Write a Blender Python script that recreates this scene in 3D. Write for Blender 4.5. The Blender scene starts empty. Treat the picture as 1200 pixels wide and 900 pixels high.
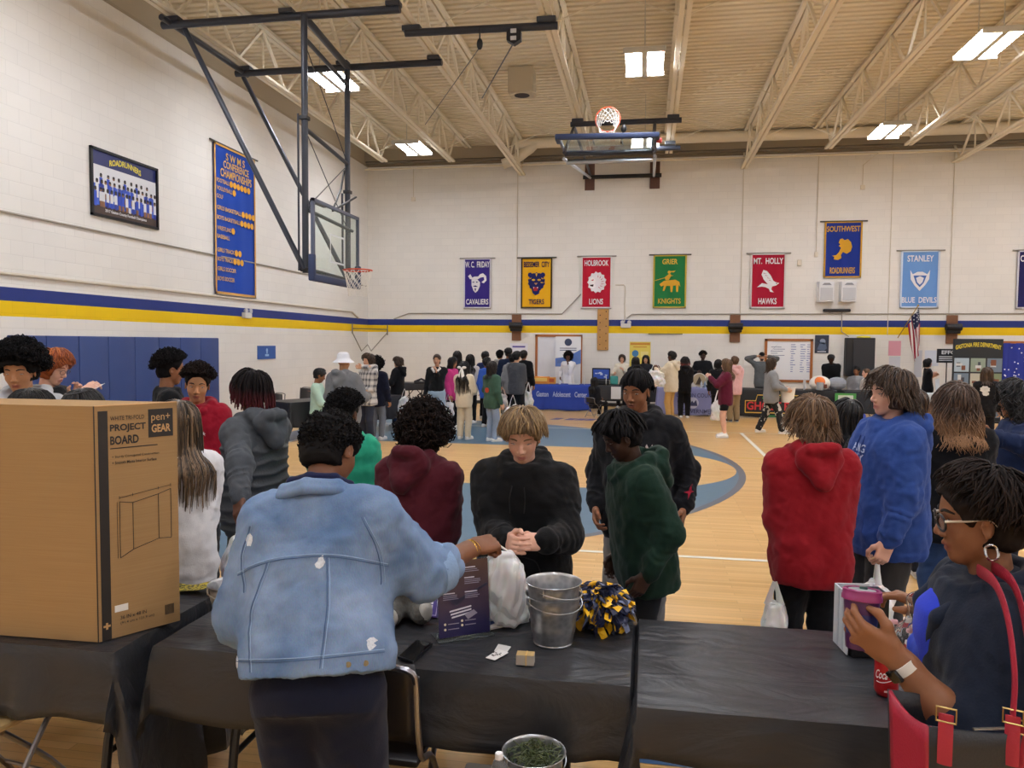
import bpy, bmesh, math, random
import numpy as np
import openvdb as vdb
from mathutils import Vector, Matrix
from mathutils.bvhtree import BVHTree
from math import sin, cos, pi, atan, sqrt, radians as rad

SC = bpy.context.scene
COL = SC.collection
rng = random.Random(7)
V3 = lambda *a: np.array(a, float)

# ------------------------------------------------------------------ camera
FPX = 900.0                       # focal length in pixels of the 1200 x 900 frame
EYE = V3(0, 0, 1.9)
YAW, PITCH, ROLL = atan(157 / FPX), atan(48.3 / FPX), .008
def _Rz(a): return np.array([[cos(a), -sin(a), 0], [sin(a), cos(a), 0], [0, 0, 1.]])
def _Rx(a): return np.array([[1., 0, 0], [0, cos(a), -sin(a)], [0, sin(a), cos(a)]])
def _Ry(a): return np.array([[cos(a), 0, sin(a)], [0, 1., 0], [-sin(a), 0, cos(a)]])
CAMR = _Rz(YAW) @ _Rx(pi / 2 - PITCH) @ _Rz(ROLL)
def ray(px, py): return CAMR @ V3((px - 600) / FPX, -(py - 450) / FPX, -1)
def at(px, py, d): return EYE + ray(px, py) * d
def onz(px, py, z):
    r = ray(px, py); return EYE + r * ((z - EYE[2]) / r[2])
def onx(px, py, x):
    r = ray(px, py); return EYE + r * (x / r[0])
def ony(px, py, y):
    r = ray(px, py); return EYE + r * (y / r[1])
XL, YB = -8.76, 23.4              # left wall, back wall

cam = bpy.data.cameras.new('camera')
cam.sensor_width = 36; cam.lens = 36 * FPX / 1200; cam.clip_start = .05; cam.clip_end = 200
camo = bpy.data.objects.new('camera', cam); COL.objects.link(camo)
camo.matrix_world = Matrix.Translation(EYE) @ Matrix(CAMR.tolist()).to_4x4()
SC.camera = camo

# ------------------------------------------------------------------ materials
def lin(c):
    if isinstance(c, str):
        c = c.lstrip('#'); c = [int(c[i:i + 2], 16) / 255 for i in (0, 2, 4)]
    return tuple(x / 12.92 if x <= .04045 else ((x + .055) / 1.055) ** 2.4 for x in c[:3]) + (1.,)
_mats = {}
def M(col, rough=.6, metal=0., bump=0., scale=40., var=0., spec=.5, trans=0., alpha=1., emit=0., weave=False, sheen=0., coat=0.):
    """plain surface with optional noise in colour (var) and bump; one material per distinct setting"""
    key = (col, rough, metal, bump, scale, var, spec, trans, alpha, emit, weave, sheen, coat)
    if key in _mats: return _mats[key]
    m = bpy.data.materials.new('surface'); m.use_nodes = True
    nt = m.node_tree; b = nt.nodes['Principled BSDF']
    c = lin(col)
    b.inputs['Base Color'].default_value = c; b.inputs['Roughness'].default_value = rough
    b.inputs['Metallic'].default_value = metal; b.inputs['Specular IOR Level'].default_value = spec
    b.inputs['Transmission Weight'].default_value = trans; b.inputs['IOR'].default_value = 1.12 if trans > .5 else 1.5; b.inputs['Alpha'].default_value = alpha
    b.inputs['Sheen Weight'].default_value = sheen; b.inputs['Coat Weight'].default_value = coat
    if emit:
        b.inputs['Emission Color'].default_value = c; b.inputs['Emission Strength'].default_value = emit
    if bump or var:
        tc = nt.nodes.new('ShaderNodeTexCoord')
        if weave:
            tx = nt.nodes.new('ShaderNodeTexWave'); tx.inputs['Scale'].default_value = scale; tx.inputs['Distortion'].default_value = 3; fac = tx.outputs['Fac']
        else:
            tx = nt.nodes.new('ShaderNodeTexNoise'); tx.inputs['Scale'].default_value = scale; tx.inputs['Detail'].default_value = 4; fac = tx.outputs['Fac']
        nt.links.new(tc.outputs['Object'], tx.inputs['Vector'])
        if var:
            mx = nt.nodes.new('ShaderNodeMix'); mx.data_type = 'RGBA'
            mx.inputs[6].default_value = tuple(x * (1 - var) for x in c[:3]) + (1,)
            mx.inputs[7].default_value = tuple(min(1, x * (1 + var)) for x in c[:3]) + (1,)
            nt.links.new(fac, mx.inputs[0]); nt.links.new(mx.outputs[2], b.inputs['Base Color'])
        if bump:
            bp = nt.nodes.new('ShaderNodeBump'); bp.inputs['Strength'].default_value = bump; bp.inputs['Distance'].default_value = .01
            nt.links.new(fac, bp.inputs['Height']); nt.links.new(bp.outputs['Normal'], b.inputs['Normal'])
    _mats[key] = m
    return m
def cloth(col, var=.08): return M(col, rough=.9, bump=.12, scale=160, var=var, spec=.15, sheen=.08)
def paint(col, rough=.5): return M(col, rough=rough)
def metal(col, rough=.35): return M(col, rough=rough, metal=1.)

class NT:
    """small helper for hand-wired materials"""
    def __init__(s, name):
        s.m = bpy.data.materials.new(name); s.m.use_nodes = True; s.t = s.m.node_tree; s.b = s.t.nodes['Principled BSDF']
    def n(s, typ, **kw):
        x = s.t.nodes.new('ShaderNode' + typ)
        for k, v in kw.items(): setattr(x, k, v)
        return x
    def l(s, a, b): s.t.links.new(a, b)
    def math(s, op, a, b=None, c=None):
        x = s.n('Math', operation=op)
        for i, v in enumerate((a, b, c)):
            if v is None: continue
            if isinstance(v, (int, float)): x.inputs[i].default_value = v
            else: s.l(v, x.inputs[i])
        return x.outputs[0]
    def mix(s, fac, a, b):
        x = s.n('Mix', data_type='RGBA')
        for i, v in ((0, fac), (6, a), (7, b)):
            if isinstance(v, (int, float)): x.inputs[i].default_value = v
            elif isinstance(v, tuple): x.inputs[i].default_value = v
            else: s.l(v, x.inputs[i])
        return x.outputs[2]

# ------------------------------------------------------------------ objects
def tag(o, label=None, cat=None, group=None, kind=None):
    if label: o['label'] = label
    if cat: o['category'] = cat
    if group: o['group'] = group
    if kind: o['kind'] = kind
    return o
def link(o, parent=None):
    COL.objects.link(o)
    if parent is not None: o.parent = parent
    return o
def empty(name, loc, label, cat, group=None, rz=0, kind=None):
    o = bpy.data.objects.new(name, None); o.empty_display_size = .1
    o.location = loc; o.rotation_euler = (0, 0, rz)
    return tag(link(o), label, cat, group, kind)
def dup(o, loc=None, rz=None, label=None, group=None, parent=None):
    kids = list(o.children)
    c = o.copy(); link(c, parent)
    if loc is not None: c.location = loc
    if rz is not None: c.rotation_euler = (0, 0, rz)
    if label: c['label'] = label
    if group: c['group'] = group
    for k in kids:
        d = k.copy(); link(d, c)
        for g in k.children:
            e = g.copy(); link(e, d)
    return c
def np_mesh(name, V, F, mats, parent=None, smooth=True, attrs=None, midx=None):
    """one mesh object from arrays; F is a list of arrays, each of triangles or of quads"""
    me = bpy.data.meshes.new(name)
    V = np.asarray(V, np.float32); F = [np.asarray(f, np.int32) for f in F if len(f)]
    nl = sum(f.size for f in F); npn = sum(len(f) for f in F)
    me.vertices.add(len(V)); me.vertices.foreach_set('co', V.ravel())
    me.loops.add(nl); me.loops.foreach_set('vertex_index', np.concatenate([f.ravel() for f in F]))
    me.polygons.add(npn)
    tot = np.concatenate([np.full(len(f), f.shape[1], np.int32) for f in F])
    st = np.concatenate([[0], np.cumsum(tot)[:-1]]).astype(np.int32)
    me.polygons.foreach_set('loop_start', st)
    me.polygons.foreach_set('use_smooth', np.full(npn, smooth))
    if midx is not None: me.polygons.foreach_set('material_index', np.asarray(midx, np.int32))
    for m in (mats if isinstance(mats, (list, tuple)) else [mats]): me.materials.append(m)
    for k, a in (attrs or {}).items():
        at_ = me.attributes.new(k, 'FLOAT', 'POINT'); at_.data.foreach_set('value', np.asarray(a, np.float32))
    me.update(calc_edges=True); me.validate()
    o = bpy.data.objects.new(name, me)
    return link(o, parent)

I4 = np.eye(4)
def mtx(o, x, y, z):
    m = np.eye(4); m[:3, 0] = x; m[:3, 1] = y; m[:3, 2] = z; m[:3, 3] = o; return m
def back(x, z, off=0.): return mtx((x, YB - off, z), (1, 0, 0), (0, 0, 1), (0, -1, 0))      # plane on the back wall
def left(y, z, off=0.): return mtx((XL + off, y, z), (0, 1, 0), (0, 0, 1), (1, 0, 0))        # plane on the left wall
def flat(x, y, z, a=0.):                                                                       # plane lying face up
    return mtx((x, y, z), (cos(a), sin(a), 0), (-sin(a), cos(a), 0), (0, 0, 1))
def upright(x, y, z, a=0.):                                                                    # vertical plane, a=0 faces -Y
    return mtx((x, y, z), (cos(a), sin(a), 0), (0, 0, 1), (sin(a), -cos(a), 0))
def unit(v):
    v = np.asarray(v, float); return v / (np.linalg.norm(v) + 1e-12)
def frame_to(d, up=(0, 0, 1)):
    z = unit(d); u = np.asarray(up, float)
    if abs(z @ u) > .98: u = V3(0, 1, 0) if abs(z[1]) < .9 else V3(1, 0, 0)
    x = unit(np.cross(u, z)); return x, np.cross(z, x), z
def smooth_path(P, n=6, closed=False):
    P = np.asarray(P, float); N = len(P); out = []
    if N < 3 and not closed: return P
    for i in range(N if closed else N - 1):
        g = lambda j: P[j % N] if closed else P[min(max(j, 0), N - 1)]
        p0, p1, p2, p3 = g(i - 1), g(i), g(i + 1), g(i + 2)
        for t in np.arange(n) / n:
            out.append(.5 * (2 * p1 + (p2 - p0) * t + (2 * p0 - 5 * p1 + 4 * p2 - p3) * t * t + (3 * p1 - p0 - 3 * p2 + p3) * t ** 3))
    if not closed: out.append(P[-1])
    return np.array(out)

class MB:
    """collects simple solids and links them as ONE mesh object; k is the material slot"""
    def __init__(s): s.v, s.f, s.k = [], [], []
    def add(s, V, F, k=0, m=None):
        V = np.asarray(V, float)
        if m is not None: V = V @ m[:3, :3].T + m[:3, 3]
        b = len(s.v); s.v.extend(V.tolist()); s.f.extend([tuple(b + i for i in f) for f in F]); s.k.extend([k] * len(F)); return s
    def box(s, c, size, k=0, m=None, bev=0.):
        x, y, z = [a / 2 for a in size]
        if bev:
            bm = bmesh.new(); bmesh.ops.create_cube(bm, size=1)
            for v in bm.verts: v.co = Vector((v.co.x * size[0], v.co.y * size[1], v.co.z * size[2]))
            bmesh.ops.bevel(bm, geom=list(bm.edges), offset=bev, segments=2, profile=.5, affect='EDGES')
            bm.verts.index_update()
            V = [tuple(v.co + Vector(c)) for v in bm.verts]; F = [tuple(v.index for v in f.verts) for f in bm.faces]; bm.free()
            return s.add(V, F, k, m)
        V = [(c[0] + sx * x, c[1] + sy * y, c[2] + sz * z) for sx in (-1, 1) for sy in (-1, 1) for sz in (-1, 1)]
        return s.add(V, [(0, 1, 3, 2), (4, 6, 7, 5), (0, 4, 5, 1), (2, 3, 7, 6), (0, 2, 6, 4), (1, 5, 7, 3)], k, m)
    def beam(s, a, b, w, h, k=0, up=(0, 0, 1)):
        a, b = np.asarray(a, float), np.asarray(b, float); x, y, z = frame_to(b - a, up); L = np.linalg.norm(b - a)
        return s.box((0, 0, L / 2), (w, h, L), k, mtx(a, x, y, z))
    def tube(s, P, r, k=0, n=8, closed=False, caps=True, m=None, smooth=0, flatten=1., up=(0, 0, 1)):
        P = np.asarray(P, float)
        if smooth: P = smooth_path(P, smooth, closed)
        N = len(P); R = np.full(N, r, float) if np.isscalar(r) else np.interp(np.linspace(0, 1, N), np.linspace(0, 1, len(r)), r)
        T = np.roll(P, -1, 0) - np.roll(P, 1, 0)
        if not closed: T[0] = P[1] - P[0]; T[-1] = P[-1] - P[-2]
        x, y, z = frame_to(T[0], up); V = []
        for i in range(N):
            t = unit(T[i]); x = unit(x - t * (x @ t)); y = np.cross(t, x)
            for j in range(n):
                a = 2 * pi * j / n; V.append(P[i] + R[i] * (cos(a) * x + flatten * sin(a) * y))
        F = [(i * n + j, i * n + (j + 1) % n, ((i + 1) % N) * n + (j + 1) % n, ((i + 1) % N) * n + j) for i in range(N if closed else N - 1) for j in range(n)]
        if caps and not closed: F += [tuple(range(n))[::-1], tuple((N - 1) * n + j for j in range(n))]
        return s.add(V, F, k, m)
    def bar(s, a, b, r, k=0, n=10): return s.tube([a, b], r, k, n)
    def lathe(s, prof, k=0, n=32, m=None, caps=True):
        V = [(r * cos(2 * pi * j / n), r * sin(2 * pi * j / n), z) for r, z in prof for j in range(n)]; N = len(prof)
        F = [(i * n + j, i * n + (j + 1) % n, (i + 1) * n + (j + 1) % n, (i + 1) * n + j) for i in range(N - 1) for j in range(n)]
        if caps: F += [tuple(range(n))[::-1], tuple((N - 1) * n + j for j in range(n))]
        return s.add(V, F, k, m)
    def prism(s, pts, d, k=0, m=None, z0=0.):
        n = len(pts); A = sum(pts[i][0] * pts[(i + 1) % n][1] - pts[(i + 1) % n][0] * pts[i][1] for i in range(n))
        if A < 0: pts = pts[::-1]
        V = [(x, y, z0) for x, y in pts] + [(x, y, z0 + d) for x, y in pts]
        F = [tuple(range(n))[::-1], tuple(range(n, 2 * n))] + [(i, (i + 1) % n, n + (i + 1) % n, n + i) for i in range(n)]
        return s.add(V, F, k, m)
    def rect(s, x, y, w, h, d=.001, k=0, m=None, z0=0.): return s.prism([(x, y), (x + w, y), (x + w, y + h), (x, y + h)], d, k, m, z0)
    def disc(s, x, y, r, d=.001, k=0, m=None, z0=0., n=20, ry=None):
        return s.prism([(x + r * cos(2 * pi * i / n), y + (ry or r) * sin(2 * pi * i / n)) for i in range(n)], d, k, m, z0)
    def ell(s, c, r, k=0, n=16, m=None):
        V, F = [], []; h = n // 2
        for i in range(h + 1):
            for j in range(n):
                t, p = pi * i / h, 2 * pi * j / n; V.append((c[0] + r[0] * sin(t) * cos(p), c[1] + r[1] * sin(t) * sin(p), c[2] + r[2] * cos(t)))
        for i in range(h):
            for j in range(n): F.append((i * n + j, (i + 1) * n + j, (i + 1) * n + (j + 1) % n, i * n + (j + 1) % n))
        return s.add(V, F, k, m)
    def sheet(s, G, k=0, thick=0., m=None):
        """grid of points G[i][j] -> surface; thick gives it a second side"""
        G = np.asarray(G, float); a, b = G.shape[:2]
        V = G.reshape(-1, 3)
        F = [(i * b + j, i * b + j + 1, (i + 1) * b + j + 1, (i + 1) * b + j) for i in range(a - 1) for j in range(b - 1)]
        return s.add(V, F, k, m)
    def build(s, name, mats, parent=None, smooth=False, loc=None, angle=None):
        me = bpy.data.meshes.new(name); V = np.asarray(s.v)
        if loc is not None: V = V - np.asarray(loc)
        me.from_pydata(V.tolist(), [], s.f)
        for m in (mats if isinstance(mats, (list, tuple)) else [mats]): me.materials.append(m)
        me.polygons.foreach_set('material_index', np.array(s.k, np.int32))
        if smooth:
            me.polygons.foreach_set('use_smooth', np.full(len(s.f), True))
        me.update(); me.validate()
        if smooth:
            try: me.set_sharp_from_angle(angle=angle or rad(40))
            except Exception: pass
        o = bpy.data.objects.new(name, me)
        if loc is not None: o.location = loc
        return link(o, parent)

def text_geo(s, w=None, h=None, bold=.0, arc=0., shear=0.):
    """letter outlines as flat faces, fitted to a w x h box centred at 0; arc bends the baseline"""
    cu = bpy.data.curves.new('letters', 'FONT'); cu.body = s; cu.offset = bold; cu.shear = shear; cu.resolution_u = 3; cu.fill_mode = 'FRONT'
    o = bpy.data.objects.new('letters', cu); COL.objects.link(o)
    me = bpy.data.meshes.new_from_object(o)
    V = np.array([v.co for v in me.vertices], float).reshape(-1, 3); F = [tuple(p.vertices) for p in me.polygons]
    bpy.data.objects.remove(o); bpy.data.curves.remove(cu); bpy.data.meshes.remove(me)
    if not len(V): return V, F
    lo, hi = V.min(0), V.max(0); V = V - (lo + hi) / 2; sz = hi - lo
    k = (h / sz[1]) if h else (w / sz[0])
    V[:, 1] *= k; V[:, 0] *= (w / sz[0]) if w else k
    if arc:
        V[:, 1] += arc * (1 - (2 * V[:, 0] / (w or 1)) ** 2)
    V[:, 2] = 0
    return V, F
def put_text(mb, s, m, x, y, w=None, h=None, k=0, z=.002, **kw):
    V, F = text_geo(s, w, h, **kw)
    if len(V): V = V + V3(x, y, z); mb.add(V, F, k, m)
    return mb
# ------------------------------------------------------------------ solids grown as one smooth surface
class Sdf:
    def __init__(s, vox): s.vox = vox; s.p = []
    def _add(s, f, lo, hi, k=.0, op='u'): s.p.append((f, np.asarray(lo, float), np.asarray(hi, float), k, op)); return s
    def cap(s, a, b, ra, rb=None, k=.01, flat=None, op='u', wr=None):
        """round cone; flat=(direction, factor) squashes its section; wr=(amplitude, waves, phase) rings it with folds"""
        a, b = np.asarray(a, float), np.asarray(b, float); rb = ra if rb is None else rb
        d = b - a; L2 = float(d @ d) + 1e-12; L = sqrt(L2)
        def f(X, Y, Z):
            px, py, pz = X - a[0], Y - a[1], Z - a[2]
            t = np.clip((px * d[0] + py * d[1] + pz * d[2]) / L2, 0, 1)
            qx, qy, qz = px - t * d[0], py - t * d[1], pz - t * d[2]
            r = ra + (rb - ra) * t; g = 1.
            if flat is not None:
                n, fc = flat; w = (qx * n[0] + qy * n[1] + qz * n[2]) * (1 / fc - 1)
                qx, qy, qz = qx + n[0] * w, qy + n[1] * w, qz + n[2] * w; g = min(1., fc)
            if wr is not None:
                r = r + wr[0] * np.sin(t * L * wr[1] + wr[2] + 2.4 * np.sin(38 * (qx - qz) + wr[2] + 9 * t) + 1.6 * np.sin(31 * (qy + qx) + 2 * wr[2])) * (.35 + .65 * np.sin(6 * t + wr[2]) ** 2)
            return (np.sqrt(qx * qx + qy * qy + qz * qz) - r) * g
        R = max(ra, rb) * (max(1, flat[1]) if flat is not None else 1) + (wr[0] if wr else 0)
        return s._add(f, np.minimum(a, b) - R, np.maximum(a, b) + R, k, op)
    def chain(s, P, R, **kw):
        R = [R] * len(P) if np.isscalar(R) else R
        for i in range(len(P) - 1): s.cap(P[i], P[i + 1], R[i], R[i + 1], **kw)
        return s
    def ell(s, c, r, R=None, k=.01, op='u'):
        c = np.asarray(c, float); r = np.asarray(r, float); R = np.eye(3) if R is None else R
        def f(X, Y, Z):
            px, py, pz = X - c[0], Y - c[1], Z - c[2]
            u = (px * R[0, 0] + py * R[1, 0] + pz * R[2, 0]) / r[0]; v = (px * R[0, 1] + py * R[1, 1] + pz * R[2, 1]) / r[1]; w = (px * R[0, 2] + py * R[1, 2] + pz * R[2, 2]) / r[2]
            k0 = np.sqrt(u * u + v * v + w * w); k1 = np.sqrt((u / r[0]) ** 2 + (v / r[1]) ** 2 + (w / r[2]) ** 2) + 1e-9
            return k0 * (k0 - 1) / k1
        e = np.abs(R) @ r
        return s._add(f, c - e, c + e, k, op)
    def box(s, c, half, rad_=.005, R=None, k=.01, op='u'):
        c = np.asarray(c, float); h = np.asarray(half, float) - rad_; R = np.eye(3) if R is None else R
        def f(X, Y, Z):
            p = (X - c[0], Y - c[1], Z - c[2]); q = [np.abs(p[0] * R[0, i] + p[1] * R[1, i] + p[2] * R[2, i]) - h[i] for i in range(3)]
            return np.sqrt(sum(np.maximum(a, 0) ** 2 for a in q)) + np.minimum(np.maximum(np.maximum(q[0], q[1]), q[2]), 0) - rad_
        e = np.abs(R) @ (h + rad_)
        return s._add(f, c - e, c + e, k, op)
    def half(s, c, n, k=.004):
        """cut away everything on the n side of the plane through c"""
        c, n = np.asarray(c, float), unit(n)
        s.p.append((lambda X, Y, Z: (X - c[0]) * n[0] + (Y - c[1]) * n[1] + (Z - c[2]) * n[2], None, None, k, 'int')); return s
    def loft(s, o, A, t, rx, ry, oy=None, ex=2.4, k=.01, ox=None):
        """body of elliptical sections along A[:,2] from o; t heights, rx ry half widths, oy offset along A[:,1]"""
        o = np.asarray(o, float); t = np.asarray(t, float); tt = np.linspace(t[0], t[-1], 80)
        def sm(v):
            v = np.asarray(v, float) if v is not None else np.zeros(len(t))
            w = np.interp(tt, t, v); e = np.pad(w, 5, mode='edge'); return np.convolve(e, np.ones(11) / 11, 'valid')
        RX, RY, OY, OX = sm(rx), sm(ry), sm(oy), sm(ox); mr = float(min(np.min(rx), np.min(ry)))
        def f(X, Y, Z):
            px, py, pz = X - o[0], Y - o[1], Z - o[2]
            x, y, z = [px * A[0, i] + py * A[1, i] + pz * A[2, i] for i in range(3)]
            zc = np.clip(z, t[0], t[-1]); a, b = np.interp(zc, tt, RX), np.interp(zc, tt, RY)
            x = x - np.interp(zc, tt, OX); y = y - np.interp(zc, tt, OY)
            g = (np.abs(x / a) ** ex + np.abs(y / b) ** ex) ** (1 / ex)
            d = (g - 1) * np.minimum(a, b); dz = np.abs(z - zc)
            return np.where(dz > 0, np.sqrt(np.maximum(d, 0) ** 2 + dz ** 2) + np.minimum(d, 0) * 0, d)
        R = max(np.max(rx), np.max(ry)) + np.max(np.abs(OY)) + np.max(np.abs(OX)); e0, e1 = o + A[:, 2] * t[0], o + A[:, 2] * t[-1]
        return s._add(f, np.minimum(e0, e1) - R, np.maximum(e0, e1) + R, k)
    def mesh(s, adapt=0., iso=0.):
        v = s.vox; P = [p for p in s.p if p[1] is not None and p[4] == 'u']
        lo = np.min([p[1] for p in P], 0) - 3 * v; hi = np.max([p[2] for p in P], 0) + 3 * v
        n = np.ceil((hi - lo) / v).astype(int) + 1
        D = np.full(n, 1., np.float32); ax = [(lo[i] + v * np.arange(n[i])).astype(np.float32) for i in range(3)]
        for f, a, b, k, op in s.p:
            if a is None: sl = (slice(None),) * 3
            else:
                pad = k + 2.5 * v
                i0 = np.clip(np.floor((a - pad - lo) / v).astype(int), 0, n); i1 = np.clip(np.ceil((b + pad - lo) / v).astype(int) + 1, 0, n)
                if (i1 <= i0).any(): continue
                sl = tuple(slice(i0[i], i1[i]) for i in range(3))
            d = f(ax[0][sl[0]][:, None, None], ax[1][sl[1]][None, :, None], ax[2][sl[2]][None, None, :]); S = D[sl]
            if op == 'u': r = np.minimum(S, d); q = np.maximum(k - np.abs(S - d), 0) if k else 0; r = r - q * q / (4 * k) if k else r
            else:
                d = -d if op == 'sub' else d; r = np.maximum(S, d)
                if k: q = np.maximum(k - np.abs(S - d), 0); r = r + q * q / (4 * k)
            D[sl] = r
        g = vdb.FloatGrid(1.0); g.copyFromArray(D)
        pts, tris, quads = g.convertToPolygons(iso, adapt)
        return np.asarray(pts, float) * v + lo, np.asarray(tris)[:, ::-1], np.asarray(quads)[:, ::-1]
def normals(V, T, Q):
    N = np.zeros_like(V)
    for F in (T, Q):
        if not len(F): continue
        a, b, c = V[F[:, 0]], V[F[:, 1]], V[F[:, 2]]
        fn = np.cross(b - a, c - a) if F.shape[1] == 3 else np.cross(V[F[:, 2]] - V[F[:, 0]], V[F[:, 3]] - V[F[:, 1]])
        for j in range(F.shape[1]): np.add.at(N, F[:, j], fn)
    return N / (np.linalg.norm(N, axis=1, keepdims=True) + 1e-12)
def relax(V, T, Q, it=1, w=.5):
    for _ in range(it):
        S = np.zeros_like(V); C = np.zeros(len(V))
        for F in (T, Q):
            if not len(F): continue
            m = F.shape[1]
            for j in range(m): np.add.at(S, F[:, j], V[F[:, (j + 1) % m]]); np.add.at(C, F[:, j], 1); np.add.at(S, F[:, (j + 1) % m], V[F[:, j]]); np.add.at(C, F[:, (j + 1) % m], 1)
        V = V + w * (S / np.maximum(C, 1)[:, None] - V)
    return V
def wob(V, f, seed=0., oct=3):
    """cheap smooth noise in -1..1 on points"""
    r = np.random.RandomState(int(seed) + 11); out = np.zeros(len(V)); amp, tot = 1., 0.
    W = V.copy()
    for _ in range(oct):
        k = r.normal(size=(3, 3)); k /= np.linalg.norm(k, axis=1, keepdims=True); ph = r.uniform(0, 6.3, 3)
        W = W + .35 / f * np.sin(W[:, [1, 2, 0]] * f * 1.3 + ph); out += amp * np.prod([np.sin(W @ k[i] * f + ph[i]) for i in range(2)], 0) * 1.4
        tot += amp; amp *= .55; f *= 1.9
    return out / tot
def folds(V, N, amp, seed=0, stretch=(1., 1., .4), f=22.):
    """cloth creases: ridged noise stretched along the drop of the cloth"""
    W = V * np.asarray(stretch); a = wob(W, f, seed); b = 1 - np.abs(wob(V * np.array((.8, .8, .9)), f * .7, seed + 5)) * 2
    return V + N * (amp * (.7 * a + .45 * b))[:, None]
# ------------------------------------------------------------------ the gym
ZT = 7.38                                        # top of the block walls
def wall_material(name, ax):
    """painted block wall: cream with a blue and a yellow stripe at the measured heights"""
    t = NT(name); geo = t.n('NewGeometry'); sp = t.n('SeparateXYZ'); t.l(geo.outputs['Position'], sp.inputs[0])
    cb = t.n('CombineXYZ'); t.l(sp.outputs[ax], cb.inputs[0]); t.l(sp.outputs[2], cb.inputs[1])
    br = t.n('TexBrick', offset=.5); br.inputs['Scale'].default_value = 1; br.inputs['Brick Width'].default_value = .41; br.inputs['Row Height'].default_value = .205
    br.inputs['Mortar Size'].default_value = .006; br.inputs['Mortar Smooth'].default_value = .6
    br.inputs['Color1'].default_value = (1, 1, 1, 1); br.inputs['Color2'].default_value = (.965, .965, .965, 1); br.inputs['Mortar'].default_value = (.9, .9, .9, 1)
    t.l(cb.outputs[0], br.inputs['Vector'])
    z = sp.outputs[2]
    inz = lambda a, b: t.math('MULTIPLY', t.math('GREATER_THAN', z, a), t.math('LESS_THAN', z, b))
    c = t.mix(inz(2.428, 2.618), lin('#e9e6e0'), lin('#2a3a80'))
    c = t.mix(inz(2.212, 2.428), c, lin('#eec70f'))
    no = t.n('TexNoise'); no.inputs['Scale'].default_value = .7; no.inputs['Detail'].default_value = 3; t.l(geo.outputs['Position'], no.inputs['Vector'])
    sh = t.n('MapRange'); t.l(no.outputs['Fac'], sh.inputs[0]); sh.inputs[3].default_value = .95; sh.inputs[4].default_value = 1.03
    mu = t.n('Mix', data_type='RGBA', blend_type='MULTIPLY'); mu.inputs[0].default_value = 1; t.l(c, mu.inputs[6]); t.l(br.outputs['Color'], mu.inputs[7])
    m2 = t.n('Mix', data_type='RGBA', blend_type='MULTIPLY'); m2.inputs[0].default_value = 1; t.l(mu.outputs[2], m2.inputs[6]); t.l(sh.outputs[0], m2.inputs[7])
    t.l(m2.outputs[2], t.b.inputs['Base Color']); t.b.inputs['Roughness'].default_value = .55; t.b.inputs['Specular IOR Level'].default_value = .3
    bp = t.n('Bump'); bp.inputs['Strength'].default_value = .35; bp.inputs['Distance'].default_value = .004
    t.l(br.outputs['Fac'], bp.inputs['Height']); bp.invert = True; t.l(bp.outputs[0], t.b.inputs['Normal'])
    return t.m
def floor_material(name, c1, c2):
    t = NT(name); geo = t.n('NewGeometry'); sp = t.n('SeparateXYZ'); t.l(geo.outputs['Position'], sp.inputs[0])
    br = t.n('TexBrick', offset=.37, offset_frequency=3); br.inputs['Scale'].default_value = 1; br.inputs['Brick Width'].default_value = 1.1; br.inputs['Row Height'].default_value = .06
    br.inputs['Mortar Size'].default_value = .0012; br.inputs['Color1'].default_value = lin(c1); br.inputs['Color2'].default_value = lin(c2)
    br.inputs['Mortar'].default_value = tuple(x * .55 for x in lin(c2)[:3]) + (1,)
    t.l(geo.outputs['Position'], br.inputs['Vector'])
    mp = t.n('Mapping'); mp.inputs['Scale'].default_value = (.7, 16, 1); t.l(geo.outputs['Position'], mp.inputs[0])
    no = t.n('TexNoise'); no.inputs['Scale'].default_value = 1.5; no.inputs['Detail'].default_value = 6; t.l(mp.outputs[0], no.inputs['Vector'])
    sh = t.n('MapRange'); t.l(no.outputs['Fac'], sh.inputs[0]); sh.inputs[3].default_value = .8; sh.inputs[4].default_value = 1.18
    m2 = t.n('Mix', data_type='RGBA', blend_type='MULTIPLY'); m2.inputs[0].default_value = 1; t.l(br.outputs['Color'], m2.inputs[6]); t.l(sh.outputs[0], m2.inputs[7])
    t.l(m2.outputs[2], t.b.inputs['Base Color']); t.b.inputs['Roughness'].default_value = .32; t.b.inputs['Specular IOR Level'].default_value = .45
    return t.m
WOOD = floor_material('maple_floor', '#dcb477', '#cda05f')
CREAM = M('#ded5c4', rough=.5, var=.03, scale=3.); STEEL_CREAM = M('#e6dcc6', rough=.5); DARKSTEEL = M('#2b2f3a', rough=.4)
BLUEF = M('#4d6f86', rough=.35, var=.12, scale=9.); WHITEF = M('#e8e6da', rough=.4); GREYF = M('#5f6068', rough=.4); YELF = M('#d9b850', rough=.4)
XR, YN = 13.5, -4.0                               # unseen right wall and the wall behind the viewer
def struct(mb, name, m, **kw): return tag(mb.build(name, m, **kw), kind='structure')
struct(MB().box(((XL + XR) / 2, (YB + YN) / 2, -.05), (XR - XL + .8, YB - YN + .8, .1)), 'floor', WOOD)
struct(MB().box(((XL + XR) / 2, YB + .15, ZT / 2), (XR - XL + .6, .3, ZT)), 'wall_back', wall_material('block_wall', 0))
struct(MB().box((XL - .15, (YB + YN) / 2, ZT / 2), (.3, YB - YN, ZT)), 'wall_left', wall_material('block_wall_side', 1))
struct(MB().box((XR + .15, (YB + YN) / 2, ZT / 2), (.3, YB - YN, ZT)), 'wall_right', wall_material('block_wall_right', 1))
struct(MB().box(((XL + XR) / 2, YN - .15, ZT / 2), (XR - XL + .6, .3, ZT)), 'wall_rear', wall_material('block_wall_rear', 0))
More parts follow.
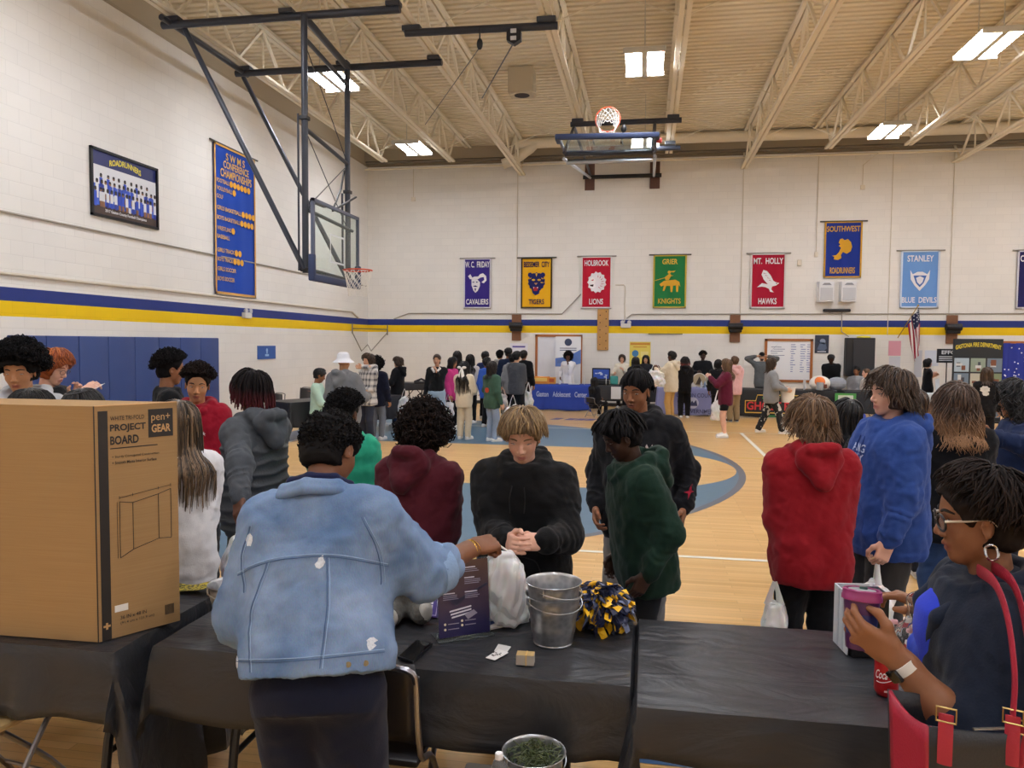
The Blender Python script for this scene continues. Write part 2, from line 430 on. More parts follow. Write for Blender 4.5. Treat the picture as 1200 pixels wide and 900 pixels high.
# upper band above the block, set back, and its ledge
BAND_SHADED = M('#b3a68f', rough=.7)  # darker than the block: dimness of the poorly lit upper wall put into the colour
struct(MB().box(((XL + XR) / 2, YB + .2, ZT + .42), (XR - XL + .6, .2, .84)), 'wall_back_band', BAND_SHADED)
struct(MB().box((XL - .2, (YB + YN) / 2, ZT + .42), (.2, YB - YN, .84)), 'wall_left_band', BAND_SHADED)
struct(MB().box((XR + .2, (YB + YN) / 2, ZT + .42), (.2, YB - YN, .84)), 'wall_right_band', BAND_SHADED)
struct(MB().box(((XL + XR) / 2, YN - .2, ZT + .42), (XR - XL + .6, .2, .84)), 'wall_rear_band', BAND_SHADED)
struct(MB().box(((XL + XR) / 2, YB + .06, ZT + .025), (XR - XL, .13, .05)), 'trim_ledge_back', M('#8f8471', rough=.7))
struct(MB().box((XL - .05, (YB + YN) / 2, ZT + .025), (.13, YB - YN, .05)), 'trim_ledge_left', M('#a89c86', rough=.7))
struct(MB().box(((XL + XR) / 2, YB - .012, .05), (XR - XL, .024, .1)), 'baseboard_back', paint('#26262a'))
struct(MB().box((XL + .012, (YB + YN) / 2, .05), (.024, YB - YN, .1)), 'baseboard_left', paint('#26262a'))
# corrugated roof deck, ribs across the gym
prof, y, i = [], YN - .3, 0
while y < YB + .4:
    for dy, z in ((0, 8.02), (.06, 8.02), (.075, 7.95), (.185, 7.95), (.2, 8.02)): prof.append((y + dy, z))
    y += .2
mb = MB(); V = [(x, a, z) for a, z in prof for x in (XL - .4, XR + .4)]
mb.add(V, [(2 * i, 2 * i + 1, 2 * i + 3, 2 * i + 2) for i in range(len(prof) - 1)])
struct(mb, 'ceiling', M('#e2d6bb', rough=.6))

# court markings painted on the floor
def marking(pts, m, name, z): return struct(MB().prism([tuple(p[:2]) for p in pts], .0008, z0=z), name, m)
def arcpts(cx, cy, r, a0, a1, n=48): return [(cx + r * cos(rad(a0 + (a1 - a0) * i / n)), cy + r * sin(rad(a0 + (a1 - a0) * i / n))) for i in range(n + 1)]
marking([(-6.6, 5.93)] + arcpts(-4.72, 12.05, 6.12, -90, 90, 64) + [(-6.6, 18.17)], BLUEF, 'floor_marking_blue_arc', .0)
marking([(-6.6, 10.05)] + arcpts(-.6, 12.02, 1.97, -90, 90, 32) + [(-6.6, 13.99)], WOOD, 'floor_marking_lane', .001)
mb = MB(); o, q = arcpts(-4.72, 12.05, 6.2, -90, 90, 64), arcpts(-4.72, 12.05, 6.1, -90, 90, 64)
mb.add([(x, y, .0022) for x, y in o + q], [(i, i + 1, 66 + i, 65 + i) for i in range(64)]); struct(mb, 'floor_marking_arc_line', GREYF)
for nm, m, x0, x1, y0, y1, z in (('white_sideline', WHITEF, -.95, 13, 6.92, 6.98, .003), ('white_far_line', WHITEF, -8, 13, 17.02, 17.07, .003), ('white_center_line', WHITEF, 2.0, 2.07, 7., 17., .0035),
    ('yellow_line', YELF, 1.55, 13, 13.22, 13.28, .003), ('blue_border', M('#3a5f8c', rough=.35, var=.1, scale=9.), XL, XR, 3.44, 5.1, .002), ('blue_baseline', M('#44628c', rough=.35), -7.3, -6.6, 5.2, 20, .004), ('white_baseline', WHITEF, -6.62, -6.55, 5.2, 20, .006)):
    marking([(x0, y0), (x1, y0), (x1, y1), (x0, y1)], m, 'floor_marking_' + nm, z)
mb = MB()
for i, x in enumerate((-2.35, -2.0, -1.75, -1.5)): mb.prism([(x, 18.9), (x + .22, 18.9), (x + .34, 19.35), (x + .12, 19.35)], .0008, z0=.001)
struct(mb, 'floor_marking_letters', M('#4b4a86', rough=.4))

# open-web roof joists
def joist_mesh(y1, zb=7.0, zt=7.9):
    mb = MB()
    for s in (-.055, .055):
        mb.box((s, (y1 + YN) / 2, zb), (.08, y1 - YN, .05)); mb.box((s * 1.1, (YB + YN) / 2, zt), (.085, YB - YN, .06))
    y = y1 - .35; up = False
    while y > YN + 1:
        a, b = (y, y - .95); za, zb_ = (zb, zt) if not up else (zt, zb)
        mb.beam((0, a, za), (0, b, zb_), .05, .05)
        if not up: mb.beam((0, b, zb), (0, b, zt), .03, .03)
        y -= .95; up = not up
    mb.beam((0, y1 - .35, zb), (0, y1 + .45, zt), .045, .045)
    return mb
proto = {}
for x, ye in ((-7.4, 21.1), (-5.5, 21.35), (-3.8, YB - .05), (-1.62, 21.2), (.5, 21.2), (2.69, YB - .05), (4.55, 21.3), (6.45, 21.25), (8.33, YB - .05), (10.3, 21.2), (12.2, 21.2)):
    k = round(ye, 1)
    if k not in proto: proto[k] = struct(joist_mesh(ye), 'ceiling_joist', STEEL_CREAM); proto[k].location.x = x
    else: c = proto[k].copy(); link(c); c.location.x = x
JX = (-7.4, -5.5, -3.8, -1.62, .5, 2.69, 4.55, 6.45, 8.33, 10.3)
first = None
for yy in (8.3, 12.6, 16.9, 20.3):                # crossed rods bridging the joists
    for a, b in zip(JX, JX[1:]):
        w = b - a
        mb = MB().tube([(0, 0, 7.03), (w, 0, 7.87)], .012, n=5).tube([(0, .03, 7.87), (w, .03, 7.03)], .012, n=5)
        o = struct(mb, 'ceiling_bridging_rods', STEEL_CREAM); o.location = (a, yy, 0)
# round duct along the back wall, and thin pipes
mb = MB(); P = [(-4.3, 22.75, 7.2), (-3.9, 22.75, 7.35), (-3.3, 22.75, 7.72), (-2.6, 22.75, 7.78), (13.3, 22.75, 7.72)]
tag(MB().tube(P, .15, n=16, smooth=4).build('duct', STEEL_CREAM, smooth=True), 'long round cream painted pipe high along the back wall', 'duct', kind='structure')
struct(MB().tube([(-8.7, 23.1, 7.45), (13.3, 23.1, 7.45)], .05, n=8), 'ceiling_pipe', M('#6e6556', rough=.6), smooth=True)
struct(MB().tube([(-8.7, 23.0, 7.22), (13.3, 23.0, 7.22)], .025, n=8), 'ceiling_pipe', STEEL_CREAM, smooth=True)
# surface conduits
def conduit(P, r=.018, m=None): return struct(MB().tube(P, r, n=8), 'trim_conduit', m or M('#cfc6b4', rough=.5), smooth=True)
GC = M('#a09a8e', rough=.5)
conduit([(XL + .025, YN, 3.646), (XL + .025, YB - .05, 3.646)], .016, GC)
conduit([(XL + .025, YN, 2.80), (XL + .025, 12.1, 2.80), (XL + .025, 12.3, 2.815), (XL + .025, 22., 2.79), (XL + .025, 22.5, 2.62)], .024)
conduit([(-7.9, YB - .02, 2.62), (-7.4, YB - .02, 2.8), (-2.55, YB - .02, 2.79), (-1.95, YB - .02, 3.42)], .018, GC)
conduit([(-.95, YB - .02, 3.66), (-.7, YB - .02, 3.66), (-.66, YB - .02, 3.6), (-.66, YB - .02, 2.55)], .014)
conduit([(-.6, YB - .02, 2.66), (-.45, YB - .02, 2.78), (13.3, YB - .02, 2.83)], .018, GC)
for x, z0 in ((-3.95, 2.7), (2.69, 2.72), (4.75, 4.55), (6.74, 2.2), (8.33, 2.7)): conduit([(x, YB - .02, z0), (x, YB - .02, 7.3)], .011)
tag(MB().box((4.75, YB - .03, 4.5), (.1, .05, .14), bev=.01).build('junction_box', CREAM), 'small cream junction box at the end of the wire left of the blue bird banner', 'junction box')
tag(MB().box((4.3, YB - .03, 4.27), (.12, .05, .17), bev=.01).build('junction_box', CREAM), 'small cream junction box between the red hawk banner and the speakers', 'junction box')
tag(MB().box((5.95, YB - .03, 6.37), (.13, .05, .13), bev=.01).build('junction_box', CREAM), 'small junction box high on the back wall, right of the gold and blue banner', 'junction box')
tag(MB().box((-7.25, YB - .03, 6.35), (.13, .05, .13), bev=.01).build('junction_box', CREAM), 'small junction box high on the back wall near the left corner', 'junction box')
conduit([(-7.25, YB - .02, 6.4), (-7.25, YB - .02, 7.3)], .011)
conduit([(5.95, YB - .02, 6.4), (5.95, YB - .02, 7.0), (6.2, 22.9, 7.2)], .011)

# high-bay lamps: a housing with two lit strips
LAMP = M('#f1f5ff', rough=.5, emit=44.)
def lamp(x, y, label):
    e = empty('ceiling_light', (x, y, 6.9), label, 'light', 'high bay ceiling lights')
    mb = MB().box((0, -.62, .05), (.72, .06, .09), bev=.01).box((0, .62, .05), (.72, .06, .09), bev=.01).box((0, 0, .05), (.1, 1.2, .08), bev=.01).box((0, 0, .1), (.68, 1.22, .02)).beam((0, -.5, .09), (0, -.5, 1.0), .015, .015).beam((0, .5, .09), (0, .5, 1.0), .015, .015); mb.build('housing', paint('#c9c4b8'), e)
    for s in (-1, 1): MB().box((s * .19, 0, .05), (.2, 1.15, .04)).build('lamp_strip', LAMP, e)
    return e
LL = {(-.12, 14.3): 'lit ceiling light right of centre, above the raised far basketball hoop', (-6.1, 19.58): 'small lit ceiling light near the far left corner', (-6.1, 14.28): 'lit ceiling light seen behind the side hoop uprights',
      (5.57, 19.58): 'lit ceiling light close to the back wall, right of the raised hoop', (5.57, 14.28): 'large bright ceiling light near the top right corner'}
for yy in (-1.6, 3.7, 9.0, 14.29, 19.58):
    for xx in (-6.1, -.12, 5.57, 11.2):
        lab = next((v for k, v in LL.items() if abs(k[0] - xx) < .1 and abs(k[1] - yy) < .1), 'ceiling light of the near rows, overhead out of the picture')
        lamp(xx, yy, lab)
w = bpy.data.worlds.new('world'); SC.world = w; w.use_nodes = True
w.node_tree.nodes['Background'].inputs[0].default_value = (.9, .95, 1, 1); w.node_tree.nodes['Background'].inputs[1].default_value = .05
SC.view_settings.view_transform = 'Standard'; SC.view_settings.look = 'None'; SC.view_settings.gamma = 1; SC.view_settings.exposure = .63
SC.view_settings.use_curve_mapping = False
SC.cycles.use_denoising = True
SC.cycles.max_bounces = 8; SC.cycles.diffuse_bounces = 5
# ------------------------------------------------------------------ basketball goals
NAVY = M('#27304a', rough=.5); BLK = M('#16161a', rough=.45); ORANGE = M('#d5502a', rough=.45); NETW = M('#e9e6df', rough=.8); GLASS = M('#e8f2ef', rough=.02, trans=.96, spec=.5, alpha=1.)
PLY = M('#b98a4e', rough=.6, var=.2, scale=6.); BROWNW = M('#5e3f33', rough=.6, var=.25, scale=8.); SILVER = metal('#b9bcc2', .35)
def goal_parts(e, m, folded=False):
    """backboard with rim and net in the frame m: x across, y up the board, z out of its face"""
    mb = MB().rect(-.93, -.02, 1.86, .05, .05, m=m).rect(-.93, 1.1, 1.86, .05, .05, m=m).rect(-.93, -.02, .05, 1.17, .05, m=m).rect(.88, -.02, .05, 1.17, .05, m=m)
    bb = mb.build('backboard_frame', M('#565d70', rough=.4), e)
    MB().rect(-.9, .01, 1.8, 1.1, .012, m=m, z0=.02).build('glass', GLASS, bb)
    pd = MB().box((0, -.04, .02), (1.94, .1, .1), m=m, bev=.02)
    for s in (-1, 1): pd.box((s * .93, .13, .02), (.09, .36, .1), m=m, bev=.02)
    pd.build('pad', M('#2b3a5e', rough=.55), bb, smooth=True)
    mb = MB().rect(-.29, .25, .58, .03, .002, z0=.034, m=m).rect(-.29, .68, .58, .03, .002, z0=.034, m=m).rect(-.29, .25, .03, .45, .002, z0=.034, m=m).rect(.26, .25, .03, .45, .002, z0=.034, m=m)
    mb.build('target_square', M('#cfd4d6', rough=.5), bb)
    rm = MB().tube([(.2286 * cos(2 * pi * i / 40), .15, .38 + .2286 * sin(2 * pi * i / 40)) for i in range(40)], .012, closed=True, n=8, m=m)
    rm.box((0, .14, .09), (.16, .17, .08), m=m, bev=.01).beam((-.07, .15, .1), (-.17, .15, .24), .02, .03, ).build if 0 else None
    rm2 = rm.build('rim', ORANGE, e, smooth=True)
    nt = MB()
    for q in (-1, 1):
        for j in range(12):
            P = []
            for i in range(7):
                a = 2 * pi * (j + q * i * .5) / 12; r = .2286 - .085 * (i / 6) ** .7; y = .15 - .42 * i / 6
                if folded: y = .15 - .3 * (i / 6); 
                P.append((r * cos(a), y, .38 + r * sin(a)))
            if folded: P = [(x, .15 - .25 * (i / 6) * .4 + .0, z - .22 * (i / 6)) for i, (x, y, z) in enumerate(P)]
            nt.tube(P, .005, n=4, m=m, smooth=2)
    nt.build('net', NETW, rm2)
e = empty('basketball_goal', (-5.0, 11.88, 2.9), 'glass basketball backboard hung from dark steel uprights beside the left wall', 'basketball hoop')
loc = np.array((-5.0, 11.88, 2.9)); m = mtx((0, 0, 0), (0, 1, 0), (0, 0, 1), (1, 0, 0)); goal_parts(e, m)
R = lambda *p: np.array(p) - loc
def member(parent, name, P, r, mat=DARKSTEEL, n=10): return MB().tube([R(*p) for p in P], r, n=n).build(name, mat, parent, smooth=True)
m1, m2 = (-5.2, 11.2), (-5.38, 13.35)
ZP = 6.85
pa = member(e, 'ceiling_bar', [(-7.6, 11.25, ZP), (-3.7, 11.25, ZP)], .06)
pb = member(e, 'ceiling_bar', [(-7.6, 13.45, ZP), (-3.65, 13.45, ZP)], .06)
member(e, 'ceiling_bar', [(-7.45, 11.0, ZP + .02), (-7.45, 13.6, ZP + .02)], .05)
member(e, 'mast', [(*m1, ZP), (*m1, 2.95)], .05); member(e, 'mast', [(*m2, ZP), (*m2, 2.95)], .05)
member(e, 'top_beam', [(-5.2, 11.2, ZP - .03), (-5.38, 13.4, ZP - .03)], .055); member(e, 'top_beam', [(-5.2, 11.2, ZP - .35), (-5.38, 13.4, ZP - .35)], .035)
member(e, 'cross_bar', [(-5.2, 11.2, 5.15), (-5.38, 13.35, 5.1)], .035)
member(e, 'cross_bar', [(-5.14, 11.2, 3.9), (-5.3, 13.35, 3.9)], .03)
member(e, 'cross_bar', [(-5.14, 11.2, 3.0), (-5.3, 13.35, 3.0)], .03)
member(e, 'diagonal_brace', [(-7.25, 11.3, 6.8), (-5.2, 11.15, 3.0)], .042); member(e, 'diagonal_brace', [(-7.48, 13.5, 6.8), (-5.38, 13.35, 3.0)], .042)
for a, b in (((-5.2, 11.25, 6.4), (-5.38, 13.3, 5.15)), ((-5.2, 11.25, 5.1), (-5.38, 13.3, 3.95)), ((-5.38, 13.3, 5.05), (-5.2, 11.25, 3.95))): member(e, 'cross_rod', [a, b], .008, n=5)
member(e, 'height_rod', [(-5.27, 11.12, 5.35), (-5.27, 11.12, 2.98)], .016); member(e, 'height_rod', [(-5.42, 13.2, 4.55), (-5.42, 13.2, 3.2)], .02)
mb = MB()
for p in ((-5.2, 11.2, 5.3), (-5.2, 11.2, 3.0), (-5.38, 13.35, 4.6), (-5.38, 13.35, 3.0)): MB().box(R(*p), (.13, .13, .06), bev=.01).build('collar', BLK, e)
mb = MB()
for x in (-7.4, -5.5, -3.8):
    for y in (11.25, 13.45): MB().box(R(x, y, 6.925), (.22, .16, .07), bev=.01).box(R(x, y, 6.88), (.07, .08, .1)).build('clamp', M('#3a3d45', rough=.4), e)
m_ = MB().box(R(-5.17, 11.6, 4.08), (.05, .5, .05)).beam(R(-5.2, 13.3, 4.5), R(-5.1, 12.0, 4.03), .03, .03).tube([R(-5.1, 12.0, 4.03), R(-5.2, 12.6, 4.5), R(-5.3, 13.0, 4.9)], .018, n=6); m_.build('bracing_cable', BLK, e)

# the hoop folded up at the far wall
fx = -.8
e = empty('basketball_goal', (fx, 14.7, 5.75), 'folded up basketball backboard hung high before the far wall, rim standing on top', 'basketball hoop')
loc = np.array((fx, 14.7, 5.75)); m = mtx((0, 0, 0), (1, 0, -.018), (0, 1, .0), (.018, 0, 1)); goal_parts(e, m, True)
for y, z, r in ((15.3, 5.62, .05), (15.9, 5.6, .05), (15.6, 5.52, .035)): member(e, 'frame_pipe', [(fx - .85, y, z), (fx + .85, y, z)], r, DARKSTEEL if r > .04 else SILVER)
member(e, 'ceiling_bar', [(-1.78, 17.65, ZP), (.68, 17.65, ZP)], .06); member(e, 'ceiling_bar', [(.0, 19.9, ZP - .05), (.75, 19.9, ZP - .05)], .06)
for s in (-1, 1):
    member(e, 'side_arm', [(fx + s * .85, 15.2, 5.62), (fx + s * .9, 17.65, ZP - .05)], .035); member(e, 'strut', [(fx + s * .9, 15.6, 5.6), (fx + s * .93, 23.2, 6.82)], .035, SILVER)
    member(e, 'side_arm', [(fx + s * .9, 17.65, 6.8), (fx + s * .93, 23.2, 6.9)], .035)
    MB().box(R(fx + s * .96 - .0, YB - .025, 6.88), (.29, .05, .78)).build('wall_board', BROWNW, e)
member(e, 'wall_bar', [(fx - 1.15, 23.25, 6.85), (fx + 1.15, 23.25, 6.85)], .06, BLK)
MB().box(R(.17, 14.85, 5.7), (.1, .08, .09), bev=.02).build('latch', M('#b23a34', rough=.5), e)
mb = MB().ell(R(-.5, 15.1, 6.02), (.06, .06, .075)).bar(R(-.5, 15.1, 6.0), R(-.55, 15.2, 5.76), .02); mb.build('winch_pulley', BLK, e, smooth=True)
mb = MB()
for x, y in ((-1.62, 17.65), (.5, 17.65), (.5, 19.9)): MB().box(R(x, y, 6.92), (.26, .12, .09), bev=.01).build('clamp', M('#3a3d45', rough=.4), e)

# winch bar in the middle of the roof
e = empty('winch_bar', (-2.7, 12.15, ZP), 'dark steel bar clamped under the roof joists carrying a black winch and pulley', 'winch')
loc = np.array((-2.7, 12.15, ZP)); member(e, 'bar', [(-3.9, 12.12, ZP), (-1.45, 12.2, ZP)], .06)
mb = MB().lathe([(.02, -.06), (.13, -.06), (.13, .06), (.02, .06)], n=6, m=mtx(R(-2.12, 12.1, 6.68), (0, 0, 1), (1, 0, 0), (0, 1, 0))); w_ = mb.build('winch', BLK, e)
MB().box(R(-2.12, 12.02, 6.74), (.09, .02, .06)).box(R(-2.12, 12.02, 6.63), (.09, .02, .06)).build('winch_label', paint('#c9c9cd'), w_)
MB().ell(R(-2.67, 12.1, 6.6), (.05, .04, .09)).bar(R(-2.67, 12.1, 6.68), R(-2.67, 12.1, ZP), .012).build('pulley', BLK, e, smooth=True)
mb = MB()
for x in (-3.8, -1.62): MB().box(R(x, 12.15, 6.925), (.3, .14, .08), bev=.01).build('clamp', M('#3a3d45', rough=.4), e)
member(e, 'cable', [(-2.12, 12.1, 6.6), (-3.3, 15.2, 6.75)], .012, n=5); member(e, 'cable', [(-2.67, 12.1, 6.55), (-5.0, 17.0, 6.8)], .008, n=5)

# speaker cube in the roof
e = empty('ceiling_speaker', (-2.81, 17.1, 7.65), 'cream box loudspeaker with a dark round opening hanging under the roof', 'speaker')
MB().box((0, 0, 0), (.56, .5, .56), bev=.03).build('cabinet', M('#c4b79d', rough=.6), e)
MB().lathe([(.0, -.283), (.17, -.283), (.17, -.279), (0, -.279)], n=24).build('cone', M('#2a2226', rough=.7), e)
MB().ell((0, 0, .32), (.12, .12, .1)).tube([(-.2, 0, .28), (-.2, 0, .35)], .01).tube([(.2, 0, .28), (.2, 0, .35)], .01).build('hanger', M('#8d8270', rough=.6), e, smooth=True)

# ------------------------------------------------------------------ banners
def banner(x0, x1, z0, z1, colour, border, pole, words_, ink, emblem, label, m=None, off=.02):
    w, h = x1 - x0, z1 - z0; m = m if m is not None else back(x0, z0, off)
    G = [[(u * w, v * h, .012 * sin(u * 11 + 2 * v) * (1 - v) + .012 + .004 * sin(u * 23)) for u in np.linspace(0, 1, 25)] for v in np.linspace(0, 1, 19)]
    MM = mtx(m[:3, 3], m[:3, 0], m[:3, 1], m[:3, 2]); c = (m @ V3(w / 2, h / 2, 0, 1))[:3]
    L = m.copy(); L[:3, 3] -= c
    o = MB().sheet(G, m=L).build('banner', cloth(colour, .05), smooth=True); o.location = c
    tag(o, label, 'banner', 'school banners on the back wall' if m[1, 3] > 22 else None)
    b = .045 * min(w, 1.2); z = .028
    MB().rect(0, 0, w, b, .004, m=L, z0=z).rect(0, h - b, w, b, .004, m=L, z0=z).rect(0, 0, b, h, .004, m=L, z0=z).rect(w - b, 0, b, h, .004, m=L, z0=z).build('border', cloth(border, .05), o)
    MB().tube([(-.13, h, .02), (w + .13, h, .02)], .02, n=8, m=L).build('pole', pole, o, smooth=True)
    MB().tube([(0, .0, .02), (w, .0, .02)], .014, n=8, m=L).build('hem_rod', M('#8d8a86', rough=.5), o, smooth=True)
    for s, x, y, ww, hh in words_: put_text(MB(), s, L, x * w, y * h, ww * w, hh * h, z=.03, bold=.02).build('lettering', cloth(ink, .03), o)
    if emblem:
        mb = MB(); cx, cy, sc = w / 2, h * .5, .34 * w; mats = []
        for i, (pts, c_) in enumerate(emblem):
            if c_ not in mats: mats.append(c_)
            mb.prism([(cx + a * sc, cy + b_ * sc) for a, b_ in pts], .002, mats.index(c_), L, .028 + .002 * i)
        mb.build('emblem', [cloth(c_, .03) for c_ in mats], o)
    return o
def blob(cx, cy, rx, ry, n=24, jag=0., a0=0): return [(cx + rx * (1 + jag * (i % 2)) * cos(2 * pi * i / n + a0), cy + ry * (1 + jag * (i % 2)) * sin(2 * pi * i / n + a0)) for i in range(n)]
Wc, Pu, Nv, Rd, Gd, Gn = '#e8e6ea', '#33286e', '#262a63', '#b8253a', '#d9a93a', '#2b7c47'
EM = {}
EM['fri'] = [([(-1, .75), (-.75, .95), (-.55, .6), (-.3, .7), (.1, .72), (.3, .95), (.62, 1.05), (.95, .75), (1, .3), (.7, .0), (.45, .1), (.75, .35), (.7, .65), (.35, .6), (.0, .38), (-.45, .38), (-.8, .45)], Wc), ([(-.62, .4), (.05, .36), (.3, .1), (.28, -.3), (.05, -.8), (-.2, -1.0), (-.42, -.75), (-.62, -.2)], Wc),
             ([(-.6, .12), (-.3, .2), (-.35, .05)], Pu), ([(-.15, .2), (.15, .12), (-.1, .05)], Pu), ([(-.5, -.32), (-.2, -.22), (.1, -.36), (-.2, -.4)], Pu), ([(-.3, -.55), (-.1, -.55), (-.2, -.9)], Pu)]
EM['tig'] = [(blob(0, .1, .75, .82, 28, .1), Nv), (blob(-.6, .75, .22, .22), Nv), (blob(.6, .75, .22, .22), Nv), ([(-.5, -.4), (.35, -.4), (.25, -1.0), (-.1, -1.15), (-.35, -.95)], Nv), (blob(-.28, .28, .16, .09), Gd), (blob(.25, .28, .16, .09), Gd),
             ([(-.35, -.4), (.2, -.4), (.1, -.75), (-.25, -.75)], '#a5303a'), ([(-.3, -.38), (-.2, -.38), (-.25, -.55)], Wc), ([(.05, -.38), (.15, -.38), (.1, -.55)], Wc), ([(-.22, .0), (.12, .0), (-.05, -.2)], '#b98a6a'), ([(.45, .5), (.8, .35), (.5, .35)], Gd), ([(-.5, .5), (-.8, .35), (-.5, .38)], Gd), ([(.4, .1), (.75, .0), (.42, -.02)], Gd), ([(-.1, .9), (0, .55), (.1, .9)], Gd)]
EM['hol'] = [(blob(.05, .0, .8, .9, 26, .16), Wc), ([(-.75, .25), (-.35, .5), (-.05, .2), (-.15, -.1), (-.05, -.4), (-.3, -.6), (-.62, -.45), (-.6, -.1), (-.8, -.05)], '#f4f2f2'), ([(-.55, .2), (-.25, .28), (-.3, .14)], Rd), ([(-.62, -.25), (-.25, -.2), (-.3, -.42), (-.55, -.38)], '#3a2226')]
for i in range(7): EM['hol'].append(([(.0 + .5 * cos(a), .0 + .5 * sin(a)) for a in (i * .4 - 1.2, i * .4 - 1.08)] + [(.05 + .78 * cos(i * .4 - 1.0), .8 * sin(i * .4 - 1.0))], Rd))
EM['gri'] = [([(-.9, -.25), (-.5, .05), (.0, .1), (.5, .15), (.85, -.05), (.95, -.5), (.8, -.3), (.75, -.95), (.6, -.95), (.55, -.35), (.3, -.4), (.25, -.95), (.1, -.95), (.05, -.4), (-.3, -.4), (-.45, -.85), (-.6, -.85), (-.5, -.35), (-.75, -.45)], Gd), ([(-.1, .1), (.15, .55), (.0, .7), (-.15, .6), (-.45, .35), (-.35, .1)], Gd), (blob(-.05, .82, .14, .14, 14), Gd), ([(-1.3, .05), (.3, .5), (.3, .55), (-1.3, .1)], Gd), ([(.0, .9), (.5, .95), (.35, .8), (.05, .82)], Gd)]
EM['mt'] = [([(-.9, -.55), (-.5, -.2), (.0, -.3), (-.35, .1), (-.55, .55), (-.4, .95), (-.1, .85), (.2, .5), (.45, .0), (.7, -.15), (.95, -.2), (.7, -.4), (.35, -.5), (.3, -.75), (.5, -1.0), (.2, -.95), (.1, -.7), (-.2, -.55), (-.5, -.5)], Wc)] + [([(-.4 + i * .16, .7 - i * .2), (-.1 + i * .15, .6 - i * .22), (-.38 + i * .16, .64 - i * .2)], '#a31d36') for i in range(4)] + [(blob(.72, -.24, .05, .05, 10), '#a31d36')]
EM['sw'] = [([(-.35, .55), (-.25, .85), (-.05, .9), (.1, .75), (.35, .85), (.6, .6), (.7, .2), (.6, -.15), (.3, -.35), (.0, -.2), (-.15, -.45), (-.1, -.7), (-.35, -.85), (-.7, -.8), (-.65, -.6), (-.85, -.5), (-.5, -.45), (-.3, -.2), (-.15, .15), (-.35, .3), (-.2, .42)], '#d39f33')]
EM['stan'] = [([(-.75, .75), (-.55, .4), (-.2, .6), (.2, .6), (.55, .4), (.75, .75), (.7, .0), (.4, -.5), (.0, -.95), (-.4, -.5), (-.7, .0)], Wc), ([(-.5, .3), (.5, .3), (.3, -.3), (0, -.65), (-.3, -.3)], '#4a6fb5'), ([(-.3, .1), (0, .25), (.3, .1), (.2, -.25), (0, -.45), (-.2, -.25)], Wc)]
EM['c'] = [([(-.5, .6), (-.2, .8), (.1, .5), (.5, .4), (.4, -.2), (.0, -.6), (-.4, -.4), (-.7, .0)], Wc)]
PS = M('#8f8b84', rough=.5); PD = M('#4c4a44', rough=.5)
banner(-5.62, -4.76, 2.96, 4.5, '#3c2f82', '#d9d7e0', PS, [('W. C.  FRIDAY', .5, .875, .9, .12), ('CAVALIERS', .5, .13, .82, .11)], Wc, EM['fri'], 'purple banner with a white hatted head reading CAVALIERS, first of the row from the corner')
banner(-3.82, -2.86, 2.96, 4.5, '#e6ae22', '#3c3428', PD, [('BESSEMER  CITY', .5, .865, .82, .11), ('TIGERS', .5, .13, .5, .1)], '#2b2650', EM['tig'], 'gold banner with a dark tiger head reading TIGERS, beside the purple one')
banner(-1.98, -1.06, 2.96, 4.52, '#bb2238', '#e6dfdf', PS, [('HOLBROOK', .5, .87, .78, .11), ('LIONS', .5, .13, .45, .11)], Wc, EM['hol'], 'red banner with a white lion head reading LIONS above the pegboard')
banner(.16, 1.13, 2.97, 4.54, Gn, '#c8b24a', PD, [('GRIER', .5, .87, .46, .1), ('KNIGHTS', .5, .13, .68, .1)], '#d9b84c', EM['gri'], 'green banner with a gold mounted figure reading KNIGHTS')
banner(2.95, 3.93, 2.96, 4.55, '#ab1f38', '#d9d2d2', PS, [('MT.  HOLLY', .5, .86, .84, .11), ('HAWKS', .5, .13, .52, .11)], Wc, EM['mt'], 'crimson banner with a white swooping bird reading HAWKS')
banner(4.96, 5.98, 3.83, 5.43, '#25398f', '#c99a35', PD, [('SOUTHWEST', .5, .865, .88, .1), ('ROADRUNNERS', .5, .13, .66, .11)], '#d6a63b', EM['sw'], 'royal blue banner with a gold bird shape hung above the two white wall speakers')
banner(7.03, 8.04, 2.97, 4.58, '#6e9ad6', '#cfdcec', PS, [('STANLEY', .5, .86, .68, .11), ('BLUE  DEVILS', .5, .14, .9, .1)], Wc, EM['stan'], 'light blue banner with a white shield shaped emblem near the flag')
banner(10.02, 10.98, 2.95, 4.55, '#2c2a5e', '#d0d0da', PS, [('C', .12, .86, .1, .11)], Wc, EM['c'], 'dark navy banner cut off at the right edge of the photo')
o = banner(14.53, 16.19, 2.86, 5.95, '#1f47a8', '#cf9f58', PD, [('S W M S', .5, .93, .46, .05), ('CONFERENCE', .52, .875, .62, .05), ('CHAMPIONSHIPS', .52, .815, .76, .055)], '#dcae62', None, 'tall blue banner listing conference championships on the left wall', m=left(14.53, 2.86, .02))
L = left(14.53, 2.86, .02); L[:3, 3] -= (L @ V3(.83, 1.545, 0, 1))[:3] - np.zeros(3) if False else 0
c = (left(14.53, 2.86, .02) @ V3(.83, 1.545, 0, 1))[:3]; L = left(14.53, 2.86, .02); L[:3, 3] -= c
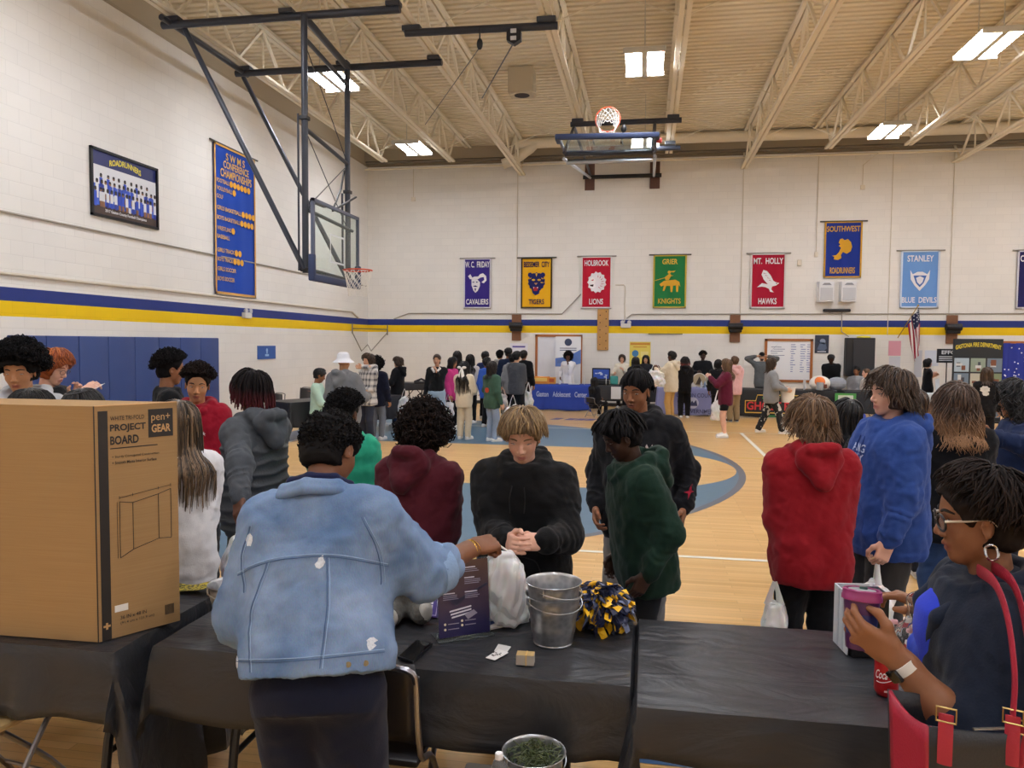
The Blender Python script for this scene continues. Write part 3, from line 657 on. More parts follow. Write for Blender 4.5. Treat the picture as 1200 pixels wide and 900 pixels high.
for i, (s, nb) in enumerate((('FOOTBALL', 6), ('95 00 ', 0), ('VOLLEYBALL', 1), ('GOLF', 0), ('GIRLS BASKETBALL', 4), ('BOYS BASKETBALL', 4), ('WRESTLING', 1), ('BASEBALL', 0), ('GIRLS TRACK', 2), ('BOYS TRACK', 3), ('GIRLS SOCCER', 0), ('BOYS SOCCER', 0))):
    y = 3.09 * (.755, .733, .703, .65, .575, .51, .44, .385, .295, .235, .17, .105)[i]; w_ = .06 * len(s)
    if i == 1: continue
    put_text(MB(), s, L, .08 + w_ / 2, y, w_, .085, z=.032, bold=.02).build('lettering', cloth('#dcae62', .03), o)
    if nb:
        mb = MB()
        for j in range(nb): mb.disc(.16 + w_ + j * .145, y, .068, .003, m=L, z0=.03, n=14)
        mb.build('year_patch', cloth('#e2a63e', .03), o)

# ------------------------------------------------------------------ team photograph on the left wall
c = (XL, 11.86, 4.43); e = empty('framed_team_photo', c, 'black framed team photograph with ROADRUNNERS in yellow letters on the left wall', 'picture')
L = mtx((0, 0, 0), (0, 1, 0), (0, 0, 1), (1, 0, 0)); w, h = 1.7, 1.09
mb = MB()
for x, y, a, b in ((-w / 2, -h / 2, w, .04), (-w / 2, h / 2 - .04, w, .04), (-w / 2, -h / 2, .04, h), (w / 2 - .04, -h / 2, .04, h)): mb.rect(x, y, a, b, .045, m=L)
mb.build('frame', paint('#141418', .3), e)
cols = ['#2b3d9a', '#2f4fc0', '#dfe0e4', '#3a2a22', '#8a6248', '#101018', '#3f63cf', '#4a3a33', '#e8c931', '#1d2663', '#e9e9ee']
mb = MB().rect(-w / 2 + .03, -h / 2 + .03, w - .06, h - .06, .015, 9, L)
mb.rect(-w / 2 + .05, -.02, w - .1, .3, .002, 2, L, .016).rect(-w / 2 + .05, -.36, w - .1, .34, .002, 6, L, .016).rect(-w / 2 + .05, -h / 2 + .05, w - .1, .13, .002, 7, L, .016)
r2 = random.Random(3)
for row, (y, n, x0) in enumerate(((.1, 9, -.6), (.0, 15, -.72), (-.13, 17, -.74))):
    for i in range(n):
        x = x0 + (1.48 if row else 1.15) * i / (n - 1) + r2.uniform(-.02, .02); s = r2.choice((3, 4, 7)); z = .019 + row * .004
        mb.rect(x - .035, y - .17, .07, .16, .001, r2.choice((0, 1, 2, 2, 1)), L, z).rect(x - .03, y - .25, .06, .09, .001, r2.choice((1, 2, 4, 0)), L, z + .001).disc(x, y + .02, .03, .001, s, L, z + .001, n=10).disc(x, y + .04, .028, .001, 5, L, z + .0015, n=10, ry=.02)
mb.build('print', [paint(c_, .35) for c_ in cols], e)
put_text(MB(), 'ROADRUNNERS', L, .0, .36, .8, .1, z=.018, bold=.03, arc=.06).build('lettering', paint('#e6d43a', .4), e)
put_text(MB(), '2017 Gaston County Football Champions', L, .0, -.43, 1.05, .06, z=.02, bold=.02).build('lettering', paint('#e8e6e6', .4), e)

# ------------------------------------------------------------------ padded wall
PADM = M('#30467f', rough=.5, bump=.03, scale=30.)
pad0 = None
PW = (14.61 - 9.31) / 8
for i in range(8):
    lab = ('first', 'second', 'third', 'fourth', 'fifth', 'sixth', 'seventh', 'last')[i] + ' blue vinyl wall pad along the left wall counted from the near end'
    if pad0 is None: pad0 = MB().box((0, 0, .985), (.06, PW - .012, 1.93), bev=.015).build('wall_pad', PADM, smooth=True); o = pad0
    else: o = pad0.copy(); link(o)
    o.location = (XL + .032, 9.31 + PW * (i + .5), 0); tag(o, lab, 'wall pad', 'blue wall pads on the left wall')

# ------------------------------------------------------------------ small things fixed to the walls
def plate(name, x, z, w, h, m, label, cat, d=.012, bev=0, group=None, base=None):
    mb = MB().box((0, -d / 2, 0), (w, d, h), bev=bev); o = mb.build(name, m); o.location = (x, YB - .002, z); return tag(o, label, cat, group)
o = tag(MB().rect(-.43, -.155, .86, .31, .015, m=L).build('wall_sign', paint('#2c5aa6')), 'small blue paper sign on the left wall past the pads', 'sign'); o.location = (XL, 16.73, 1.63)
MB().disc(0, .05, .045, .001, m=L, z0=.016).rect(-.03, -.03, .06, .06, .001, m=L, z0=.016).rect(-.09, -.09, .18, .05, .001, m=L, z0=.016).build('print', paint('#9fc0e6'), o)
def emergency(loc, a, label):
    e = empty('emergency_light', loc, label, 'emergency light', rz=a)
    MB().box((0, -.05, 0), (.3, .09, .13), bev=.015).build('housing', M('#d9d6cf', rough=.5), e)
    for s in (-1, 1): MB().lathe([(.02, -.06), (.055, -.02), (.06, .0)], n=16, m=mtx((s * .1, -.1, .1), (1, 0, 0), (0, 0, 1), (0, -1, 0))).build('lamp_head', M('#c8c8cc', rough=.3), e, smooth=True)
    return e
emergency((XL, 15.77, 2.46), -pi / 2 + pi, 'white twin emergency light on the left wall below the tall banner') if False else emergency((XL, 15.77, 2.46), pi / 2, 'white twin emergency light on the left wall below the tall banner')
emergency((-.62, YB, 2.44), 0, 'white twin emergency light on the back wall right of the pegboard')
for i, (x, lab) in enumerate(((-3.95, 'brown wooden board with a black winch on the back wall under the gold tiger banner'), (2.55, 'brown wooden board with a black winch on the back wall below the crimson banner'), (8.42, 'brown wooden board with a black winch right of the flag'))):
    e = empty('winch_board', (x, YB, 2.37), lab, 'winch', 'wooden boards with winches')
    MB().box((0, -.025, 0), (.29, .05, .8), bev=.005).build('board', M('#7c5236', rough=.6, var=.2, scale=8.), e)
    MB().box((0, -.12, -.02), (.36, .16, .2), bev=.03).lathe([(.1, -.2), (.1, .2)], n=16, m=mtx((0, -.16, .06), (0, 1, 0), (0, 0, 1), (1, 0, 0))).build('winch', BLK, e, smooth=True)
o = tag(MB().box((0, -.03, 0), (.34, .06, 1.24), bev=.004).build('pegboard', PLY), 'narrow wooden climbing pegboard with rows of holes under the red lion banner', 'pegboard'); o.location = (-1.3, YB, 2.32)
mb = MB()
for i in range(11): MB().disc(-.09 if i % 2 else .09, -.56 + i * .11, .018, .003, m=mtx((0, -.061, 0), (1, 0, 0), (0, 0, 1), (0, -1, 0))).build('peg_hole', paint('#3f2b17'), o)
plate('ball_rail', .55, 2.2, 1.0, .03, paint('#7d7466'), 'thin grey metal rail screwed to the back wall under the yellow stripe', 'rail', .04)
# zigzag wire rack across the left corner
e = empty('wire_rack', (-8.3, 22.9, 2.3), 'zigzag wire bracket on a bar across the left back corner', 'rack')
P = [onx(413, 385, XL + .06), ony(454, 386, YB - .06)]; p0, p1 = P; lc = V3(-8.3, 22.9, 2.3)
zig = [p0 + V3(0, 0, -.12), p0 * .75 + p1 * .25 + V3(0, 0, -.68), p0 * .58 + p1 * .42 + V3(0, 0, -.48), p0 * .48 + p1 * .52 + V3(0, 0, -.68), p1 + V3(0, 0, -.1)]
MB().tube([p0 - lc, p1 - lc], .02, n=8).build('bar', M('#8a7a3a', rough=.5), e, smooth=True); MB().tube([p - lc for p in zig], .016, n=6).build('wire', M('#8d877c', rough=.5), e, smooth=True)
MB().bar(p0 - lc + V3(0, 0, -.15), p0 - lc + V3(0, 0, .15), .02).bar(p1 - lc + V3(0, 0, -.18), p1 - lc + V3(0, 0, .15), .02).build('end_post', M('#77736a', rough=.5), e)

# framed boards
def framed(name, x0, x1, z0, z1, frame, face, label, cat, fw=.07):
    w, h = x1 - x0, z1 - z0; e = empty(name, ((x0 + x1) / 2, YB, (z0 + z1) / 2), label, cat); m = mtx((0, 0, 0), (1, 0, 0), (0, 0, 1), (0, -1, 0))
    mb = MB()
    for x, y, a, b in ((-w / 2, -h / 2, w, fw), (-w / 2, h / 2 - fw, w, fw), (-w / 2, -h / 2, fw, h), (w / 2 - fw, -h / 2, fw, h)): mb.rect(x, y, a, b, .04, m=m)
    mb.build('frame', frame, e); MB().rect(-w / 2 + fw, -h / 2 + fw, w - 2 * fw, h - 2 * fw, .015, m=m).build('board_face', face, e)
    return e, m
OAK = M('#a8642f', rough=.5, var=.15, scale=9.)
framed('framed_board', -3.36, -1.92, .66, 2.16, OAK, M('#dfe2ea', rough=.5, bump=.1, scale=3.), 'white board in an orange wood frame behind the blue cloth table', 'board')
e, m = framed('whiteboard', 3.4, 4.74, .82, 2.08, OAK, M('#eef0f4', rough=.3), 'wood framed whiteboard covered in blue marker notes', 'whiteboard')
mb = MB(); r2 = random.Random(5)
for c0, x in ((0, .1), (1, .32), (2, .5)):
    for i in range(13): mb.rect(x - (.05 if c0 == 0 else 0) + r2.uniform(0, .02), .45 - i * .065, r2.uniform(.05, .15), .018, .001, 0, m, .016)
for i in range(5): mb.rect(-.5 + r2.uniform(0, .1), .38 - i * .06, r2.uniform(.1, .35), .014, .001, 1, m, .016)
mb.prism([(-.3, .47), (-.27, .5), (-.48, .28), (-.51, .26)], .001, 1, m, .016); mb.build('marker_notes', [paint('#6f7fb8'), paint('#55618f')], e)
plate('poster', 4.98, 1.93, .38, .52, paint('#2b3345'), 'small dark framed player poster right of the whiteboard', 'poster', .02)
o = bpy.data.objects['poster']; mm = mtx((0, -.02, 0), (1, 0, 0), (0, 0, 1), (0, -1, 0)); mb = MB().disc(.02, .08, .08, .001, 0, mm, n=12).prism([(-.13, -.15), (-.05, .05), (.1, .04), (.14, -.12), (.05, -.2)], .001, 1, mm).rect(-.12, -.23, .24, .03, .001, 2, mm); mb.build('print', [paint('#8492ab'), paint('#56657f'), paint('#c9cdd6')], o)
# wall speakers and the bar below them
for x, lab in ((5.02, 'left one of two white wall speakers under the gold bird banner'), (5.62, 'right one of two white wall speakers under the gold bird banner')):
    e = empty('wall_speaker', (x, YB, 3.42), lab, 'speaker', 'white wall speakers')
    MB().prism([(-.22, 0), (.22, 0), (.2, .26), (-.2, .26)], .57, 0, mtx((0, 0, -.28), (1, 0, 0), (0, -1, 0), (0, 0, 1))).build('cabinet', M('#e2e2e4', rough=.45), e)
    MB().box((0, -.265, -.06), (.34, .02, .36), bev=.008).build('grille', M('#c3c4c8', rough=.7), e)
    MB().prism([(-.13, 0), (.13, 0), (.07, .06), (-.07, .06)], .008, 0, mtx((0, -.262, .19), (1, 0, 0), (0, 0, 1), (0, -1, 0))).build('horn', M('#8f9096', rough=.6), e)
o = tag(MB().box((0, -.06, 0), (.75, .1, .09), bev=.03).build('sound_bar', BLK, smooth=True), 'short black sound bar on the wall below the white speakers', 'speaker'); o.location = (5.35, YB, 2.9)
struct(MB().tube([(5.5, YB - .03, 2.85), (5.5, YB - .03, 2.3), (5.7, YB - .05, 2.15)], .015, n=6), 'trim_cable', GC, smooth=True)
# black cabinet
e = empty('scoreboard_cabinet', (5.98, YB - .003, 1.57), 'flat black metal cabinet on the back wall beside the pink paper', 'cabinet')
MB().box((0, -.12, 0), (.78, .24, 1.1), bev=.02).build('body', M('#1d1e22', rough=.5), e); MB().box((.09, -.25, 0), (.58, .02, 1.0), bev=.008).build('door', M('#2b2d33', rough=.4), e)
MB().ell((.1, -.12, .57), (.2, .07, .04)).build('cable_coil', M('#d9cf3a', rough=.6), e, smooth=True)
plate('paper_notice', 6.95, 1.83, .33, .42, paint('#d99aa8'), 'pink paper notice taped to the back wall', 'paper', .004); plate('paper_notice', 6.96, 1.4, .3, .4, paint('#cfd3dc'), 'white paper notice under the pink one', 'paper', .004)
plate('paper_notice', 7.58, 1.4, .2, .76, paint('#c9ced8'), 'tall narrow pale notice left of the hanging flag tip', 'paper', .004); plate('paper_notice', 7.93, 1.56, .36, .44, paint('#d2dae6'), 'square pale blue notice behind the flag', 'paper', .004); plate('paper_notice', 8.4, 1.5, .25, .4, paint('#dcdcdc'), 'pale notice right of the flag tip', 'paper', .004)
plate('paper_notice', 2.98, 1.37, .3, .16, paint('#f0efec'), 'small white paper strip on the wall left of the whiteboard', 'paper', .004)
# flag
P0, P1 = ony(1052, 396, YB - .04), at(1073, 362, 22.0); e = empty('flag', tuple(P0), 'striped flag with a starred blue corner drooping from a slanted wall pole', 'flag'); lc = np.array(P0)
P1 = lc + (at(1076, 358, 21.2) - lc)
MB().tube([lc - lc, P1 - lc], .013, n=8).ell(P1 - lc, (.03, .03, .03)).build('pole', metal('#b89a58', .4), e, smooth=True)
pts = [(1076, 361), (1066, 376), (1065, 380), (1072, 420), (1075, 425), (1077, 400), (1078, 380)]
top = [at(1077, 360, 21.2), at(1064, 380, 21.35)]; bot = [at(1078, 405, 21.25), at(1073, 424, 21.3)]
mb = MB(); ns = 13; nv = 16
for s in range(ns):
    G = []
    for q in (0, 1):
        u = (s + q) / ns; row = []
        for v in np.linspace(0, 1, nv):
            a = top[0] * (1 - u) + top[1] * u; b = bot[0] * (1 - u) + bot[1] * u
            p = a * (1 - v) + b * v; p = p + V3(.03 * sin(u * 9 + v * 3), .06 * sin(u * 14 + 2 * v), 0); row.append(p - lc)
        G.append(row)
    for j in range(nv - 1):
        mb.sheet([[G[0][j], G[0][j + 1]], [G[1][j], G[1][j + 1]]], 2 if (u < .58 and j < 6) else (0 if s % 2 == 0 else 1))
mb.build('flag_cloth', [cloth('#a3283c', .05), cloth('#e6e2e0', .05), cloth('#2a2d4c', .05)], e, smooth=True)
mb = MB(); r2 = random.Random(1)
for i in range(12):
    u, v = .05 + .5 * (i % 4) / 4, .04 + .3 * (i // 4) / 3; a = top[0] * (1 - u) + top[1] * u; b = bot[0] * (1 - u) + bot[1] * u; p = a * (1 - v) + b * v - lc + V3(.03 * sin(u * 9 + v * 3), .06 * sin(u * 14 + 2 * v) - .015, 0)
    mb.disc(0, 0, .018, .002, 0, mtx(p, (1, 0, 0), (0, 0, 1), (0, -1, 0)), n=5)
mb.build('star', paint('#d9d9df'), e)
# ------------------------------------------------------------------ people
def skin_mat(c, lip):
    key = ('skin', c, lip)
    if key in _mats: return _mats[key]
    t = NT('skin'); a = t.n('Attribute', attribute_name='lip'); no = t.n('TexNoise'); no.inputs['Scale'].default_value = 18; no.inputs['Detail'].default_value = 3
    tc = t.n('TexCoord'); t.l(tc.outputs['Object'], no.inputs['Vector'])
    b = lin(c); k = t.mix(no.outputs['Fac'], tuple(x * .9 for x in b[:3]) + (1,), tuple(min(1, x * 1.1) for x in b[:3]) + (1,))
    t.l(t.mix(a.outputs['Fac'], k, lin(lip)), t.b.inputs['Base Color']); t.b.inputs['Roughness'].default_value = .5; t.b.inputs['Specular IOR Level'].default_value = .35
    t.b.inputs['Subsurface Weight'].default_value = .08; t.b.inputs['Subsurface Radius'].default_value = (.02, .008, .005); t.b.inputs['Subsurface Scale'].default_value = .3
    _mats[key] = t.m; return t.m
SKINS = dict(pale=('#d8a892', '#b5706a'), fair=('#cf9f82', '#a8635a'), tan=('#b98560', '#955248'), brown=('#8f5f42', '#74433c'), dark=('#5f3d2c', '#54302b'), deep=('#3f281f', '#3a2220'), olive=('#c08d6a', '#9a5a50'))
def hair_mat(c1, c2, tip, rough=.5):
    key = ('hair', c1, c2, tip, rough)
    if key in _mats: return _mats[key]
    t = NT('hair'); a = t.n('Attribute', attribute_name='tone'); b = t.n('Attribute', attribute_name='along')
    k = t.mix(a.outputs['Fac'], lin(c1), lin(c2))
    mr = t.n('MapRange'); t.l(b.outputs['Fac'], mr.inputs[0]); mr.inputs[1].default_value = .45; mr.inputs[2].default_value = .85
    t.l(t.mix(mr.outputs[0], k, lin(tip)) if tip else k, t.b.inputs['Base Color']); t.b.inputs['Roughness'].default_value = rough; t.b.inputs['Specular IOR Level'].default_value = .4 if rough < .6 else .15
    _mats[key] = t.m; return t.m
def ik(a, tgt, l1, l2, pole):
    d = np.asarray(tgt, float) - a; L = np.linalg.norm(d); u = d / (L + 1e-9); L = min(L, (l1 + l2) * .995)
    x = (l1 * l1 - l2 * l2 + L * L) / (2 * L); y = sqrt(max(l1 * l1 - x * x, 0)); p = np.asarray(pole, float); p = unit(p - u * (p @ u))
    return a + u * x + p * y, a + u * L
def rot(yaw=0, pitch=0, roll=0): return _Rz(rad(yaw)) @ _Rx(-rad(pitch)) @ _Ry(rad(roll))   # turn left, nod down, tilt to own right

class Person:
    def __init__(s, h, g=1., lean=0., side=0., twist=0., head=(0, 0, 0), sit=False, stance=.055, step=0., female=False, kid=False, hipz=None, shw=1.):
        s.h, s.g, s.fem = h, g, female; s.hh = h * (.143 if kid else .136)
        s.P = V3(0, -.10 * h * sin(rad(lean)), (hipz if hipz else (.29 if sit else .525)) * h)
        s.T = _Rz(rad(twist)) @ _Rx(-rad(lean)) @ _Ry(rad(side))
        tp = s.tp; s.nb = tp(0, -.012, .312)
        s.Rh = s.T @ _Rx(rad(lean) * .55) @ rot(*head); nd = unit(s.T[:, 2] * .8 + V3(0, .1, .5))
        s.HC = s.nb + nd * .022 * h + s.Rh @ V3(0, .09, .46) * s.hh
        s.sh = {k: tp(q * (.088 if female else .095) * shw * (.55 + .45 * g), -.008, .262) for k, q in (('R', 1), ('L', -1))}
        s.el, s.wr, s.hand = {}, {}, {}
        s.hip = {k: s.P + V3(q * .048 * h, 0, -.03 * h) for k, q in (('R', 1), ('L', -1))}; s.kn, s.an, s.ft = {}, {}, {}
        for k, q in (('R', 1), ('L', -1)):
            if sit:
                s.kn[k] = s.hip[k] + V3(q * .03 * h, .24 * h, -.0); s.an[k] = V3(q * .085 * h, s.kn[k][1] - .02, .045 * h); s.ft[k] = V3(0, 1, 0)
            else:
                tgt = V3(q * stance * h, (step * q) * h, .045 * h + (.02 * h if step * q < -.06 else 0)); kn, an = ik(s.hip[k], tgt, .2275 * h, .2265 * h, V3(q * .12, 1, 0)); s.kn[k], s.an[k] = kn, an; s.ft[k] = unit(V3(q * .22, 1, 0))
    def tp(s, x, y, t): return s.P + s.T @ (V3(x, y, t) * s.h)
    def top(s, up=.0): return s.HC + V3(0, 0, .5 * s.hh + up)
    def arm(s, k, wrist, pole=None, hand=None):
        q = 1 if k == 'R' else -1; h = s.h
        if isinstance(wrist, str):
            W = {'down': (q * .145, .03, -.045), 'front': (q * .035, .155, .06), 'pocket': (q * .07, .10, .03), 'bent': (q * .12, .17, .12), 'chest': (q * .05, .14, .19), 'back': (q * .03, -.11, .02), 'hip': (q * .135, .03, .02), 'out': (q * .12, .20, .06)}[wrist]
            wrist = s.tp(*W)
        wrist = np.asarray(wrist, float)
        el, wr = ik(s.sh[k], wrist, .172 * h, .150 * h, pole if pole is not None else s.T @ V3(q * .45, -.9, -.35))
        s.el[k], s.wr[k] = el, wr
        hd = dict(dir=None, palm=None, curl=.45, spread=.25, thumb=.5, pinch=False); hd.update(hand or {}); s.hand[k] = hd
    # ---- skin surface
    def head_sdf(s, S, detail=True):
        hh, R = s.hh, s.Rh; p = lambda *a: s.HC + R @ (V3(*a) * hh); r = lambda *a: V3(*a) * hh; K = hh
        S.ell(p(0, -.05, .13), r(.325, .405, .37), R, k=.03); S.ell(p(0, .075, -.14), r(.262, .275, .35), R, k=.1 * K); S.ell(p(0, .21, -.405), r(.12, .105, .09), R, k=.1 * K)
        for q in (-1, 1):
            S.ell(p(q * .15, .2, -.12), r(.1, .09, .1), R, k=.08 * K)
        S.cap(p(-.13, .3, .105), p(.13, .3, .105), .042 * K, k=.05 * K)
        S.cap(p(0, .325, .05), p(0, .405, -.12), .026 * K, .046 * K, k=.035 * K)
        for q in (-1, 1):
            S.ell(p(q * .05, .365, -.15), r(.036, .045, .032), R, k=.02 * K)
            if detail: S.ell(p(q * .145, .4, .02), r(.085, .075, .045), R, k=.035 * K, op='sub')
        S.cap(p(-.075, .318, -.262), p(0, .352, -.25), .024 * K, k=.02 * K); S.cap(p(.075, .318, -.262), p(0, .352, -.25), .024 * K, k=.02 * K)
        S.cap(p(-.055, .315, -.318), p(.055, .315, -.318), .034 * K, k=.02 * K)
        if detail: S.cap(p(-.085, .345, -.287), p(.085, .345, -.287), .009 * K, k=.012 * K, op='sub')
        for q in (-1, 1):
            E = R @ _Rz(q * rad(-22)) @ _Ry(0)
            S.ell(p(q * .325, -.02, -.04), r(.028, .075, .115), E, k=.015 * K)
            if detail: S.ell(p(q * .352, .005, -.035), r(.02, .04, .065), E, k=.01 * K, op='sub')
        S.cap(p(0, -.09, -.22), s.nb - s.T[:, 2] * .02 * s.h, .2 * K * (.94 if s.fem else 1.06), .225 * K, k=.04 * K)
        S.cap(p(0, .06, -.33), s.nb + s.T[:, 1] * .01, .12 * K, .16 * K, k=.05 * K)
    def hand_sdf(s, S, k):
        h, hd = s.h, s.hand[k]; q = 1 if k == 'R' else -1; sc = h / 1.7
        z = unit(hd['dir'] if hd['dir'] is not None else s.wr[k] - s.el[k]); n = np.asarray(hd['palm'] if hd['palm'] is not None else s.T @ V3(-q, .15, 0), float)
        n = unit(n - z * (n @ z)); x = np.cross(z, n) * 1.0         # n: out of the palm, x: across towards the thumb side for a right hand
        side = -q if True else q
        x = np.cross(n, z); th = unit(hd['thumbside']) if hd.get('thumbside') is not None else None
        t = x if th is None else (x if x @ th > 0 else -x)
        if th is None:
            t = x * (1 if q < 0 else -1)
        R = np.stack([t, n, z], 1); W = s.wr[k]; p = lambda a, b, c: W + R @ (V3(a, b, c) * sc)
        S.box(p(0, 0, .052), V3(.04, .0135, .045) * sc, .012 * sc, R, k=.012); S.cap(p(0, 0, -.03), p(0, 0, .02), .026 * sc, .026 * sc, flat=(n, .72), k=.02)
        S.ell(p(.02, .008, .03), V3(.022, .016, .03) * sc, R, k=.012)
        for i, (a, L, l0) in enumerate(((.03, .078, .093), (.0105, .087, .097), (-.0095, .081, .094), (-.0285, .063, .086))):
            cu = hd['curl'] if np.isscalar(hd['curl']) else hd['curl'][i]; sp = hd['spread'] * (a / .03) * .25
            b = p(a, 0, l0); ang = 0; pts = [p(a * .9, -.001, .06), b]
            for f, m in ((.45, .75), (.30, 1.0), (.25, .7)):
                ang += cu * m * 1.5; d = R @ V3(sin(sp), sin(ang), cos(ang)); b = b + d * L * f * sc; pts.append(b)
            S.chain(pts, [.0098 * sc, .0094 * sc, .0088 * sc, .008 * sc, .0068 * sc], k=.004)
            if i == 0: s.hand[k]['tip'] = b
        a = hd['thumb']; pts = [p(.026, .004, .02), p(.047 + .01 * (1 - a), .012 + .012 * a, .05), p(.05 + .018 * (1 - a), .02 + .022 * a, .078), p(.046 + .022 * (1 - a) - .012 * a, .026 + .024 * a, .1)]
        S.chain(pts, [.014 * sc, .0125 * sc, .0105 * sc, .008 * sc], k=.008)
        s.hand[k]['grip'] = p(0, .035, .085)
    def arm_sdf(s, S, k, b=1.):
        h = s.h * (.55 + .45 * s.g) * b
        S.cap(s.sh[k], s.el[k], .031 * h, .026 * h, k=.02); S.cap(s.el[k], s.el[k] * .55 + s.wr[k] * .45, .0265 * h, .0245 * h, k=.02); S.cap(s.el[k] * .55 + s.wr[k] * .45, s.wr[k], .0245 * h, .0165 * h, k=.02)
    def torso_sdf(s, S):
        g, h = s.g, s.h; w = .9 if s.fem else 1.
        S.loft(s.P, s.T, np.array((-.06, -.01, .06, .13, .2, .26, .29)) * h, np.array((.08, .088, .078, .082, .092, .088, .04)) * h * g * w, np.array((.055, .062, .055, .06, .064, .055, .036)) * h * g, k=.03)
        for k in 'RL': s.arm_sdf(S, k)
    def leg_sdf(s, S, b=1.):
        covered = getattr(s, 'covered', True)
        h = s.h * (.5 + .5 * s.g) * b
        for k in 'RL': S.chain([s.hip[k], s.kn[k], s.kn[k] * .6 + s.an[k] * .4, s.an[k]], [.045 * h, .028 * h, .026 * h, .017 * h] if covered else [.05 * h, .034 * h, .033 * h, .021 * h], k=.02)
        for k in 'RL':
            f = s.ft[k]; S.cap(s.an[k] + V3(0, 0, -.02 * s.h), s.an[k] + f * .085 * s.h + V3(0, 0, -.028 * s.h), .02 * s.h, .014 * s.h, k=.02)
    def body(s, near):
        parts = []
        def go(fn, vox, ad=0.):
            S = Sdf(vox); fn(S); parts.append(S.mesh(ad))
        go(lambda S: s.head_sdf(S, near), .0046 if near else .0095)
        for k in 'RL':
            def fn(S, k=k):
                if near: S.cap(s.el[k] * .5 + s.wr[k] * .5, s.wr[k], .0235 * s.h * (.55 + .45 * s.g), .0165 * s.h, k=.02)
                s.hand_sdf(S, k)
            go(fn, .0042 if near else .0075)
        def rest(S): s.torso_sdf(S); s.leg_sdf(S)
        go(rest, .014 if near else .02)
        V = np.concatenate([p[0] for p in parts]); o = np.cumsum([0] + [len(p[0]) for p in parts])
        T = np.concatenate([p[1] + a for p, a in zip(parts, o) if len(p[1])]) if any(len(p[1]) for p in parts) else []
        Q = np.concatenate([p[2] + a for p, a in zip(parts, o) if len(p[2])])
        L = ((V - s.HC) @ s.Rh) / s.hh
        lip = np.exp(-((L[:, 2] + .285) / .045) ** 4) * np.exp(-(L[:, 0] / .1) ** 4) * (L[:, 1] > .27)
        s.headV, s.headT, s.headQ = parts[0]
        return V, [T, Q], dict(lip=lip)
    # ---- clothes: each returns arrays
    def prof(s, kind):
        g, h = s.g, s.h; w = .94 if s.fem else 1.
        if kind == 'hoodie': a = ((-.1, -.075, -.03, .06, .14, .2, .245, .275, .298, .314), (.108, .117, .121, .114, .112, .115, .108, .086, .056, .045), (.084, .093, .096, .09, .086, .084, .078, .066, .054, .048))
        elif kind == 'tee': a = ((-.09, -.05, .0, .06, .12, .2, .245, .272, .292, .307), (.116, .115, .108, .097, .095, .104, .1, .08, .05, .04), (.09, .09, .086, .077, .074, .074, .069, .06, .048, .042))
        elif kind == 'crop': a = ((.0, .03, .07, .12, .16, .205, .245, .275, .296, .31), (.1, .106, .104, .1, .102, .108, .102, .082, .054, .044), (.078, .084, .082, .078, .078, .078, .072, .062, .052, .046))
        elif kind == 'short_jacket': a = ((.0, .02, .06, .11, .15, .205, .245, .275, .295, .308), (.124, .128, .124, .119, .114, .113, .102, .076, .052, .043), (.1, .104, .098, .092, .087, .083, .074, .064, .052, .046))
        elif kind == 'jacket': a = ((-.12, -.06, .0, .08, .15, .205, .245, .275, .295, .308), (.122, .122, .117, .109, .108, .112, .105, .084, .056, .045), (.098, .098, .094, .086, .082, .081, .074, .064, .052, .046))
        return np.array(a[0]) * h, np.array(a[1]) * h * g * w, np.array(a[2]) * h * g
    def top_cloth(s, kind='hoodie', vox=.008, sleeve='long', hood=True, amp=.006, seed=0, baggy=1., open_neck=False, t0=None):
        h = s.h; S = Sdf(vox); t, rx, ry = s.prof(kind)
        if t0 is not None: t = t.copy(); t[0] = t0 * h; t[1] = (t0 + .02) * h
        S.loft(s.P, s.T, t, rx, ry, k=.03, ex=2.5)
        for k in 'RL': S.cap(s.tp(0, -.02, .282), s.sh[k] - s.T[:, 2] * .004 * h, .04 * h, .036 * h, k=.04)
        B = h * baggy * (.6 + .4 * s.g); f = 1. if kind in ('hoodie', 'jacket', 'short_jacket') else .84
        for i, k in enumerate('RL'):
            a, e, w = s.sh[k], s.el[k], s.wr[k]; hd = unit(w - e)
            if sleeve == 'long':
                S.cap(a, e, .046 * B * f, .042 * B * f, k=.05 * B, wr=(amp * .35, 70, seed + i)); S.cap(e, w - hd * .025 * h, .042 * B * f, .033 * B * f, k=.03, wr=(amp * .55, 105, seed + 2 + i)); S.cap(w - hd * .03 * h, w - hd * .002 * h, .027 * B, .024 * B, k=.008)
            elif sleeve == '3/4': S.cap(a, e, .046 * B * f, .043 * B * f, k=.05 * B, wr=(amp * .35, 70, seed + i)); S.cap(e, e * .72 + w * .28, .044 * B * f, .037 * B * f, k=.03, wr=(amp * .8, 110, seed + i))
            elif sleeve == 'short': m = a * .45 + e * .55; S.cap(a, m, .044 * B * f, .044 * B * f, k=.045 * B)
            elif sleeve == 'cap': m = a * .75 + e * .25; S.cap(a, m, .042 * B * f, .04 * B * f, k=.03)
            elif sleeve == 'none': S.cap(a, a + unit(e - a) * .001, .036 * h, .034 * h, k=.02)
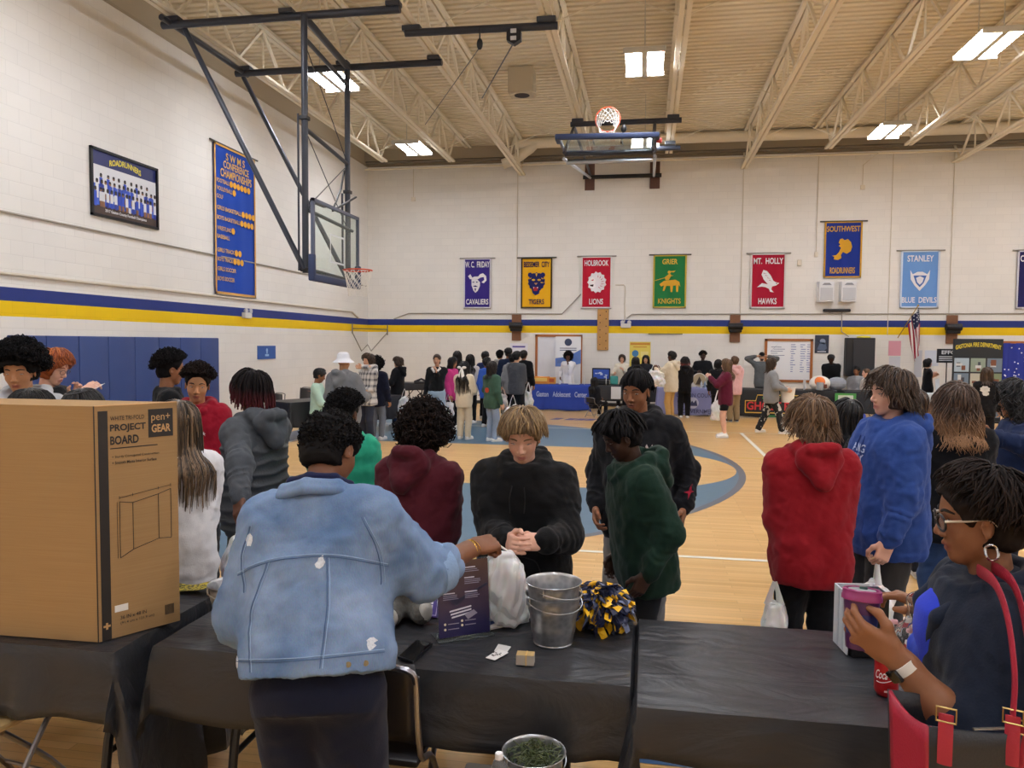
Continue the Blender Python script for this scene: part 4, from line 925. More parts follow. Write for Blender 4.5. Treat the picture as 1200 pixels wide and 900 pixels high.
        if hood:
            P = [s.tp(*q) for q in ((-.01, .07, .262), (-.043, .052, .285), (-.062, .005, .305), (-.05, -.045, .314), (0, -.068, .314), (.05, -.045, .314), (.062, .005, .305), (.043, .052, .285), (.01, .07, .262))]
            S.chain(P, [.013 * h, .017 * h, .023 * h, .029 * h, .03 * h, .029 * h, .023 * h, .017 * h, .013 * h], k=.012)
            if hood is not True or True:
                S.cap(s.tp(-.04, -.085, .29), s.tp(0, -.108, .225), .036 * h, .03 * h, k=.02, flat=(s.T[:, 1], .75)); S.cap(s.tp(.04, -.085, .29), s.tp(0, -.108, .225), .036 * h, .03 * h, k=.02, flat=(s.T[:, 1], .75))
                S.cap(s.tp(-.035, -.098, .318), s.tp(.035, -.098, .318), .022 * h, k=.012)
                S.cap(s.tp(0, -.062, .335), s.tp(0, -.068, .30), .024 * h, k=.014, op='sub')
        elif kind in ('tee', 'crop') or open_neck: S.cap(s.nb, s.nb + s.T[:, 2] * .06 * h, .034 * h, .05 * h, k=.006, op='sub')
        if kind == 'hoodie': S.loft(s.P, s.T, t[:2] + V3(-.004, .012)[:2] * h * 0 - .012 * h, rx[:2] * .985, ry[:2] * .985, k=.004)
        V, T, Q = S.mesh(0.)
        N = normals(V, T, Q); V = folds(V, N, amp, seed, f=20.); V = folds(V, N, amp * .55, seed + 3, (1., .8, .9), 38.)
        return V, [T, Q]
    def legs_cloth(s, kind='jeans', vox=.01, amp=.005, seed=0, length=1.):
        h = s.h; S = Sdf(vox); G = .5 + .5 * s.g; w = {'jeans': 1., 'baggy': 1.22, 'skinny': .84, 'sweat': 1.12, 'shorts': 1.12}[kind]
        S.loft(s.P, _Rx(0) if False else s.T, np.array((-.06, -.03, .01, .045, .075)) * h, np.array((.088, .093, .09, .08, .074)) * h * s.g * (.97 + .03 * w), np.array((.07, .077, .072, .062, .057)) * h * s.g, k=.03)
        for i, k in enumerate('RL'):
            a, n, b = s.hip[k], s.kn[k], s.an[k]; kw = dict(k=.045)
            S.cap(a, n, (.054 if kind != 'baggy' else .064) * h * G * (.9 + .1 * w), .043 * h * G * w, **kw, wr=(amp * .5, 60, seed + i))
            if kind != 'shorts': S.cap(n, b + (n - b) * .04, .043 * h * G * w, (.034 if kind != 'skinny' else .03) * h * G * w * 1.05, k=.02, wr=(amp * .8, 85, seed + 3 + i))
        if kind == 'shorts':
            for k in 'RL': S.half(s.hip[k] * .35 + s.kn[k] * .65, V3(0, 0, -1), k=0.004) if k == 'R' else None
        V, T, Q = S.mesh(0.); N = normals(V, T, Q); return folds(V, N, amp, seed + 9, (1, 1, .6), 18.), [T, Q]
    def shoe_cloth(s, k, vox=.009):
        h = s.h; S = Sdf(vox); A, f = s.an[k], s.ft[k]; c = lambda y, z, x=0: V3(A[0], A[1], A[2] - .045 * h) + f * y * h + np.cross(f, V3(0, 0, 1)) * x * h + V3(0, 0, z * h)
        z0 = A[2] - .045 * h
        S.cap(c(-.02, .022), c(.085, .02), .026 * h, .022 * h, k=.02); S.cap(c(-.005, .03), c(0, .052), .027 * h, .025 * h, k=.02); S.cap(c(.02, .04), c(.06, .025), .022 * h, .02 * h, k=.02)
        S.half((0, 0, z0 + .012 * h), (0, 0, -1), k=.002)
        V, T, Q = S.mesh(0.)
        S2 = Sdf(vox); S2.cap(c(-.022, .012), c(.09, .012), .027 * h, .024 * h, k=.01); S2.half((0, 0, z0 + .014 * h), (0, 0, 1), k=.002); S2.half((0, 0, z0 + .0015 * h), (0, 0, -1), k=.002); V2, T2, Q2 = S2.mesh(0.)
        return (V, [T, Q]), (V2, [T2, Q2])
    # ---- hair
    def hair_cap(s, thick=.03, vox=.008, noise=.006, f=70., front=.0, low=0., seed=0, ears=True, top=0., fade=True):
        hh, R = s.hh, s.Rh; p = lambda *a: s.HC + R @ (V3(*a) * hh); t = thick / hh
        S = Sdf(vox); S.ell(p(0, -.05, .13 + top * .5), V3(.325 + t, .405 + t, .37 + t + top) * hh, R, k=.01)
        S.ell(p(0, -.13, -.12 - low), V3(.28 + t * .6, .3 + t * .6, .3) * hh, R, k=.05 * hh)
        S.ell(p(0, .46, -.17 - front), V3(.36 + t, .36 + t * .5, .45), None, k=.0, op='sub') if False else S.ell(p(0, .45 + t * .3, -.2 - front), V3(.40 + t, .36 + t * .4, .46) * hh, R, k=.03 * hh, op='sub')
        if ears:
            for q in (-1, 1): S.ell(p(q * .37, .03, -.12), V3(.13, .15, .19) * hh, R, k=.02, op='sub')
        S.half(p(0, -.2, -.3 - low), R @ V3(0, .25, -1), k=.01)
        V, T, Q = S.mesh(0.); N = normals(V, T, Q); V = V + N * (noise * wob(V, f, seed, 2))[:, None]
        return V, [T, Q]
    def scalp(s, th, ph, lay):
        """points over the skull: th from the crown, ph round it (0 = face, 90 = own right), lay = height above it, arrays"""
        hh = s.hh; p0 = unit(V3(0, -.32, 1)); f = unit(V3(0, 1, .32)); r = V3(1, 0, 0)
        d = np.cos(th)[..., None] * p0 + np.sin(th)[..., None] * (np.cos(ph)[..., None] * f + np.sin(ph)[..., None] * r)
        e = V3(.335, .415, .385); v = V3(0, -.05, .12) + d * (e + lay[..., None] / hh)
        return s.HC + (v * hh) @ s.Rh.T, d @ s.Rh.T
    def strands(s, N, th_end, hang, r=.004, wave=(.004, 30.), lay=(.006, .025), flare=.0, seed=0, sides=4, m1=7, m2=8, th0=(.05, .75), taper=.25, push=True, jit=.0, curl=0., body_prof='hoodie', out=0., hoodb=.045):
        R = np.random.RandomState(seed); ph = R.uniform(-pi, pi, N); pd = np.degrees(ph); te = np.array([th_end(a) for a in pd]) * (1 + R.uniform(-.06, .06, N)); hg = np.array([hang(a) for a in pd]) * R.uniform(.72, 1.06, N)
        t0 = te * R.uniform(*th0, N); L = R.uniform(*lay, N); u = np.linspace(0, 1, m1)
        th = t0[:, None] + (te - t0)[:, None] * u; lr = L[:, None] * np.minimum(1, u * 3 + .3) + .003
        P, _ = s.scalp(th, ph[:, None] + jit * R.normal(size=(N, 1)) * u, lr)
        if m2:
            tan = P[:, -1] - P[:, -2]; tan /= np.linalg.norm(tan, axis=1, keepdims=True); c = s.HC + s.Rh @ V3(0, -.05, .1) * s.hh
            rad_ = P[:, -1] - c; rad_[:, 2] = 0; rad_ /= np.linalg.norm(rad_, axis=1, keepdims=True) + 1e-9; pts = [P[:, -1]]
            for j in range(m2):
                a = min(1., .35 + j * .25); d = tan * (1 - a) + V3(0, 0, -1) * a + rad_ * (flare * (1 - j / m2)) + rad_ * out * (j / m2); d /= np.linalg.norm(d, axis=1, keepdims=True); pts.append(pts[-1] + d * (hg / m2)[:, None])
            P = np.concatenate([P, np.stack(pts[1:], 1)], 1)
        M_ = P.shape[1]; al = np.linspace(0, 1, M_); ph2 = R.uniform(0, 6.3, (N, 1)) * .35 + pd[:, None] * .05
        amp = wave[0] * np.minimum(1, al * 2)[None, :]
        seg = np.cumsum(np.concatenate([np.zeros((N, 1)), np.linalg.norm(np.diff(P, axis=1), axis=2)], 1), 1); w = seg * wave[1] + ph2
        side = np.cross(P - s.HC, V3(0, 0, 1)); side /= np.linalg.norm(side, axis=2, keepdims=True) + 1e-9; outv = P - s.HC; outv[..., 2] = 0; outv /= np.linalg.norm(outv, axis=2, keepdims=True) + 1e-9
        P = P + side * (amp * np.sin(w))[..., None] + outv * (amp * .8 * np.abs(np.cos(w * .9 + 1)))[..., None]
        if push and m2:
            t, rx, ry = s.prof(body_prof); q = (P - s.P) @ s.T; a = np.interp(q[..., 2], t, rx) + .012; b = np.interp(q[..., 2], t, ry) + .016; b = b + np.where(q[..., 1] < 0, hoodb * s.h * np.exp(-((q[..., 2] - .268 * s.h) / (.06 * s.h)) ** 2), 0)
            g = np.sqrt((q[..., 0] / a) ** 2 + (q[..., 1] / b) ** 2) + 1e-6; k = np.where((g < 1) & (q[..., 2] < t[-1] + .03), 1 / g, 1)
            lim = np.minimum(k, 2.6); q[..., 0] *= lim; q[..., 1] *= lim; P = q @ s.T.T + s.P
        tan = np.gradient(P, axis=1); tan /= np.linalg.norm(tan, axis=2, keepdims=True) + 1e-9
        ref = P - s.HC; x = np.cross(tan, ref); x /= np.linalg.norm(x, axis=2, keepdims=True) + 1e-9; y = np.cross(tan, x)
        rr = r * R.uniform(.7, 1.25, (N, 1)) * (1 - (1 - taper) * al[None, :] ** 2)
        an = 2 * pi * np.arange(sides) / sides
        V = P[:, :, None, :] + rr[:, :, None, None] * (np.cos(an)[None, None, :, None] * x[:, :, None, :] + .6 * np.sin(an)[None, None, :, None] * y[:, :, None, :])
        base = (np.arange(N)[:, None, None] * M_ + np.arange(M_ - 1)[None, :, None]) * sides; j = np.arange(sides)[None, None, :]; jn = (j + 1) % sides
        F = np.stack([base + j, base + sides + j, base + sides + jn, base + jn], -1).reshape(-1, 4)
        tone = np.repeat(R.uniform(0, 1, N) ** 1.3, M_ * sides); along = np.broadcast_to(al[None, :, None], (N, M_, sides)).ravel()
        return V.reshape(-1, 3), F, tone, along
    def curls(s, N, th_end, size=(.014, .024), r=.004, lay=(.01, .05), seed=0, drop=0., sides=3, m=8, turn=1.3):
        R = np.random.RandomState(seed); ph = R.uniform(-pi, pi, N); te = np.array([th_end(a) for a in np.degrees(ph)]); th = te * np.sqrt(R.uniform(0, 1, N)); L = R.uniform(*lay, N)
        C, D = s.scalp(th, ph, L); C = C + V3(0, 0, -1) * drop * R.uniform(0, 1, (N, 1)) * np.clip(th / te, 0, 1)[:, None]
        a = R.normal(size=(N, 3)); a /= np.linalg.norm(a, axis=1, keepdims=True); b = np.cross(a, D); b /= np.linalg.norm(b, axis=1, keepdims=True) + 1e-9
        c = np.cross(b, a); sz = R.uniform(*size, N); u = np.linspace(0, turn * 2 * pi, m)
        P = C[:, None] + sz[:, None, None] * (np.cos(u)[None, :, None] * b[:, None] + np.sin(u)[None, :, None] * c[:, None]) + D[:, None] * np.linspace(-.6, .6, m)[None, :, None] * sz[:, None, None]
        tan = np.gradient(P, axis=1); tan /= np.linalg.norm(tan, axis=2, keepdims=True) + 1e-9; x = np.cross(tan, D[:, None] + 1e-3); x /= np.linalg.norm(x, axis=2, keepdims=True) + 1e-9; y = np.cross(tan, x)
        an = 2 * pi * np.arange(sides) / sides; rr = r * R.uniform(.7, 1.3, (N, 1, 1, 1))
        V = P[:, :, None, :] + rr * (np.cos(an)[None, None, :, None] * x[:, :, None, :] + np.sin(an)[None, None, :, None] * y[:, :, None, :])
        base = (np.arange(N)[:, None, None] * m + np.arange(m - 1)[None, :, None]) * sides; j = np.arange(sides)[None, None, :]; jn = (j + 1) % sides
        F = np.stack([base + j, base + sides + j, base + sides + jn, base + jn], -1).reshape(-1, 4)
        return V.reshape(-1, 3), F, np.repeat(R.uniform(0, 1, N), m * sides), np.broadcast_to(np.linspace(0, .4, m)[None, :, None], (N, m, sides)).ravel()
def fr(front, side, backv):
    """value round the head: front at 0, side at 90, back at 180 degrees"""
    def f(a):
        a = abs(a)
        return front + (side - front) * a / 90 if a < 90 else side + (backv - side) * (a - 90) / 90
    return f
def hairset(p, kind, near, seed=0, scale=1., L=.3, hb=.03):
    """returns V, F, tone, along for one head of hair"""
    out = []; hv = .0075 if near else .012
    def cap(**k): V, F = p.hair_cap(vox=hv, seed=seed, **k); out.append((V, F, np.full(len(V), .25), np.zeros(len(V))))
    def add(x): out.append((x[0], [x[1]], x[2], x[3]))
    n = 1. if near else .35; rk = 1. if near else 1.7
    if kind == 'fade': cap(thick=.012, noise=.004, f=160., front=-.06)
    elif kind == 'short': cap(thick=.02, noise=.005, f=120.); add(p.strands(int(420 * n), fr(.95, 1.35, 1.75), fr(0, 0, 0), r=.0035 * rk, wave=(.003, 40), lay=(.012, .024), seed=seed, m2=0, th0=(.1, .95)))
    elif kind == 'shortcurl': cap(thick=.018, noise=.005, f=110., front=-.06); add(p.curls(int(1100 * n), fr(1.15, 1.4, 1.9), size=(.005, .009), r=.0022 * rk, lay=(.012, .026), seed=seed))
    elif kind == 'crop': cap(thick=.013, noise=.003, f=140., front=-.06); add(p.curls(int(1300 * n), fr(1.15, 1.75, 2.4), size=(.004, .007), r=.002 * rk, lay=(.007, .014), seed=seed))
    elif kind == 'curlytop': cap(thick=.01, noise=.003, f=110., top=.05, front=-.12); add(p.curls(int(1900 * n), fr(1.2, 1.3, 1.6), size=(.008, .014), r=.0028 * rk, lay=(.015, .045), seed=seed))
    elif kind == 'afro': cap(thick=.032, noise=.01, f=60., top=.06, low=.0, front=-.05); add(p.curls(int(2600 * n), fr(1.2, 1.5, 1.8), size=(.012, .022), r=.0032 * rk, lay=(.03, .075), seed=seed))
    elif kind == 'bigcurl': cap(thick=.035, noise=.012, f=60., low=.2, ears=False); add(p.curls(int(2600 * n), fr(1.0, 1.75, 2.1), size=(.013, .024), r=.0032 * rk, lay=(.02, .06), seed=seed, drop=.05))
    elif kind == 'longcurl': cap(thick=.03, noise=.01, f=60., low=.25, ears=False); add(p.strands(int(500 * n), fr(1.0, 1.6, 1.8), fr(.02, L, L), r=.006 * rk, wave=(.02, 60), lay=(.015, .05), flare=.25, seed=seed, m2=14))
    elif kind == 'dreads': cap(thick=.012, noise=.004, f=120.); add(p.strands(int(170 * n) + 30, fr(.95, 1.45, 1.6), fr(.03, L, L), r=.0075 * rk * .8, wave=(.004, 45), lay=(.012, .035), flare=.22, seed=seed, m2=8, taper=.8, th0=(.0, .6), sides=6 if near else 4))
    elif kind == 'twists': cap(thick=.012, noise=.004, f=120.); add(p.strands(int(120 * n) + 30, fr(.9, 1.2, 1.35), fr(L * .7, L * .6, L * .3), r=.0085 * rk * .8, wave=(.006, 40), lay=(.015, .035), flare=.9, seed=seed, m2=6, taper=.6, th0=(.0, .7), sides=6 if near else 4, jit=.25))
    elif kind == 'braids': cap(thick=.006, noise=.002, f=120.); add(p.strands(int(70 * n) + 20, fr(.95, 1.35, 1.75), fr(.07, .02, .03), r=.0065 * rk * .8, wave=(.003, 50), lay=(.008, .014), flare=.3, seed=seed, m2=4, taper=.8, th0=(.0, .15), sides=6 if near else 4))
    elif kind == 'mop': cap(thick=.022, noise=.005, f=70., front=-.05); add(p.strands(int(620 * n), fr(1.05, 1.5, 1.75), fr(.045, .035, .03), r=.0042 * rk, wave=(.004, 35), lay=(.014, .034), flare=.25, seed=seed, m2=4, th0=(.0, .7), jit=.15))
    elif kind == 'shag': cap(thick=.026, noise=.008, f=60., low=.1, ears=False); add(p.strands(int(620 * n), fr(1.0, 1.55, 1.75), fr(.03, L * .8, L), r=.0045 * rk, wave=(.011, 38), lay=(.014, .04), flare=.45, seed=seed, m2=7, jit=.22, out=.35))
    elif kind == 'wavy': cap(thick=.026, noise=.006, f=60., low=.2, ears=False); add(p.strands(int(640 * n), fr(1.0, 1.55, 1.75), fr(L * .5, L, L), r=.005 * rk, wave=(.02, 30), lay=(.014, .034), flare=.28, seed=seed, m2=12, jit=.1, hoodb=hb))
    elif kind == 'long': cap(thick=.02, noise=.004, f=60., low=.2, ears=False); add(p.strands(int(560 * n), fr(.95, 1.5, 1.7), fr(L * .2, L, L), r=.0048 * rk, wave=(.004, 14), lay=(.01, .026), flare=.06, seed=seed, m2=14, jit=.06, hoodb=hb))
    elif kind == 'bob': cap(thick=.022, noise=.004, f=60., low=.2, ears=False); add(p.strands(int(480 * n), fr(.95, 1.5, 1.65), fr(.02, L, L), r=.005 * rk, wave=(.003, 14), lay=(.012, .028), flare=.1, seed=seed, m2=7, jit=.05))
    elif kind == 'pixie': cap(thick=.02, noise=.006, f=60., low=.03, front=-.07); add(p.strands(900, fr(.8, 1.35, 1.8), fr(.0, .025, .02), r=.0036 * rk, wave=(.006, 28), lay=(.012, .036), flare=.12, seed=seed, m2=3, th0=(.0, .85), jit=.3))
    elif kind == 'bun': cap(thick=.012, noise=.003, f=60., low=.1)
    elif kind == 'hood_up': return None
    Vs, Fs, tn, al, b = [], [], [], [], 0
    for V, F, t, a in out:
        Vs.append(V); Fs += [np.asarray(f) + b for f in F if len(f)]; tn.append(t); al.append(a); b += len(V)
    return np.concatenate(Vs), Fs, np.concatenate(tn), np.concatenate(al)
HAIRC = dict(black=('#0d0b0c', '#1d1a1b', None), dark=('#16100e', '#2c211d', None), brown=('#2c1e17', '#54402f', None), blond=('#5c452f', '#a58a62', None), ginger=('#7a3516', '#c06a2c', None), ombre=('#33231b', '#5d483a', '#9a7350'), streak=('#1c1512', '#8d7358', None), dreadred=('#0f0c0d', '#1c1517', '#4a1a20'), light=('#4b3524', '#7c5f43', None), redtip=('#0d0b0c', '#1d1a1b', '#8a2f1e'))
def decal(surf, mb, V2, F2, o, u, v, k=0, lift=.0025, reach=.3):
    """lay flat shapes on a cloth surface: each point is moved along -n until it meets the cloth"""
    o, u, v = np.asarray(o, float), unit(u), unit(v); n = np.cross(u, v); P = []
    for x, y, *_ in V2:
        q = o + u * x + v * y + n * reach; h = surf.ray_cast(Vector(q), Vector(-n), reach * 2)
        P.append(np.array(h[0]) + n * lift if h[0] is not None else None)
    if any(p is None for p in P):
        ok = [p for p in P if p is not None]
        if not ok: return mb
        z = np.mean([(p - o) @ n for p in ok]); P = [p if p is not None else o + u * V2[i][0] + v * V2[i][1] + n * z for i, p in enumerate(P)]
    return mb.add(P, F2, k)
def bvh_of(V, F): return BVHTree.FromPolygons([tuple(v) for v in V], [tuple(f) for a in F for f in np.asarray(a).tolist()])
def dense(pts, step):
    """outline -> small triangles, so that it can follow a curved surface"""
    bm = bmesh.new(); f = bm.faces.new([bm.verts.new((x, y, 0)) for x, y in pts]); bmesh.ops.triangulate(bm, faces=[f])
    for _ in range(4):
        es = [e for e in bm.edges if e.calc_length() > step]
        if not es: break
        bmesh.ops.subdivide_edges(bm, edges=es, cuts=1)
        bmesh.ops.triangulate(bm, faces=bm.faces[:])
    bm.verts.index_update(); V = [tuple(v.co) for v in bm.verts]; F = [tuple(v.index for v in f.verts) for f in bm.faces]; bm.free(); return V, F

def add_eyes(p, root, near, look=(0, -.3), open_=1., brow='#1a1412', iris='#2a1a12'):
    bv = bvh_of(p.headV, [p.headT, p.headQ] if len(p.headT) else [p.headQ]); hh, R = p.hh, p.Rh; f = R[:, 1]
    loc = lambda *a: p.HC + R @ (V3(*a) * hh)
    def hit(x, z):
        o = loc(x, .8, z); h = bv.ray_cast(Vector(o), Vector(-f), hh); return np.array(h[0]) if h[0] is not None else loc(x, .33, z)
    for q in (-1, 1):
        c = hit(q * .14, .02) - f * .0035 * (hh / .235); A = mtx(c, R[:, 0], f, R[:, 2]); w = .06 * hh
        mb = MB().ell((0, 0, 0), (w, .0075, w * .36 * open_), 0, 14, A)
        mb.ell((look[0] * w * .5, .0035, look[1] * w * .3), (w * .5, .0055, w * .38 * min(1, open_ + .05)), 1, 12, A)
        mb.tube([A[:3, 3] + R @ V3(a * w * 1.1, .0035 - .004 * a * a, (w * .36 * open_) * (1 - .9 * a * a) + .0005) for a in np.linspace(-1, 1, 7)], .0014 if near else .002, 2, 5)
        mb.build('eye', [M('#d8d2cc', rough=.25), M(iris, rough=.15), M('#15100f', rough=.7)], root, smooth=True)
        P = [hit(q * x, z) + f * .0008 for x, z in ((.065, .115), (.11, .135), (.16, .135), (.215, .105))]
        MB().tube(P, [.0028, .004, .004, .002] if near else .004, 0, 5, smooth=3, flatten=1).build('eyebrow', M(brow, rough=.8), root, smooth=True)

PEOPLE = {}
def person(label, px, py, d, face, top=('hoodie', '#222226'), legs=('jeans', '#2c3444'), shoes='#dcdcdc', hair=('short', 'black'), skin='brown', near=False, g=1., lean=0., head=(0, 0, 0), armR='down', armL='down', sit=False, female=False, kid=False,
           hairup=.025, group=None, seed=0, eyes=None, L=.3, stance=.055, step=0., side=0., twist=0., handR=None, handL=None, poleR=None, poleL=None, pose=None, amp=None, baggy=1., shw=1., hipz=None, key=None, hood=None, sleeve=None, h=None):
    W = at(px, py, d); a = rad(face); kw = dict(g=g, lean=lean, head=head, sit=sit, female=female, kid=kid, stance=stance, step=step, side=side, twist=twist, shw=shw, hipz=hipz)
    p = Person(1.7, **kw); k = (W[2] - hairup) / p.top()[2]; h = 1.7 * k if h is None else h; p = Person(h, **kw)
    Rz = _Rz(a); t = Rz @ p.top(); base = V3(W[0] - t[0], W[1] - t[1], 0 if True else W[2] - t[2])
    toL = lambda q: Rz.T @ (np.asarray(q, float) - base)
    for k_, w_, hd, po in (('R', armR, handR, poleR), ('L', armL, handL, poleL)):
        if isinstance(w_, tuple) and len(w_) == 4: w_ = toL(at(*w_[1:]))
        elif isinstance(w_, tuple): w_ = p.tp(*w_)
        hd = dict(hd) if hd else None
        if hd:
            for n_ in ('dir', 'palm', 'thumbside'):
                if hd.get(n_) is not None: hd[n_] = Rz.T @ np.asarray(hd[n_], float)
        p.arm(k_, w_, None if po is None else Rz.T @ np.asarray(po, float), hd)
    sk, lp = SKINS[skin] if skin in SKINS else skin
    p.covered = not (legs and legs[0] in ('shorts', 'skirt')); V, F, at_ = p.body(near); root = np_mesh('person', V, F, skin_mat(sk, lp), attrs=at_); root.location = base; root.rotation_euler = (0, 0, a)
    tag(root, label, 'person', group)
    seed = seed or (int(px) * 7 + int(py)); amp = amp if amp is not None else (.0095 if near else .008); vx = .0085 if near else .015
    p.root, p.base, p.Rz, p.near, p.toL = root, base, Rz, near, toL
    kind, col = top[:2]; tk = {'hoodie': 'hoodie', 'sweater': 'hoodie', 'tee': 'tee', 'shirt': 'tee', 'crop': 'crop', 'jacket': 'jacket', 'denim': 'short_jacket', 'dress': 'tee', 'vest': 'jacket', 'custom': None}[kind]
    if tk:
        hd = (kind == 'hoodie') if hood is None else hood; sl = sleeve or ('short' if kind == 'tee' else 'cap' if kind == 'dress' else 'long')
        tv, tf = p.top_cloth(tk, vx, sl, hd, amp, seed, baggy); p.topV, p.topF = tv, tf
        p.top_o = np_mesh({'shirt': 'shirt', 'tee': 'tee_shirt', 'crop': 'cropped_jacket', 'vest': 'vest'}.get(kind, kind), tv, tf, top[2] if len(top) > 2 else cloth(col), root)
    if legs:
        lv, lf = p.legs_cloth(legs[0], vx * 1.15, .005, seed) if legs[0] != 'skirt' else (None, None)
        if lv is not None: p.legs_o = np_mesh({'jeans': 'jeans', 'shorts': 'shorts'}.get(legs[0], 'trousers'), lv, lf, cloth(legs[1], .15 if legs[0] == 'jeans' else .08), root)
        else:
            S = Sdf(vx); S.loft(p.P, p.T, np.array((-.3, -.2, -.08, -.02, .05)) * h, np.array((.115, .11, .1, .095, .08)) * h * g, np.array((.09, .085, .078, .07, .06)) * h * g, k=.01); v_, t_, q_ = S.mesh(0.); np_mesh('skirt', folds(v_, normals(v_, t_, q_), .006, seed), [t_, q_], cloth(legs[1]), root)
    if shoes:
        for k_ in 'RL':
            (v1, f1), (v2, f2) = p.shoe_cloth(k_, .0095 if near else .012); sh = np_mesh('shoe', v1, f1, M(shoes, rough=.6), root); np_mesh('sole', v2, f2, M('#d9d8d4' if shoes != '#e4e2de' else '#f0efec', rough=.6), sh)
    if hair and hair[0] != 'none':
        r_ = hairset(p, hair[0], near, seed, 1., L, .095 if kind == 'hoodie' and hood is not False else .03)
        if r_: c_ = HAIRC[hair[1]]; p.hair_o = np_mesh('hair', r_[0], r_[1], hair_mat(*c_, .72 if hair[0] in ('afro', 'bigcurl', 'curlytop', 'shortcurl', 'crop', 'pixie', 'twists', 'dreads', 'braids') else .45), root, attrs=dict(tone=r_[2], along=r_[3]))
    if eyes is not None: add_eyes(p, root, near, **eyes)
    PEOPLE[key or label] = p
    return p
NE = dict(near=True)
BG = 'students and adults in the far half of the gym'
HAND_DOWN = dict(curl=.5)
# ---- people round the near tables
person('teen with a big black afro in a pale grey hoodie at the left edge', 22, 398, 4.75, 202, ('hoodie', '#b4b7bc'), ('jeans', '#23252b'), hair=('afro', 'black'), skin='tan', hairup=.07, eyes=dict(open_=.3), head=(0, 14, 0), armR='front', armL='front', key='afro', **NE)
person('red haired man in glasses and black shirt reading by the blue wall pads', 63, 408, 5.9, 278, ('tee', '#1c1d20'), ('jeans', '#22242a'), hair=('shag', 'ginger'), L=.05, skin='pale', head=(0, 22, 0), armR=('px', 98, 462, 5.8), armL=('px', 88, 470, 6.0), g=1.15, eyes=dict(open_=.3, brow='#8a4420'), key='redhead', **NE)
person('black haired head just showing above the left part of the cardboard box', 36, 454, 4.08, 118, ('hoodie', '#2b2b30'), ('jeans', '#22242a'), hair=('short', 'black'), skin='fair', head=(0, 22, 0), kid=True, **NE)
person('girl with smooth black hair and a dark headband above the cardboard box', 97, 455, 4.55, 150, ('hoodie', '#26262c'), ('jeans', '#22242a'), hair=('long', 'black'), skin='fair', head=(0, 30, 0), female=True, kid=True, key='headband', **NE)
person('boy in a black tee shirt seen from behind in front of the wall pads', 200, 408, 6.3, -48, ('tee', '#17181b'), ('jeans', '#1d1f26'), hair=('curlytop', 'black'), skin='brown', head=(0, 8, 0), armR='front', armL='front', hairup=.05, **NE)
person('boy in a crimson red hoodie with short dark curls facing us by the wall pads', 231, 423, 5.65, 196, ('hoodie', '#8c1226'), ('jeans', '#22242b'), hair=('curlytop', 'dark'), skin='tan', head=(12, 12, -4), armR=(-.02, .15, .09), armL='front', hairup=.055, eyes=dict(open_=.55, look=(-.4, -.4)), kid=True, key='redboy', **NE)
person('girl in a white sweatshirt with long streaked hair beside the cardboard box', 208, 468, 3.85, 62, ('sweater', '#dcdcdf'), ('skinny', '#141418'), hair=('long', 'streak'), L=.40, skin='fair', female=True, g=.92, armL=(-.06, .17, .1), armR='front', head=(0, 14, 0), key='whitegirl', **NE)
person('boy with dark red tipped dreadlocks in a grey hoodie and quilted vest', 294, 432, 4.72, 72, ('hoodie', '#4b4f55'), ('jeans', '#55533f'), hair=('dreads', 'dreadred'), L=.13, skin='dark', hairup=.03, armL=('px', 283, 628, 4.0), armR='front', head=(0, 12, 0), key='vestboy', **NE)
person('boy in a teal green hoodie with his back to us behind the denim jacket', 405, 455, 4.8, 2, ('hoodie', '#2b9a7a'), ('jeans', '#22252e'), hair=('curlytop', 'black'), skin='dark', hairup=.05, armR='front', armL='front', head=(-10, 10, 0), g=1.12, **NE)
person('student in a maroon hoodie with bushy dark curls bending at the table', 497, 472, 3.9, -14, ('hoodie', '#4b1722'), ('sweat', '#8d8b89'), hair=('bigcurl', 'dark'), skin='tan', hairup=.045, lean=14, head=(20, 14, 0), armR='front', armL='front', g=1.1, key='maroon', **NE)
person('blond boy in a black hoodie taking something from the woman in denim', 613, 475, 3.53, 178, ('hoodie', '#121214'), ('jeans', '#141417'), hair=('mop', 'blond'), skin='pale', hairup=.03, kid=True, g=1.22, lean=5, head=(4, 22, 0), armR=('px', 596, 634, 3.27), armL=('px', 633, 635, 3.24), handL=dict(dir=(-1, -.35, .0), palm=(-.2, .6, -.5), curl=(.7, .8, .85, .9), thumb=.8), eyes=dict(open_=.2, brow='#6b4e34'), key='blond', **NE)
person('tall boy with braided hair in a black hoodie with red stars, behind the green hoodie', 746, 431, 4.6, 172, ('hoodie', '#16161a'), ('baggy', '#87837f'), hair=('braids', 'black'), skin='brown', hairup=.022, head=(-16, 12, 0), armR=(.13, .06, -.01), armL=(-.16, .03, .0), eyes=dict(open_=.6, look=(-.3, -.3)), g=1.06, key='tall', **NE)
person('boy with short black twists in a dark green hoodie leaning over the pompom', 728, 477, 3.85, 112, ('hoodie', '#1b3228'), ('jeans', '#17181c'), hair=('twists', 'black'), L=.1, skin='deep', hairup=.04, lean=10, head=(0, 22, 0), kid=True, armL=(-.13, .05, -.02), armR=(.12, .05, -.02), eyes=dict(open_=.3), g=1.05, key='green', **NE)
person('student in a bright red hoodie with shaggy light brown hair, back to us', 951, 462, 3.95, 6, ('hoodie', '#8d1722'), ('jeans', '#101013'), hair=('shag', 'light'), L=.1, skin='fair', hairup=.035, lean=3, head=(8, 4, 0), armR='front', armL='front', g=1.05, key='red', **NE)
person('student in a royal blue hoodie with wavy dark hair looking to the left', 1043, 429, 4.3, 100, ('hoodie', '#2e4a8e'), ('baggy', '#353333'), hair=('shag', 'brown'), L=.15, skin='pale', hairup=.035, head=(4, 2, 0), armL=('px', 1040, 636, 4.05), armR='front', handL=dict(curl=.8), g=1.2, eyes=dict(open_=.5), key='blue', **NE)
